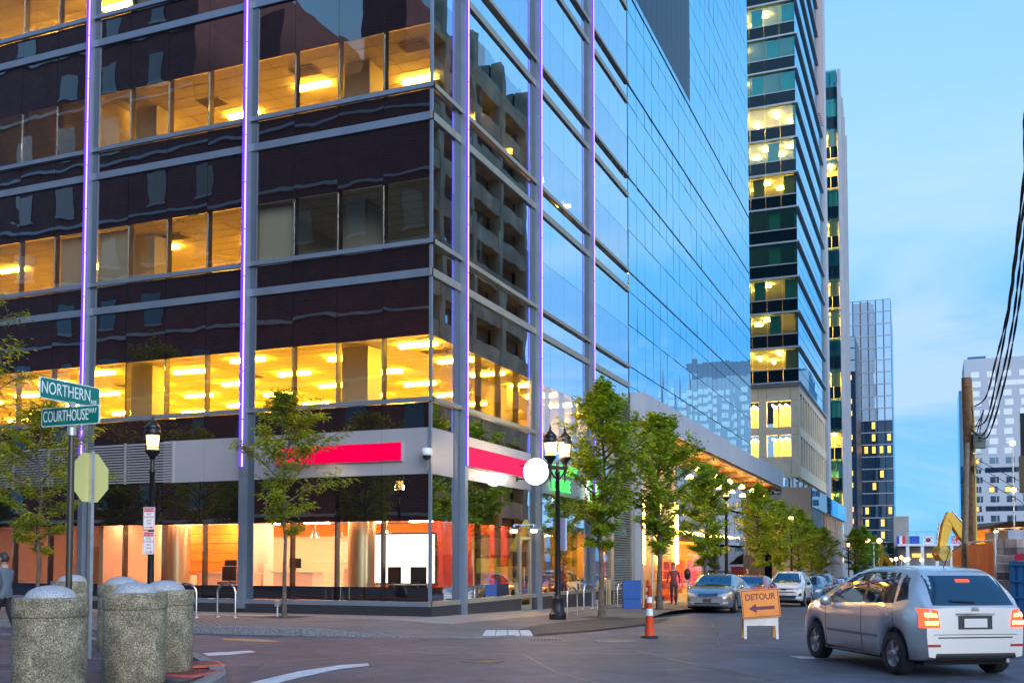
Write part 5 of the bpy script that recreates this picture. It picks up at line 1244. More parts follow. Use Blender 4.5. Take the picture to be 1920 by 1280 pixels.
# ------------------------------------------------------------------ bollards and pavement furniture
def aggregate():
    m = bpy.data.materials.new('exposed_aggregate'); m.use_nodes = True
    n, l = m.node_tree.nodes, m.node_tree.links; b = n['Principled BSDF']; b.inputs['Roughness'].default_value = 0.85
    g_ = n.new('ShaderNodeTexCoord'); v = n.new('ShaderNodeTexVoronoi'); v.inputs['Scale'].default_value = 120; l.new(g_.outputs['Object'], v.inputs['Vector'])
    sp_ = n.new('ShaderNodeSeparateColor'); l.new(v.outputs['Color'], sp_.inputs[0])
    rp_ = n.new('ShaderNodeValToRGB'); e = rp_.color_ramp.elements
    e[0].color = (0.085,0.07,0.042,1); e[1].color = (0.66,0.58,0.44,1); e[1].position = 1.0
    for pp, cc in ((0.35,(0.20,0.165,0.10)),(0.7,(0.30,0.25,0.155)),(0.9,(0.41,0.345,0.23))):
        k = e.new(pp); k.color = (*cc,1)
    l.new(sp_.outputs[0], rp_.inputs[0])
    nz_ = n.new('ShaderNodeTexNoise'); nz_.inputs['Scale'].default_value = 4; nz_.inputs['Detail'].default_value = 8; nz_.inputs['Distortion'].default_value = 0.8; l.new(g_.outputs['Object'], nz_.inputs['Vector'])
    mr = n.new('ShaderNodeMapRange'); mr.inputs['From Min'].default_value = 0.3; mr.inputs['From Max'].default_value = 0.7; mr.inputs['To Min'].default_value = 0.55; mr.inputs['To Max'].default_value = 1.35; l.new(nz_.outputs[0], mr.inputs[0])
    mu = n.new('ShaderNodeMix'); mu.data_type = 'RGBA'; mu.blend_type = 'MULTIPLY'; mu.inputs[0].default_value = 1
    l.new(rp_.outputs[0], mu.inputs[6]); l.new(mr.outputs[0], mu.inputs[7]); l.new(mu.outputs[2], b.inputs['Base Color'])
    bn = n.new('ShaderNodeBump'); bn.inputs['Distance'].default_value = 0.006; l.new(v.outputs['Distance'], bn.inputs['Height']); bn.invert = True; l.new(bn.outputs[0], b.inputs['Normal'])
    return m
M_AGG = aggregate()
body = MB().lathe([(0.36,0),(0.365,0.012),(0.365,0.80),(0.362,0.805)], 56).mesh('body', M_AGG)
cap = MB().lathe([(0.355,0.80),(0.372,0.812),(0.375,0.82),(0.375,0.975),(0.368,0.985),(0.36,0.988),(0.262,0.99)], 56).mesh('cap', M_AGG)
dome = MB().lathe([(0.262,0.989)] + [(0.25*math.cos(R(a)), 0.992+0.115*math.sin(R(a))) for a in range(4, 90, 8)], 56).mesh('dome', mat('smooth_granite_dome', (0.36,0.36,0.37), 0.6, var=0.4, vscale=70, coords='Object'))
GB = 'granite bollards on the near kerb corner'
for i, (px, d, lab) in enumerate(((97, 10.75, 'wide speckled stone bollard in front of the street sign pole, largest of the group'), (255, 12.45, 'speckled stone bollard in the middle of the front three'), (310, 13.55, 'speckled stone bollard right behind the middle one, by the red ramp'), (229, 16.9, 'speckled stone bollard mostly hidden behind the middle one'), (136, 19.5, 'speckled stone bollard hidden behind the largest one, only its dome showing'))):
    q = at(px, 1050, d); t = thing('bollard', (q.x, q.y, ground(q.y)+KH), lab, 'bollard', GB, rz=i*1.1); t.scale = (1, 1, 1.09)
    for nme, me in (('body', body), ('cap', cap), ('dome', dome)): link(nme, me, t, False)
hoop = MB().tube([(-0.29,0,0),(-0.29,0,0.62)] + [(-0.29*math.cos(R(a)), 0, 0.62+0.27*math.sin(R(a))) for a in range(15, 180, 15)] + [(0.29,0,0.62),(0.29,0,0)], 0.03, 10).mesh('hoop', M_STEEL)
foot = MB().lathe([(0.07,0),(0.07,0.012),(0.035,0.02)], 12).mesh('foot_plate', M_STEEL)
def rack(px, py, rz, lab, h=KH):
    q = gp(px, py, h); t = thing('bike_rack', (q.x, q.y, ground(q.y)+pave_h(q.x, q.y)), lab, 'bike rack', 'steel hoop bike racks', rz)
    link('hoop', hoop, t, False)
    for sx in (-0.29, 0.29): o = link('foot_plate', foot, t, False); o.location = (sx, 0, 0)
rack(424, 1157, R(0), 'steel hoop bike rack in front of the shop windows, left of the young tree')
rack(349, 1158, R(8), 'steel hoop bike rack just behind the rightmost bollard')
rack(1073, 1152, R(75), 'steel hoop bike rack right beside the double lamp base', 0.03)
rack(1103, 1147, R(75), 'steel hoop bike rack left of the nearest street tree trunk', 0.03)
rack(1164, 1140, R(78), 'steel hoop bike rack beside the blue news box', 0.03)
q = gp(520, 1157, KH); t = thing('hose_post', (q.x, q.y, q.z), 'short grey pavement post with a small box left of the young tree trunk', 'post')
MB().tube([(0,0,0),(0,0,0.35)], 0.025).build('post', M_GALV, t, 0, False); MB().box(-0.06,0.06,-0.05,0.05,0.30,0.46).build('box', M_GALV, t, 0.006, False)
q = gp(1126, 1149, 0.03); t = thing('hose_post', (q.x-0.1, q.y, q.z), 'short grey pavement post with a small box beside the nearest street tree', 'post')
MB().tube([(0,0,0),(0,0,0.35)], 0.025).build('post', M_GALV, t, 0, False); MB().box(-0.06,0.06,-0.05,0.05,0.30,0.46).build('box', M_GALV, t, 0.006, False)
# blue news box
q = gp(1184, 1147, 0.03); s_ = proj(q)[2]/1920; t = thing('news_box', (q.x, q.y, q.z), 'blue plastic news box on the pavement behind the bike racks', 'news box', rz=R(20))
M_BLUEP = mat('blue_plastic', (0.004,0.07,0.30), 0.55, var=0.1, vscale=3)
w_, h_ = 33*s_, 60*s_
MB().box(-w_/2, w_/2, -w_/2, w_/2, 0.04, h_*0.42).build('lower_case', M_BLUEP, t, 0.02, False)
MB().prism([(-w_/2-0.01, h_*0.425), (w_/2+0.01, h_*0.425), (w_/2+0.01, h_*0.93), (w_/4, h_), (-w_/2-0.01, h_)], -w_/2-0.01, w_/2+0.01, 0, 'x').build('upper_case', M_BLUEP, t, 0.015, False)
MB().box(w_/2+0.011, w_/2+0.02, -w_*0.3, w_*0.3, h_*0.5, h_*0.85).build('white_panel', M_SIGNW, t, 0, False)
# cones
M_CONE = mat('orange_cone', (0.80,0.075,0.015), 0.5); M_REFL = mat('white_band', (0.80,0.78,0.75), 0.4); M_RUB = mat('black_rubber', (0.016,0.015,0.015), 0.7)
def cone(px, py, h, w, lab, base=0.0, bands=((0.42,0.55),(0.66,0.77))):
    q = gp(px, py, base); t = thing('traffic_cone', (q.x, q.y, q.z), lab, 'traffic cone', 'orange traffic cones', 0.3)
    MB().lathe([(w*1.9,0),(w*1.9,0.035),(w*1.3,0.05)], 8, phase=R(22.5)).build('base', M_RUB, t, 0, False)
    rr = lambda f: w*(1-f)+0.032*f
    MB().lathe([(rr(0),0.051),(rr(0.97),h*0.97),(0.045,h*0.975),(0.045,h),(0.02,h+0.02)], 20).build('cone_body', M_CONE, t, 0, False)
    for a, b in bands: MB().lathe([(rr(a)+0.004,h*a),(rr(b)+0.004,h*b)], 20).build('reflective_band', M_REFL, t, 0, False)
cone(1218, 1195, 1.12, 0.105, 'tall orange cone with two white bands standing alone in the road')
cone(1215, 1147, 1.15, 0.15, 'tall orange cone behind the lone one, beside the thin sign post', 0.03)
cone(1259, 1130, 0.95, 0.17, 'orange cone on the pavement left of the silver sedan', 0.05)
# detour sign on its folding stand
q = gp(1426, 1196); s_ = proj(q)[2]/1920; t = thing('detour_sign', (q.x, q.y, q.z), 'orange DETOUR sign with a left arrow on a white folding stand in the road', 'sign', rz=R(20))
M_OR = mat('orange_sign', (0.82,0.23,0.003), 0.45, var=0.12, vscale=3.0, coords='Object'); M_PURP = mat('sign_dark_purple', (0.16,0.02,0.045), 0.6); M_TIMBW = mat('white_stand', (0.75,0.66,0.56), 0.6, var=0.1, vscale=6)
for sx in (-1, 1):
    MB().cbox((sx*0.33, -0.06, 0.22), (0.055, 0.03, 0.46), 0, Matrix.Rotation(R(-8), 3, 'X')).build('front_leg', M_TIMBW, t, 0, False)
    MB().cbox((sx*0.33, 0.16, 0.28), (0.055, 0.03, 0.58), 0, Matrix.Rotation(R(18), 3, 'X')).build('rear_leg', mat('orange_leg', (0.75,0.35,0.03), 0.6) if sx < 0 else bpy.data.materials['orange_leg'], t, 0, False)
MB().box(-0.36, 0.36, -0.075, -0.045, 0.27, 0.52).build('white_board', M_TIMBW, t, 0, False)
sgn = MB().prism([(-0.40,-0.30),(0.40,-0.30),(0.40,0.30),(-0.40,0.30)], -0.005, 0.005, 0, 'y').mesh('orange_panel', M_OR)
TM = Matrix.Translation((-0.005, -0.07, 0.74)) @ Matrix.Rotation(R(-8), 4, 'X') @ Matrix.Rotation(R(-4.0), 4, 'Y')
sgn.transform(TM); sb = link('orange_panel', sgn, t, False)
bd = MB()
for a in ((-0.385,0.385,0.272,0.284),(-0.385,0.385,-0.284,-0.272),(-0.385,-0.373,-0.271,0.271),(0.373,0.385,-0.271,0.271)): bd.box(a[0],a[1],-0.0085,-0.0055,a[2],a[3])
me = bd.mesh('border', M_PURP); me.transform(TM); link('border', me, sb, False)
me = text_mb('DETOUR', 0.185, 0.0015, 0.86, 'CENTER', 0.002); me.transform(TM @ Matrix.Translation((0,-0.0075,0.135)) @ Matrix.Rotation(R(90), 4, 'X')); me.materials.clear(); me.materials.append(M_PURP); link('letters', me, sb, False)
me = MB().prism([(-0.26,-0.10),(-0.10,-0.20),(-0.10,-0.135),(0.28,-0.135),(0.28,-0.065),(-0.10,-0.065),(-0.10,0.0)], -0.0085, -0.0055, 0, 'y').mesh('arrow', M_PURP); me.transform(TM); link('arrow', me, sb, False)
# steel pavement posts, a chain between them, parking meter, red lift
M_POSTY = mat('warm_steel_post', (0.55,0.42,0.24), 0.4, 0.6)
posts = []
for i, (px, py, lab) in enumerate(((1206, 1143, 'next to the blue news box'), (1213, 1140, 'just right of the news box'), (1243, 1130, 'between the street tree and the small cone'), (1254, 1129, 'left of the small pavement cone'), (1264, 1128, 'right of the small pavement cone'), (1274, 1127, 'at the nose of the silver sedan'))):
    q = gp(px, py, 0.06); q.y = min(q.y, 41); t = MB().tube([(0,0,0),(0,0,1.0)], 0.05, 10).lathe([(0.055,1.0),(0.03,1.03)], 10).build('steel_post', M_POSTY); t.location = (q.x, q.y, ground(q.y)+pave_h(q.x, q.y)); posts.append(t.location.copy())
    tag(t, 'short steel pavement post ' + lab, 'post', 'steel posts on the pavement')
ch = MB()
for a, b in zip(posts[2:], posts[3:]): ch.tube([a+Vector((0,0,0.9)), (a+b)/2+Vector((0,0,0.78)), b+Vector((0,0,0.9))], 0.012, 5)
tag(ch.build('chain', M_GALV), 'thin chain slung between the steel posts by the silver sedan', 'chain')
q = gp(1290, 1118, 0.1); q = at(1289, 1112, 40.5); t = thing('parking_meter', (q.x, q.y, ground(q.y)+KH), 'grey parking meter standing behind the silver sedan hood', 'parking meter')
MB().tube([(0,0,0),(0,0,1.1)], 0.03).build('post', M_GALV, t, 0, False); MB().lathe([(0.05,1.08),(0.11,1.15),(0.13,1.35),(0.11,1.45),(0.04,1.52)], 12).build('meter_head', M_BLACK, t, 0, False)
M_LIFT = mat('lift_orange', (0.75,0.13,0.02), 0.5)
q = at(1230, 1092, 46.0); qz = ground(46.5)+KH; s_ = 46/1920
t = thing('scissor_lift', (-12.7, 51.9, ground(52)+KH), 'red orange scissor lift parked by the warm wall behind the trees', 'lift', rz=R(90))
MB().box(-0.75,0.75,-0.4,0.4,0.25,0.62).build('chassis', M_LIFT, t, 0.02, False)
for x in (-0.55,0.55):
    for y in (-0.36,0.36): me = MB().lathe([(0.12,-0.06),(0.2,-0.055),(0.2,0.055),(0.12,0.06)], 16).mesh('wheel', M_RUB); me.transform(Matrix.Translation((x,y,0.2)) @ Matrix.Rotation(R(90),4,'X')); link('wheel', me, t, False)
sm = MB()
for z in (0.68, 0.86):
    for y in (-0.3, 0.3): sm.cbox((0,y,z), (1.3,0.04,0.07), 0, Matrix.Rotation(R(7),3,'Y')).cbox((0,y*0.9,z), (1.3,0.04,0.07), 0, Matrix.Rotation(R(-7),3,'Y'))
sm.build('scissor_arm', M_LIFT, t, 0, False)
MB().box(-0.8,0.8,-0.42,0.42,1.0,1.1).build('platform', M_LIFT, t, 0, False)
rl = MB()
for z in (1.55, 2.1): rl.tube([(-0.78,-0.4,z),(0.78,-0.4,z),(0.78,0.4,z),(-0.78,0.4,z),(-0.78,-0.4,z)], 0.025, 6)
for x in (-0.78,0,0.78):
    for y in (-0.4,0.4): rl.tube([(x,y,1.1),(x,y,2.1)], 0.025, 6)
rl.build('guard_rail', M_LIFT, t, 0, False)
# ------------------------------------------------------------------ cars
def paint(name, c, metal=0.35, rough=0.28): return mat(name, c, rough, metal, coat=1.0, spec=0.5)
M_CGLASS = mat('car_glass', (0.010, 0.018, 0.026), 0.03, spec=1.0, coat=1.0)
M_TYRE = mat('tyre_rubber', (0.014,0.014,0.015), 0.8); M_RIM = mat('alloy_rim', (0.45,0.44,0.44), 0.3, 0.9)
M_TRIM = mat('black_trim', (0.014,0.014,0.016), 0.5); M_CHROME = mat('chrome', (0.7,0.7,0.7), 0.12, 1.0)
M_HEAD = mat('headlamp_lens', (0.62,0.60,0.56), 0.08, 0.3, coat=1.0); M_AMBER = mat('amber_lens', (0.8,0.28,0.03), 0.2, coat=1)
M_TAILON = emit('tail_lamp_lit', (1.0, 0.045, 0.02), 2.6); M_TAILHOT = emit('brake_bulb', (1.0, 0.50, 0.08), 5.0); M_TAIL = mat('tail_lens', (0.35,0.01,0.01), 0.15, coat=1)
M_PLATE = mat('licence_plate', (0.62,0.58,0.55), 0.5); M_PLATED = mat('dark_plate', (0.05,0.035,0.05), 0.5)
M_UNDER = mat('underbody', (0.012,0.012,0.012), 0.9)
P_TRIMG = mat('grey_moulding', (0.20,0.20,0.20), 0.45)
def interp(tab, x):
    if x <= tab[0][0]: return tab[0][1]
    for (a, va), (b, vb) in zip(tab, tab[1:]):
        if x <= b: t = (x-a)/(b-a); return va+(vb-va)*t
    return tab[-1][1]
def smooth(tab, x, r=0.09): return sum(interp(tab, x+r*k)*w for k, w in ((-2,1),(-1,2),(0,3),(1,2),(2,1)))/9
def wheel(parent, x, y, r, side, w=0.21):
    mb = MB().lathe([(r*0.66,-w/2),(r*0.93,-w/2),(r,-w*0.36),(r,w*0.36),(r*0.93,w/2),(r*0.66,w/2),(r*0.62,w*0.3),(r*0.62,-w*0.3),(r*0.66,-w/2)], 32, cap=False)
    me = mb.mesh('wheel', M_TYRE); me.transform(Matrix.Translation((x, y, r)) @ Matrix.Rotation(R(90), 4, 'X')); o = link('wheel', me, parent, False)
    mb = MB(); ro = r*0.65
    mb.lathe([(ro,-0.02),(ro,0.085),(ro*0.93,0.095),(ro*0.92,0.02),(0.02,0.015),(0.01,-0.02)], 32)
    for k in range(5):
        a = 2*math.pi*k/5; mb.cbox((ro*0.5*math.cos(a), ro*0.5*math.sin(a), 0.065), (ro*0.92, 0.062, 0.03), 0, Matrix.Rotation(a, 3, 'Z'))
    mb.lathe([(0.06,0.02),(0.06,0.09),(0.02,0.095)], 16)
    me = mb.mesh('rim', M_RIM); me.transform(Matrix.Translation((x, y, r)) @ Matrix.Rotation(R(-90*side), 4, 'X')); link('rim', me, o, False)
def make_car(name, label, group, P, body_m, parts='front'):
    """P: profile tables; the car points along +x, its tail at x=0"""
    L, W, wb0, wb1, r = P['L'], P['W'], P['wx'][0], P['wx'][1], P['r']
    t = thing(name, (0,0,0), label, 'car', group)
    xs = [L*i/84 for i in range(85)]; xs[0] = 0.0
    rings = []; bm = MB()
    for x in xs:
        zt = smooth(P['top'], x); belt = smooth(P['belt'], x); hw = W/2*smooth(P['plan'], x, 0.05)
        zb = smooth(P['low'], x, 0.04)
        arch = 0
        for wx in (wb0, wb1):
            d = abs(x-wx); ra = r+0.065
            if d < ra: arch = max(arch, r+math.sqrt(ra*ra-d*d))
        zs = min(belt, zt-0.035); zl = max(zb, min(arch, zs-0.12))
        H_ = zs-zl; hc = zt-zs; wr = max(0.1, 0.955*hw - 0.40*hc)
        sec = [(0, zl if arch == 0 else zl), (hw*0.86, zl), (hw*0.965, zl+0.015), (hw*(0.985), zl+0.30*H_), (hw*1.0, zl+0.55*H_), (hw*0.995, zl+0.78*H_), (hw*0.98, zs-0.03), (hw*0.955, zs),
               (0.955*hw-(0.955*hw-wr)*0.33, zs+hc*0.33), (0.955*hw-(0.955*hw-wr)*0.68, zs+hc*0.66), (wr+0.01, zt-0.10*min(1,hc*3)-0.01), (wr-0.045, zt-0.045*min(1,hc*3)-0.004), (wr*0.80, zt-0.012), (wr*0.4, zt), (0, zt+0.003)]
        ring = [(x, y, z) for y, z in sec] + [(x, -y, z) for y, z in sec[-2:0:-1]]
        rings.append(ring)
    n = len(rings[0]); vs = [v for rg in rings for v in rg]
    fs = [(i*n+k, i*n+(k+1)%n, (i+1)*n+(k+1)%n, (i+1)*n+k) for i in range(len(xs)-1) for k in range(n)]
    bm.add(vs, fs, 0, True); bm.add(rings[0], [tuple(range(n))], 0); bm.add(rings[-1], [tuple(range(n-1,-1,-1))], 0)
    me = bm.mesh('body', body_m); tmp = bmesh.new(); tmp.from_mesh(me); bmesh.ops.triangulate(tmp, faces=tmp.faces); tree = BVHTree.FromBMesh(tmp); tmp.free()
    body = link('body', me, t, False)
    def patch(nm, m, ax, quad, off=0.006, nu=8, nv=4, parent=None, rim=0.012):
        """a pane or trim piece that follows the body, with its own edge; ax: 'F' front, 'R' rear, 'S+','S-' sides"""
        g = []
        for j in range(nv+1):
            row = []
            for i in range(nu+1):
                u, v = i/nu, j/nv
                a = Vector(quad[0]).lerp(Vector(quad[1]), u); b = Vector(quad[3]).lerp(Vector(quad[2]), u); q = a.lerp(b, v)
                if ax == 'F': o_, d_ = Vector((L+2, q[0], q[1])), Vector((-1,0,0))
                elif ax == 'R': o_, d_ = Vector((-2, q[0], q[1])), Vector((1,0,0))
                else: sg = 1 if ax == 'S+' else -1; o_, d_ = Vector((q[0], 3*sg, q[1])), Vector((0,-sg,0))
                h, nn, _, _ = tree.ray_cast(o_, d_)
                if h is None: h = o_ + d_*(2.0 if ax in 'FR' else 2.2); nn = -d_
                if nn.dot(d_) > 0: nn = -nn
                row.append(h + (nn*0.4 - d_*0.6).normalized()*off)
            g.append(row)
        din = Vector((-1,0,0)) if ax == 'F' else Vector((1,0,0)) if ax == 'R' else Vector((0, -1 if ax == 'S+' else 1, 0))
        vs = [q for row in g for q in row]; k = nu+1; N = len(vs); vs2 = vs + [q + din*rim for q in vs]
        fs = [(j*k+i, j*k+i+1, (j+1)*k+i+1, (j+1)*k+i) for j in range(nv) for i in range(nu)]
        edge = [(i) for i in range(k)] + [j*k+nu for j in range(1, nv+1)] + [nv*k+i for i in range(nu-1, -1, -1)] + [j*k for j in range(nv-1, 0, -1)]
        fe = [(edge[i], edge[(i+1) % len(edge)], N+edge[(i+1) % len(edge)], N+edge[i]) for i in range(len(edge))]
        mb = MB().add(vs2, fs, 0, True); mb.add(vs2, fe, 0)
        return mb.build(nm, m, parent or t, 0, False)
    for q in P['front_glass']: patch('windshield', M_CGLASS, 'F', q, 0.007, 12, 6)
    for q in P['rear_glass']: patch('rear_window', M_CGLASS, 'R', q, 0.007, 12, 6)
    for sd_ in ('S+', 'S-'):
        for q in P['side_glass']: patch('side_window', M_CGLASS, sd_, q, 0.006, 8, 4)
        for x in P.get('seams', ()): patch('door_seam', M_TRIM, sd_, [(x-0.006, P['sill']+0.06), (x+0.006, P['sill']+0.06), (x+0.006, P['seam_top']), (x-0.006, P['seam_top'])], 0.003, 1, 10, rim=0.004)
        for x in P.get('handles', ()): patch('door_handle', body_m, sd_, [(x, P['hz']), (x+0.2, P['hz']), (x+0.2, P['hz']+0.035), (x, P['hz']+0.035)], 0.022, 4, 1, rim=0.03)
        if P.get('sidetrim'): q = P['sidetrim']; patch('sill_trim', M_TRIM, sd_, q, 0.006, 20, 1)
    for nm, m_, ax, q, off in P['patches']:
        if isinstance(m_, str): m_ = body_m
        patch(nm, m_, ax, q, off, 8, 3)
        if ax in 'FR' and nm in ('headlamp', 'tail_lamp', 'fog_lamp', 'brake_bulb', 'turn_lamp', 'reflector'): patch(nm, m_, ax, [(-a, b) for a, b in q], off, 8, 3)
    for sx in (-1, 1):
        mx_, mz = P['mirror']; 
        bmh = MB().lathe([(0.005,-0.09),(0.06,-0.07),(0.075,0),(0.06,0.06),(0.005,0.075)], 12); me = bmh.mesh('mirror', body_m if not P.get('dark_mirror') else M_TRIM)
        me.transform(Matrix.Translation((mx_, sx*(W/2+0.06), mz)) @ Matrix.Diagonal((0.75, 1.35, 1.0, 1.0))); link('mirror', me, t, False)
    for wx in (wb0, wb1):
        for sx in (-1, 1): wheel(t, wx, sx*(W/2-0.125), r, sx)
    MB().box(wb0-0.45, wb1+0.45, -W/2+0.24, W/2-0.24, 0.17, 0.5).build('underbody', M_UNDER, t, 0, False)
    if P.get('rails'):
        for sx in (-1, 1): MB().tube([(P['rails'][0], sx*W*0.33, P['rails'][2]-0.03), (P['rails'][0]+0.15, sx*W*0.335, P['rails'][2]+0.035), (P['rails'][1]-0.15, sx*W*0.335, P['rails'][2]+0.035), (P['rails'][1], sx*W*0.33, P['rails'][2]-0.03)], 0.018, 6).build('roof_rail', M_CHROME, t, 0, False)
    return t
SEDAN = dict(L=4.85, W=1.81, r=0.325, wx=(1.03, 3.77), sill=0.2,
    top=[(0,0.86),(0.08,0.98),(0.55,1.02),(0.80,1.05),(1.55,1.38),(2.1,1.455),(2.7,1.45),(3.0,1.37),(3.68,1.03),(4.2,0.93),(4.6,0.80),(4.78,0.68),(4.85,0.56)],
    belt=[(0,0.80),(0.3,0.93),(1.5,0.96),(3.2,0.92),(4.2,0.84),(4.7,0.70),(4.85,0.52)],
    plan=[(0,0.80),(0.12,0.90),(0.5,0.97),(1.2,1.0),(3.7,1.0),(4.3,0.95),(4.65,0.86),(4.80,0.74),(4.85,0.62)],
    low=[(0,0.36),(0.2,0.26),(0.6,0.22),(4.3,0.20),(4.7,0.22),(4.85,0.30)],
    front_glass=[[(-0.68,0.985),(0.68,0.985),(0.54,1.375),(-0.54,1.375)]], rear_glass=[[(-0.60,1.06),(0.60,1.06),(0.52,1.35),(-0.52,1.35)]],
    side_glass=[[(2.42,0.975),(3.42,0.945),(2.88,1.345),(2.42,1.39)],[(1.45,0.98),(2.34,0.975),(2.34,1.39),(1.72,1.355)]],
    seams=(1.4,2.38,3.5), seam_top=0.93, handles=(1.55,2.5), hz=0.80, mirror=(3.25,0.98),
    patches=[('headlamp',M_HEAD,'F',[(0.40,0.60),(0.80,0.61),(0.82,0.76),(0.50,0.70)],0.010),('turn_lamp',M_AMBER,'F',[(0.70,0.62),(0.81,0.63),(0.815,0.70),(0.72,0.68)],0.014),
      ('grille',M_TRIM,'F',[(-0.33,0.58),(0.33,0.58),(0.36,0.70),(-0.36,0.70)],0.006),('grille_frame',M_CHROME,'F',[(-0.37,0.70),(0.37,0.70),(0.38,0.725),(-0.38,0.725)],0.014),('grille_bar',M_CHROME,'F',[(-0.33,0.655),(0.33,0.655),(0.33,0.672),(-0.33,0.672)],0.014),('grille_bar',M_CHROME,'F',[(-0.32,0.615),(0.32,0.615),(0.32,0.63),(-0.32,0.63)],0.014),
      ('lower_intake',M_TRIM,'F',[(-0.48,0.315),(0.48,0.315),(0.45,0.375),(-0.45,0.375)],0.006),('front_plate',M_PLATED,'F',[(-0.155,0.40),(0.155,0.40),(0.155,0.52),(-0.155,0.52)],0.022),('fog_lamp',M_HEAD,'F',[(0.56,0.34),(0.73,0.35),(0.73,0.42),(0.56,0.42)],0.010),
      ('bumper_line',M_TRIM,'F',[(-0.80,0.545),(0.80,0.545),(0.80,0.553),(-0.80,0.553)],0.004),('bonnet_line',M_TRIM,'F',[(-0.70,0.745),(0.70,0.745),(0.70,0.752),(-0.70,0.752)],0.004)])
SUV = dict(L=4.6, W=1.84, r=0.355, wx=(0.98, 3.64), sill=0.24,
    top=[(0,1.02),(0.06,1.12),(0.25,1.35),(0.55,1.62),(1.2,1.69),(2.3,1.69),(2.75,1.60),(3.45,1.16),(4.0,1.07),(4.4,0.95),(4.54,0.82),(4.6,0.66)],
    belt=[(0,0.96),(0.3,1.06),(1.5,1.06),(3.1,1.02),(4.1,0.96),(4.5,0.78),(4.6,0.6)],
    plan=[(0,0.82),(0.12,0.92),(0.5,0.98),(1.2,1.0),(3.6,1.0),(4.1,0.96),(4.42,0.88),(4.55,0.77),(4.6,0.68)],
    low=[(0,0.42),(0.2,0.32),(0.6,0.27),(4.1,0.26),(4.45,0.28),(4.6,0.36)],
    front_glass=[[(-0.70,1.13),(0.70,1.13),(0.58,1.58),(-0.58,1.58)]], rear_glass=[[(-0.60,1.14),(0.60,1.14),(0.52,1.56),(-0.52,1.56)]],
    side_glass=[[(2.25,1.09),(3.2,1.06),(2.66,1.545),(2.25,1.60)],[(1.20,1.10),(2.17,1.09),(2.17,1.60),(1.25,1.60)],[(0.52,1.14),(1.10,1.11),(1.12,1.57),(0.72,1.52)]],
    seams=(1.15,2.2,3.25), seam_top=1.02, handles=(1.3,2.32), hz=0.90, mirror=(2.98,1.10), dark_mirror=True, rails=(0.6,2.5,1.69), sidetrim=[(1.3,0.30),(3.25,0.30),(3.25,0.42),(1.3,0.42)],
    patches=[('headlamp',M_HEAD,'F',[(0.42,0.79),(0.83,0.84),(0.85,0.95),(0.46,0.87)],0.010),('upper_grille',M_TRIM,'F',[(-0.42,0.80),(0.42,0.80),(0.44,0.86),(-0.44,0.86)],0.008),('badge',M_TRIM,'F',[(-0.12,0.76),(0.12,0.76),(0.16,0.85),(-0.16,0.85)],0.016),
      ('mid_grille',M_TRIM,'F',[(-0.50,0.66),(0.50,0.66),(0.48,0.71),(-0.48,0.71)],0.008),('lower_grille',M_TRIM,'F',[(-0.52,0.38),(0.52,0.38),(0.62,0.52),(-0.62,0.52)],0.008),('skid_plate',M_RIM,'F',[(-0.5,0.36),(0.5,0.36),(0.5,0.385),(-0.5,0.385)],0.014),('front_plate',M_PLATE,'F',[(-0.16,0.54),(0.16,0.54),(0.16,0.66),(-0.16,0.66)],0.022),
      ('fog_lamp',M_TRIM,'F',[(0.64,0.48),(0.80,0.50),(0.80,0.66),(0.72,0.62)],0.009)])
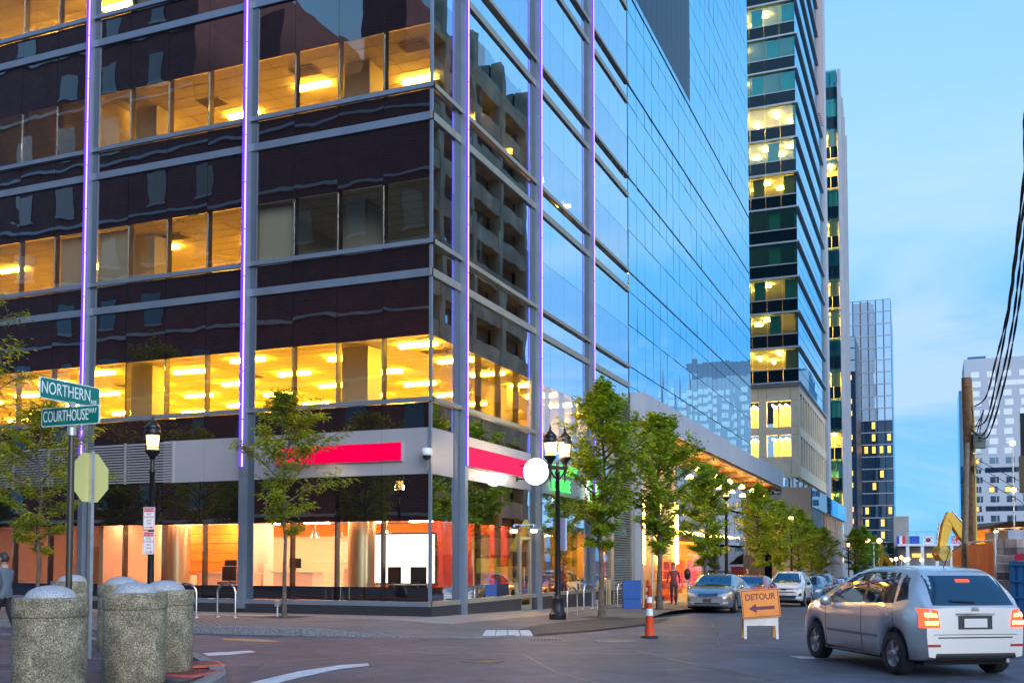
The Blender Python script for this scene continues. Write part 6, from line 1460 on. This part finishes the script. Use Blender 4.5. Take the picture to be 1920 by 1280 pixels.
HATCH = dict(L=3.98, W=1.70, r=0.30, wx=(0.72, 3.20), sill=0.2,
    top=[(0,0.90),(0.05,1.02),(0.30,1.36),(0.50,1.49),(1.1,1.535),(1.8,1.53),(2.3,1.44),(3.15,1.05),(3.55,0.95),(3.85,0.80),(3.95,0.66),(3.98,0.55)],
    belt=[(0,0.86),(0.25,0.97),(1.2,0.97),(2.7,0.92),(3.4,0.88),(3.85,0.72),(3.98,0.5)],
    plan=[(0,0.82),(0.10,0.92),(0.4,0.98),(0.9,1.0),(3.0,1.0),(3.5,0.95),(3.8,0.85),(3.93,0.74),(3.98,0.64)],
    low=[(0,0.30),(0.15,0.24),(0.5,0.22),(3.6,0.20),(3.85,0.22),(3.98,0.3)],
    front_glass=[[(-0.64,1.02),(0.64,1.02),(0.52,1.44),(-0.52,1.44)]], rear_glass=[[(-0.60,1.00),(0.60,1.00),(0.535,1.40),(-0.535,1.40)]],
    side_glass=[[(1.62,0.99),(2.85,0.945),(2.12,1.40),(1.62,1.45)],[(0.72,1.01),(1.54,0.99),(1.54,1.45),(0.80,1.43)],[(0.40,1.08),(0.66,1.03),(0.70,1.41),(0.56,1.37)]],
    seams=(0.68,1.58,2.75), seam_top=0.93, handles=(0.80,1.72), hz=0.83, mirror=(2.60,0.98), sidetrim=[(1.05,0.22),(2.85,0.22),(2.85,0.27),(1.05,0.27)],
    patches=[('headlamp',M_HEAD,'F',[(0.42,0.62),(0.72,0.64),(0.76,0.80),(0.50,0.76)],0.010),('grille',M_TRIM,'F',[(-0.38,0.62),(0.38,0.62),(0.36,0.70),(-0.36,0.70)],0.008),
      ('tail_lamp',M_TAILON,'R',[(0.52,0.70),(0.765,0.70),(0.755,0.96),(0.56,0.94)],0.010),('brake_bulb',M_TAILHOT,'R',[(0.56,0.84),(0.72,0.85),(0.715,0.90),(0.58,0.89)],0.016),('brake_bulb',M_TAILHOT,'R',[(0.55,0.74),(0.72,0.74),(0.72,0.79),(0.55,0.79)],0.016),
      ('high_brake_lamp',M_TAILON,'R',[(-0.10,1.31),(0.10,1.31),(0.10,1.345),(-0.10,1.345)],0.014),('rear_plate',M_PLATE,'R',[(-0.17,0.70),(0.17,0.70),(0.17,0.82),(-0.17,0.82)],0.016),('plate_recess',M_TRIM,'R',[(-0.25,0.675),(0.25,0.675),(0.25,0.86),(-0.25,0.86)],0.006),('chrome_strip',M_CHROME,'R',[(-0.28,0.865),(0.28,0.865),(0.28,0.895),(-0.28,0.895)],0.018),
      ('badge',M_CHROME,'R',[(-0.055,0.925),(0.055,0.925),(0.045,0.975),(-0.045,0.975)],0.014),('bumper_step',M_TRIM,'R',[(-0.55,0.555),(0.55,0.555),(0.55,0.572),(-0.55,0.572)],0.006),('fuel_flap',M_TRIM,'S-',[(0.34,0.72),(0.346,0.72),(0.346,0.86),(0.34,0.86)],0.003),('side_moulding',P_TRIMG,'S+',[(1.10,0.50),(2.68,0.50),(2.68,0.54),(1.10,0.54)],0.010),('side_moulding',P_TRIMG,'S-',[(1.10,0.50),(2.68,0.50),(2.68,0.54),(1.10,0.54)],0.010),('pillar_trim',M_TRIM,'S+',[(1.545,1.0),(1.615,1.0),(1.615,1.44),(1.545,1.44)],0.005),('tailgate_line',M_TRIM,'R',[(-0.62,0.60),(0.62,0.60),(0.62,0.608),(-0.62,0.608)],0.004),('reflector',M_TAIL,'R',[(0.52,0.44),(0.70,0.44),(0.70,0.475),(0.52,0.475)],0.010),('lower_bumper',M_TRIM,'R',[(-0.6,0.27),(0.6,0.27),(0.58,0.35),(-0.58,0.35)],0.008),('wiper',M_TRIM,'R',[(-0.02,1.03),(0.34,1.05),(0.34,1.065),(-0.02,1.055)],0.02)])
P_SILVER = paint('silver_paint', (0.58,0.56,0.52), 0.8, 0.26); P_WHITE = paint('white_paint', (0.76,0.75,0.72), 0.0, 0.3); P_RED = paint('red_paint', (0.52,0.06,0.04), 0.1); P_BLUE = paint('blue_paint', (0.06,0.16,0.26), 0.3)
P_BLACK = paint('black_paint_car', (0.016,0.018,0.022), 0.2); P_MAROON = paint('maroon_paint', (0.22,0.02,0.03), 0.2); P_PALE = paint('pale_silver_paint', (0.62,0.60,0.57), 0.55, 0.3); P_GREY = paint('grey_paint', (0.15,0.16,0.17), 0.4)
GC = 'cars parked facing along the kerb'
def tilt_to_ground(t, x, y, ang):
    d = Vector((math.cos(ang), math.sin(ang), 0)); sl = (ground(y+0.5)-ground(y-0.5))*d.y; lat = (ground(y+0.5)-ground(y-0.5))*math.cos(ang)
    t.location = (x, y, ground(y)); t.rotation_euler = (math.atan(lat), -math.atan(sl), ang)
def park(P, m, px, Ynose, label, name='parked_car', xoff=0.0, ang=R(-90)):
    x = onX_px(px, Ynose)+xoff; t = make_car(name, label, GC, P, m)
    tilt_to_ground(t, x, Ynose+P['L']*1.0, ang); return t
park(SEDAN, P_SILVER, 1325, 37.4, 'silver sedan parked nose first at the head of the kerb row')
park(SEDAN, P_RED, 1398, 44.6, 'red sedan parked right behind the silver sedan', xoff=-0.1)
park(SUV, P_WHITE, 1468, 49.6, 'white sport utility car parked behind the orange detour sign')
park(HATCH, P_BLUE, 1512, 57.5, 'small blue car tucked behind the white sport utility car')
park(SUV, P_BLACK, 1528, 64.0, 'black sport utility car in the parked row')
park(SEDAN, P_MAROON, 1549, 72.5, 'maroon sedan beyond the black car in the parked row')
park(SEDAN, P_WHITE, 1560, 80.0, 'white sedan near the far end of the parked row')
park(SUV, P_GREY, 1572, 92.0, 'dark grey car last in the parked row')
hb = make_car('hatchback', 'pale silver hatchback with lit red tail lamps driving away at the right', None, HATCH, P_PALE)
va = math.atan2(1.84, -1.11)
rl_ = Vector((-0.47, 15.62, 0)); fd = Vector((math.cos(va), math.sin(va), 0)); lf_ = Vector((-fd.y, fd.x, 0))
org = rl_ - fd*HATCH['wx'][0] - lf_*(HATCH['W']/2-0.12)
hb.location = (org.x, org.y, ground(16)); hb.rotation_euler = (0, 0, va)
MB().tube([(0.75,0,1.50),(0.55,0,1.78)], 0.006, 5).build('antenna', M_TRIM, hb, 0, False); MB().tube([(0.02,-0.45,0.25),(-0.04,-0.45,0.25)], 0.03, 10).build('exhaust', M_CHROME, hb, 0, False)
# far traffic
def far_car(px, py_, d, m, label, P=SEDAN, ang=R(90)):
    q = at(px, py_, d); t = make_car('distant_car', label, 'cars far down the street', P, m); tilt_to_ground(t, q.x, q.y, ang)
far_car(1664, 1060, 118, P_GREY, 'grey car in the far lane beyond the hatchback roof', SUV, R(-90))
far_car(1640, 1070, 95, P_WHITE, 'white car in the traffic lane left of the hatchback', SEDAN, R(-90))

# ------------------------------------------------------------------ work site on the right: pole, wires, fence, diggers
M_POLE = mat('weathered_pole_wood', (0.20,0.105,0.05), 0.85, var=0.35, vscale=7, bump=0.008, bscale=30)
M_YEL = mat('digger_yellow', (0.72,0.42,0.01), 0.45, var=0.12, vscale=1.5)
M_CABLE = mat('black_cable', (0.01,0.012,0.025), 0.6)
dp = 36.0; pb = at(1823, 1075, dp); pt_ = at(1812, 708, dp); pz = ground(pb.y)
up_ = thing('utility_pole', (pb.x, pb.y, pz), 'brown wooden utility pole leaning slightly before the white hotel', 'utility pole')
top = pt_ - Vector((pb.x, pb.y, pz)); MB().tube([(0,0,-0.2), top*0.5+Vector((0.02,0,0)), top], [0.19,0.18,0.17], 14).build('pole', M_POLE, up_, 0, False)
def rel(px, py, d=None): return at(px, py, d or dp-0.4) - Vector((pb.x, pb.y, pz))
MB().tube([rel(1827,800), rel(1831,1040)], 0.035, 8).tube([rel(1822,722), rel(1827,800)], 0.03, 6).build('conduit', mat('yellow_conduit', (0.55,0.42,0.10), 0.6), up_, 0, False)
MB().cbox(rel(1837,826), (0.36,0.36,0.52)).cbox(rel(1836,826), (0.40,0.40,0.06)).build('transformer_box', mat('grey_green_box', (0.13,0.16,0.14), 0.5), up_, 0.01, False)
MB().cbox(rel(1849,830), (0.12,0.2,0.3), 0, Matrix.Rotation(R(-30),3,'Y')).cbox(rel(1836,874), (0.18,0.2,0.22)).tube([rel(1822,812), rel(1834,812)], 0.03).tube([rel(1824,850), rel(1842,848)], 0.04).build('fittings', M_GALV, up_, 0, False)
lp = MB()
for k in range(4):
    pts = [rel(1822+k*1.5, 765+22*k), rel(1826+3*k, 790+10*k), rel(1838+2*k, 786-6*k)]
    lp.tube(pts, 0.02, 6)
lp.build('cable_loop', M_CABLE, up_, 0, False)
ob = at(1805, 1075, dp-1.0); bz = at(1813, 830, dp-0.8)
tb_ = thing('brace_pole', (ob.x, ob.y, ground(ob.y)), 'thin grey wooden brace pole left of the brown utility pole', 'pole')
MB().tube([(0,0,0), bz-Vector((ob.x,ob.y,ground(ob.y)))], [0.12,0.09], 10).build('pole', mat('grey_wood', (0.19,0.15,0.11), 0.85, var=0.3, vscale=8), tb_, 0, False)
def wire(pts, r, lab, grp=None, twist=True):
    P_ = [Vector(p) for p in pts]; out = []; n = 80
    for i in range(n+1):
        t = i/n*(len(P_)-1); k = min(int(t), len(P_)-2); u = t-k
        p0, p1, p2, p3 = P_[max(k-1,0)], P_[k], P_[k+1], P_[min(k+2,len(P_)-1)]
        out.append(0.5*((2*p1)+(-p0+p2)*u+(2*p0-5*p1+4*p2-p3)*u*u+(-p0+3*p1-3*p2+p3)*u**3))
    mb = MB()
    if twist:
        for ph in (0, math.pi):
            mb.tube([q + Vector((math.cos(i*0.9+ph), math.sin(i*0.9+ph), 0))*r*0.9 for i, q in enumerate(out)], r, 6)
    else: mb.tube(out, r, 5)
    return tag(mb.build('overhead_cable', M_CABLE), lab, 'cable', grp)
labs = ('leftmost twisted black cable sweeping up from the utility pole', 'second twisted black cable from the left above the utility pole', 'third twisted black cable from the left above the utility pole', 'rightmost twisted black cable swinging lowest beside the utility pole')
ends = [((1822,764),(1848,745),(1866,680),(1888,590),(1903,480),(1921,322),(1935,180)), ((1822,800),(1850,785),(1872,690),(1893,575),(1907,470),(1922,375),(1940,230)), ((1820,805),(1846,812),(1876,715),(1898,610),(1912,500),(1926,395),(1945,250)), ((1824,808),(1852,818),(1884,715),(1906,600),(1918,515),(1930,430),(1950,290))]
for k, e in enumerate(ends):
    ds = [dp-0.3, dp-1.2, dp-4.5, dp-9, dp-12.5, dp-16, dp-19]
    ws = [at(px, py, d) for (px, py), d in zip(e, ds)]; wz = Vector((7.0, 12.0, 10.8-0.2*k))
    wire(ws + [ws[-1].lerp(wz, q_/5) for q_ in range(1, 6)], 0.018, labs[k])
for k, (a, b, lab) in enumerate((((1826,858),(1990,935),'upper thin wire crossing the hotel to the right'), ((1826,870),(1990,955),'middle thin wire crossing the hotel to the right'), ((1826,890),(1990,975),'lower thin wire crossing the hotel to the right'))):
    wire([at(a[0],a[1],dp-0.3), at((a[0]+b[0])/2,(a[1]+b[1])/2+3,dp-3), at(b[0],b[1],dp-7), Vector((7.0, 12.0, 6.2-0.5*k))], 0.012, lab, twist=False)
p2 = thing('utility_pole', (7.1, 12.0, ground(12)), 'second wooden utility pole out of frame that carries the near end of the cables', 'utility pole')
MB().tube([(0,0,-0.2),(0,0,11.2)], [0.2,0.15], 14).build('pole', M_POLE, p2, 0, False); MB().box(-0.9,0.9,-0.06,0.06,10.7,10.85).build('crossarm', M_POLE, p2, 0, False)
# fence with coloured sheets
fpts = [(1787, 42.0), (1803, 37.5), (1818, 33.5), (1866, 27.0)]
cols = [mat('orange_sheet', (0.62,0.16,0.05), 0.7), mat('dusty_pink_sheet', (0.42,0.24,0.20), 0.8), mat('red_sheet', (0.50,0.035,0.022), 0.6)]
fa = at(1787, 1050, 42); FN = thing('site_fence', (fa.x, fa.y, ground(fa.y)), 'site fence hung with orange, pink and red sheets below the utility pole', 'fence')
def fpt(px, d): q = at(px, 1050, d); return Vector((q.x, q.y, 0))
ftop = [(1787,1027),(1803,1016),(1818,1013),(1866,1009)]
for i in range(3):
    a, b = fpt(*fpts[i]), fpt(*fpts[i+1]); za = at(ftop[i][0], ftop[i][1]+8, fpts[i][1]).z; zb_ = at(ftop[i+1][0], ftop[i+1][1]+8, fpts[i+1][1]).z
    nrm = (b-a).cross(Vector((0,0,1))).normalized(); vs = []; nu, nv = 22, 8; rg = random.Random(i)
    for j in range(nv+1):
        for k in range(nu+1):
            u, v = k/nu, j/nv; q = a.lerp(b, u); z = ground(q.y)*(1-v) + (za+(zb_-za)*u)*v
            w_ = 0.05*mnoise.noise(Vector((u*5+i*9, v*3, 0.3))) + 0.03*math.sin(u*19+3*v)
            vs.append(q + nrm*(-w_) + Vector((0,0,z)))
    fs = [(j*(nu+1)+k, j*(nu+1)+k+1, (j+1)*(nu+1)+k+1, (j+1)*(nu+1)+k) for j in range(nv) for k in range(nu)]
    N_ = len(vs); vs2 = vs + [v - nrm*0.012*-1 for v in vs]; fs2 = fs + [tuple(N_+x for x in reversed(f)) for f in fs]
    MB().add(vs2, fs2, 0, True).build('fabric_sheet', cols[i], FN)
    for q, zt_ in ((a, za), (b, zb_)): MB().tube([(q.x,q.y,ground(q.y)),(q.x,q.y,zt_+0.12)], 0.035, 8).build('fence_post', M_GALV, FN)
    MB().tube([a+Vector((0,0,za+0.08)), b+Vector((0,0,zb_+0.08))], 0.03, 6).build('top_rail', M_GALV, FN)
# rubble and timber stack at the end of the fence
M_STK = mat('weathered_block', (0.34,0.25,0.21), 0.85, var=0.3, vscale=4); M_STK2 = mat('dark_gap_timber', (0.14,0.10,0.09), 0.9, var=0.3, vscale=4)
sa = at(1869, 1060, 26.0); SK = thing('block_stack', (sa.x, sa.y, ground(sa.y)), 'rough stack of pinkish blocks and timbers between the red sheet and the blue container', 'block stack', rz=R(-24))
hs = at(1880, 1010, 26).z - ground(sa.y); rg = random.Random(4); nl = 11
for k in range(nl):
    x = 0.0
    while x < 0.48:
        w_ = rg.uniform(0.16, 0.34); MB().box(x, min(0.52, x+w_)-0.012, rg.uniform(-.04,.02), 0.6, hs*k/nl+0.006, hs*(k+1)/nl-0.006).build('block' if k % 3 else 'timber', M_STK if (k % 3 or rg.random() < .4) else M_STK2, SK, 0, False); x += w_
sa = at(1893, 1060, 25.5); BC = thing('site_container', (sa.x, sa.y, ground(sa.y)), 'blue corrugated site container cut by the right edge of the picture', 'container', rz=R(-24))
M_BLC = mat('container_blue', (0.01,0.10,0.24), 0.55, var=0.15, vscale=2); hc = at(1900, 1030, 25.5).z - ground(sa.y)
for k in range(14): MB().box(k*0.2, k*0.2+0.11, -0.03, 0.0, 0.12, hc*0.80).build('corrugation', M_BLC, BC, 0, False)
for z0_, z1_ in ((0,0.12),(hc*0.40,hc*0.43),(hc*0.6,hc*0.63),(hc*0.8,hc*0.86)): MB().box(0, 2.8, -0.06, 0.0, z0_, z1_).build('rail', M_BLC, BC, 0, False)
MB().box(0, 2.8, 0.001, 2.2, 0, hc*0.86).build('shell', M_BLC, BC, 0, False); MB().box(0.15,0.45,-0.075,-0.031,hc*0.865,hc*0.95).build('red_sign', M_SIGNR, BC, 0, False)
# grey blocks heaped behind the fence, shed with yellow light
for i, (px, py, w_, h_, d, lab) in enumerate(((1884,1007,40,20,40,'left grey concrete block on the wall behind the fence'),(1912,1004,44,22,38,'right grey concrete block on the wall behind the fence'))):
    q = at(px, py+h_/2, d); s_ = d/1920; t = MB().box(-w_*s_/2, w_*s_/2, 0, 0.8, 0, h_*s_).build('concrete_block', mat('block_grey', (0.30,0.33,0.37), 0.8, var=0.15, vscale=2) if i == 0 else bpy.data.materials['block_grey'], bevel=0.02); t.location = q; t.rotation_euler = (0,0,YAW); tag(t, lab, 'concrete block')
q = at(1900, 1040, 41); t = MB().box(-1.6, 2.5, 0, 1.0, ground(q.y), q.z+0.42).build('concrete_wall', bpy.data.materials['block_grey']); t.location = (q.x, q.y-0.0, 0); t.rotation_euler = (0,0,YAW); tag(t, 'low grey concrete wall that carries the grey blocks behind the fence', 'wall')
dS = 75.0; q = at(1862, 1040, dS); s_ = dS/1920; SH = thing('site_pavilion', (q.x, q.y, ground(q.y)), 'timber framed site pavilion glowing yellow under a flat roof at the right', 'building', rz=YAW)
zb0 = ground(q.y); zr_ = at(1880, 977, dS).z - zb0; zb1 = at(1880, 1008, dS).z - zb0
M_TIMB = mat('golden_timber', (0.52,0.27,0.05), 0.7)
MB().prism([(-0.4,zr_-0.55),(4.6,zr_-0.3),(4.6,zr_),(1.0,zr_),(-0.4,zr_-0.35)], -0.5, 5, 0, 'y').build('roof', mat('brown_roof', (0.22,0.12,0.06), 0.7), SH, 0, False)
for k in range(5): MB().box(k*1.05-0.1, k*1.05+0.12, 0, 0.25, 0, zr_-0.5).build('post', M_TIMB, SH, 0, False)
MB().box(-0.1, 4.6, 4.0, 4.2, 0, zr_-0.5).build('back_wall', M_TIMB, SH, 0, False); MB().box(0, 4.6, 0.3, 4, 0, 0.1).build('floor', M_TIMB, SH, 0, False)
for k in range(3): MB().box(0.4+1.4*k, 1.3+1.4*k, 1.0, 1.2, zr_-0.75, zr_-0.68).build('ceiling_light', M_RL, SH, 0, False)
# dark signal box at the right edge
q = at(1920, 888, 22); t = thing('signal_box', (q.x, q.y, q.z), 'dark brown signal box hanging at the right edge above the blocks', 'signal')
MB().box(-0.09, 0.35, -0.1, 0.12, -0.4, 0.38).build('case', mat('brown_case', (0.10,0.065,0.03), 0.5), t, 0.01, False); MB().box(-0.055, 0.30, -0.08, 0.1, 0.385, 1.3).build('hanger', M_BLACK, t, 0, False)
q = at(1903, 1040, 48); t = thing('site_light', (q.x, q.y, ground(q.y)), 'thin post with two small orange lamps in front of the hotel', 'street lamp')
zz = [at(1903, y, 48).z - ground(q.y) for y in (820, 846, 922)]
MB().tube([(0,0,0),(0,0,zz[0])], 0.035, 6).tube([(0,0,zz[2]-0.6),(0.9,0,zz[2]-0.6)], 0.02, 5).build('post', M_GALV, t, 0, False)
for z in (zz[0]-0.25, zz[2]+0.1): MB().lathe([(0.03,-0.12),(0.13,-0.05),(0.13,0.08),(0.03,0.13)], 10, (0,0,z)).build('lamp', M_GLOBE, t, 0, False)
# diggers
def arm(mb, a, b, w0, w1, th):
    a, b = Vector(a), Vector(b); d = (b-a).normalized(); nrm = d.cross(Vector((0,1,0))).normalized()
    v = [a+nrm*w0, b+nrm*w1, b-nrm*w1, a-nrm*w0]; vs = [q+Vector((0,-th,0)) for q in v]+[q+Vector((0,th,0)) for q in v]
    mb.add(vs, [(3,2,1,0),(4,5,6,7),(0,1,5,4),(1,2,6,5),(2,3,7,6),(3,0,4,7)]); return mb
def digger(pts, d, label, s=1.0):
    base = at(*pts['base'], d); t = thing('excavator', (base.x, base.y, ground(base.y)), label, 'excavator', 'yellow excavators', rz=YAW)
    zoff = ground(base.y); f = lambda px, py: Vector(((px-pts['base'][0])*d/1920, 0, at(px, py, d).z-zoff))
    elb, wri, sho, mid, tip = (f(*pts[k]) for k in ('elbow','wrist','shoulder','mid','tip'))
    mb = MB(); arm(mb, sho, mid, 0.26*s, 0.36*s, 0.26*s); arm(mb, mid, elb, 0.36*s, 0.2*s, 0.24*s); mb.build('boom', M_YEL, t, 0.03, False)
    mb = MB(); k = (elb-wri).normalized(); arm(mb, elb+k*0.25*s, elb-k*0.6*s, 0.18*s, 0.30*s, 0.2*s); arm(mb, elb-k*0.6*s, wri, 0.30*s, 0.16*s, 0.19*s); mb.build('stick', M_YEL, t, 0.02, False)
    up1 = Vector((0.35*s,0,0.55*s)); MB().tube([mid+Vector((0.25,0,0.45))*s, elb+Vector((0.2,0,0.35))*s], [0.10*s,0.06*s], 8).tube([elb-k*0.5*s+Vector((-0.42,0,0.1))*s, wri+Vector((-0.2,0,0.5))*s], [0.09*s,0.06*s], 8).build('hydraulic_ram', M_STEEL, t, 0, False)
    MB().prism([(wri.x+0.18*s,wri.z+0.2*s),(wri.x-0.2*s,wri.z+0.1*s),(wri.x-0.35*s,wri.z-0.35*s),(wri.x-0.1*s,wri.z-0.75*s),(wri.x+0.35*s,wri.z-0.7*s),(wri.x+0.5*s,wri.z-0.3*s)], -0.5*s, 0.5*s, 0, 'y').build('bucket', mat('worn_bucket', (0.42,0.30,0.05), 0.6, var=0.4, vscale=3) if 'worn_bucket' not in bpy.data.materials else bpy.data.materials['worn_bucket'], t, 0.02, False)
    bx = sho.x
    MB().box(bx-0.6*s, bx+3.0*s, -1.2*s, 1.2*s, 1.1*s, 2.1*s).box(bx+0.6*s, bx+2.9*s, -1.1*s, 0.3*s, 2.11*s, 2.7*s).build('house', M_YEL, t, 0.05, False)
    MB().box(bx-0.5*s, bx+0.9*s, 0.35*s, 1.2*s, 2.11*s, 3.2*s).build('cab', M_CGLASS, t, 0.03, False)
    for sy in (-1, 1):
        MB().prism([(bx-1.4*s,0.15*s),(bx-1.0*s,0),(bx+2.4*s,0),(bx+2.8*s,0.15*s),(bx+2.8*s,0.7*s),(bx+2.3*s,0.9*s),(bx-0.9*s,0.9*s),(bx-1.4*s,0.7*s)], sy*1.1*s-0.3*s, sy*1.1*s+0.3*s, 0, 'y').build('track', M_TRIM, t, 0, False)
    return t
digger(dict(base=(1790,1060), elbow=(1781,968), wrist=(1764,1028), shoulder=(1828,1026), mid=(1806,1000), tip=(1760,1042)), 62, 'yellow excavator with its arm raised in front of the flags')
digger(dict(base=(1664,1070), elbow=(1657,1040), wrist=(1650,1062), shoulder=(1672,1062), mid=(1665,1050), tip=(1650,1075)), 90, 'small yellow excavator arm beyond the roof of the hatchback', 0.6)
q = at(1747, 1050, 150); t = MB().box(-1.8,1.8,-1,1,0,2.4).box(-1.9,1.9,-1.1,1.1,2.41,2.55).build('red_skip', mat('skip_red', (0.45,0.03,0.02), 0.6), bevel=0.03); t.location = (q.x, q.y, ground(q.y)); tag(t, 'red skip beside the low terminal left of the digger', 'skip')
q = at(1785, 1052, 70); s_ = 70/1920; t = MB().lathe([(1.5,0),(1.45,0.6),(1.1,1.3),(0.5,1.75),(0.1,1.9)], 14).build('earth_mound', mat('earth_olive', (0.18,0.16,0.07), 0.95, var=0.3, vscale=1.5)); t.location = (q.x, q.y, ground(q.y)); tag(t, 'olive earth mound under the raised digger arm', 'earth mound')
# ------------------------------------------------------------------ people
M_SKIN = mat('skin', (0.45,0.27,0.19), 0.55); M_HAIR = mat('dark_hair', (0.03,0.02,0.015), 0.6)
def person(loc, rz, label, coat, trousers, hairm=M_HAIR, stride=0.28, s=1.0):
    t = thing('person', loc, label, 'person', None, rz); t.scale = (s,)*3
    # joints: x forward, y left
    J = [(0,0,0.96),(0.01,0,1.18),(0.0,0,1.40),(0.01,0,1.50),(0.03,0,1.60)]
    V = []; E_ = []; Rr = []
    def add(p, r, par=None):
        V.append(p); Rr.append(r)
        if par is not None: E_.append((par, len(V)-1))
        return len(V)-1
    pel = add((0,0,0.95), (0.155,0.115)); w = add((0.0,0,1.10), (0.135,0.10), pel); chv = add((0.0,0,1.30), (0.165,0.115), w); nk = add((0.005,0,1.47), (0.065,0.065), chv); hd0 = add((0.02,0,1.55), (0.06,0.06), nk)
    for sy, st in ((1, 1), (-1, -1)):
        hip = add((0,0.09*sy,0.90), (0.10,0.10), pel); kn = add((0.12*st*stride/0.28+0.03, 0.10*sy, 0.50), (0.065,0.065), hip)
        an = add((stride*st-0.02 if st > 0 else -stride*0.95, 0.10*sy, 0.10 if st > 0 else 0.14), (0.042,0.042), kn); add((stride*st+0.16 if st > 0 else -stride*0.95+0.12, 0.11*sy, 0.045 if st > 0 else 0.05), (0.045,0.035), an)
        sh = add((0.0,0.19*sy,1.40), (0.062,0.062), chv); elb = add((-0.10*st,0.25*sy,1.13), (0.046,0.046), sh); wr = add((-0.10*st+0.13,0.25*sy,0.92), (0.034,0.034), elb)
        pm_ = add((-0.10*st+0.155,0.25*sy,0.86), (0.036,0.024), wr)
        for k in range(4): f1 = add((-0.10*st+0.15+0.02*k-0.02, 0.25*sy, 0.80-0.004*abs(k-1)), (0.0095,0.0095), pm_); add((-0.10*st+0.165+0.02*k-0.02, 0.235*sy, 0.765-0.004*abs(k-1)), (0.0085,0.0085), f1)
        th = add((-0.10*st+0.20, 0.235*sy, 0.84), (0.011,0.011), pm_); add((-0.10*st+0.215, 0.225*sy, 0.81), (0.0095,0.0095), th)
    me = bpy.data.meshes.new('body'); me.from_pydata(V, E_, []); o = bpy.data.objects.new('tmp', me); C.objects.link(o)
    md = o.modifiers.new('s', 'SKIN'); md.use_smooth_shade = True
    for i, r_ in enumerate(Rr): me.skin_vertices[0].data[i].radius = r_; me.skin_vertices[0].data[i].use_root = (i == 0)
    sb_ = o.modifiers.new('d', 'SUBSURF'); sb_.levels = 2; sb_.render_levels = 2
    dg = bpy.context.evaluated_depsgraph_get(); bme = bpy.data.meshes.new_from_object(o.evaluated_get(dg)); bpy.data.objects.remove(o)
    bme.materials.clear(); 
    for m_ in (M_SKIN, coat, trousers, M_TRIM): bme.materials.append(m_)
    for p in bme.polygons:
        c = p.center; p.use_smooth = True
        arm_ = abs(c.y) > 0.185
        p.material_index = 3 if c.z < 0.10 else 2 if c.z < 0.88 and not (arm_ and c.z > 0.70) else 0 if (arm_ and c.z < 0.91) or c.z > 1.47 else 1
    bme.name = 'body'; b = link('body', bme, t, False)
    # head with face, one mesh
    hd = MB(); rings = 14; nn = 18; vs = []
    for i in range(rings+1):
        ph = math.pi*i/rings; z = 0.125*math.cos(ph); rr = math.sin(ph)
        for k in range(nn):
            a = 2*math.pi*k/nn; x = 0.098*rr*math.cos(a); y = 0.078*rr*math.sin(a)
            if z < 0: x *= 1-0.18*(-z/0.125); y *= 1-0.30*(-z/0.125)
            if x > 0.05 and abs(y) < 0.022 and -0.05 < z < 0.02: x += 0.022*(1-abs(z+0.02)/0.05)     # nose
            if x > 0.05 and 0.018 < abs(y) < 0.05 and 0.0 < z < 0.03: x -= 0.010                       # eye sockets
            vs.append((x, y, z))
    fs = [(i*nn+k, i*nn+(k+1)%nn, (i+1)*nn+(k+1)%nn, (i+1)*nn+k) for i in range(rings) for k in range(nn)]
    me = MB().add(vs, fs, 0, True).mesh('head', M_SKIN); me.transform(Matrix.Translation((0.03,0,1.635))); h_ = link('head', me, t, False)
    for sy in (-1, 1):
        MB().lathe([(0.002,-0.012),(0.011,-0.005),(0.011,0.005),(0.002,0.012)], 8, (0.108,0.032*sy,1.648)).build('eye', M_TRIM, h_, 0, False)
        MB().cbox((0.025,0.078*sy,1.635), (0.03,0.018,0.055)).build('ear', M_SKIN, h_, 0.005, False)
    MB().cbox((0.112,0,1.575), (0.012,0.045,0.010)).build('mouth', mat('lip', (0.35,0.12,0.10), 0.5), h_, 0.002, False)
    vs2 = [(x*1.07-0.006, y*1.10, z*1.06+0.004) for x, y, z in vs]; keep = [f for f in fs if sum(vs[i][2] for i in f)/4 > 0.045 or (sum(vs[i][0] for i in f)/4 < 0.02 and sum(vs[i][2] for i in f)/4 > -0.06)]
    me = MB().add(vs2, keep, 0, True).mesh('hair', hairm); me.transform(Matrix.Translation((0.03,0,1.637))); link('hair', me, t, False)
    return t
q = at(6, 1195, 20.2); x = q.x
person((q.x, q.y, ground(q.y)), R(185), 'person in a grey blue jacket and dark trousers walking at the left edge', mat('grey_blue_jacket', (0.11,0.14,0.17), 0.8), mat('black_trousers', (0.015,0.015,0.018), 0.8))
yy = 43.0; person((onX_px(1263, yy), yy, ground(yy)+KH), R(-80), 'person in a maroon coat on the pavement behind the small orange cone', mat('maroon_coat', (0.16,0.03,0.04), 0.8), mat('dark_trousers', (0.03,0.03,0.04), 0.8), stride=0.2)
yy = 56.5; person((onX_px(1416, yy)-0.4, yy, ground(yy)+KH), R(-95), 'person in dark clothes on the pavement behind the red car', mat('charcoal_coat', (0.05,0.05,0.06), 0.8), mat('navy_trousers', (0.03,0.03,0.05), 0.8), stride=0.18)
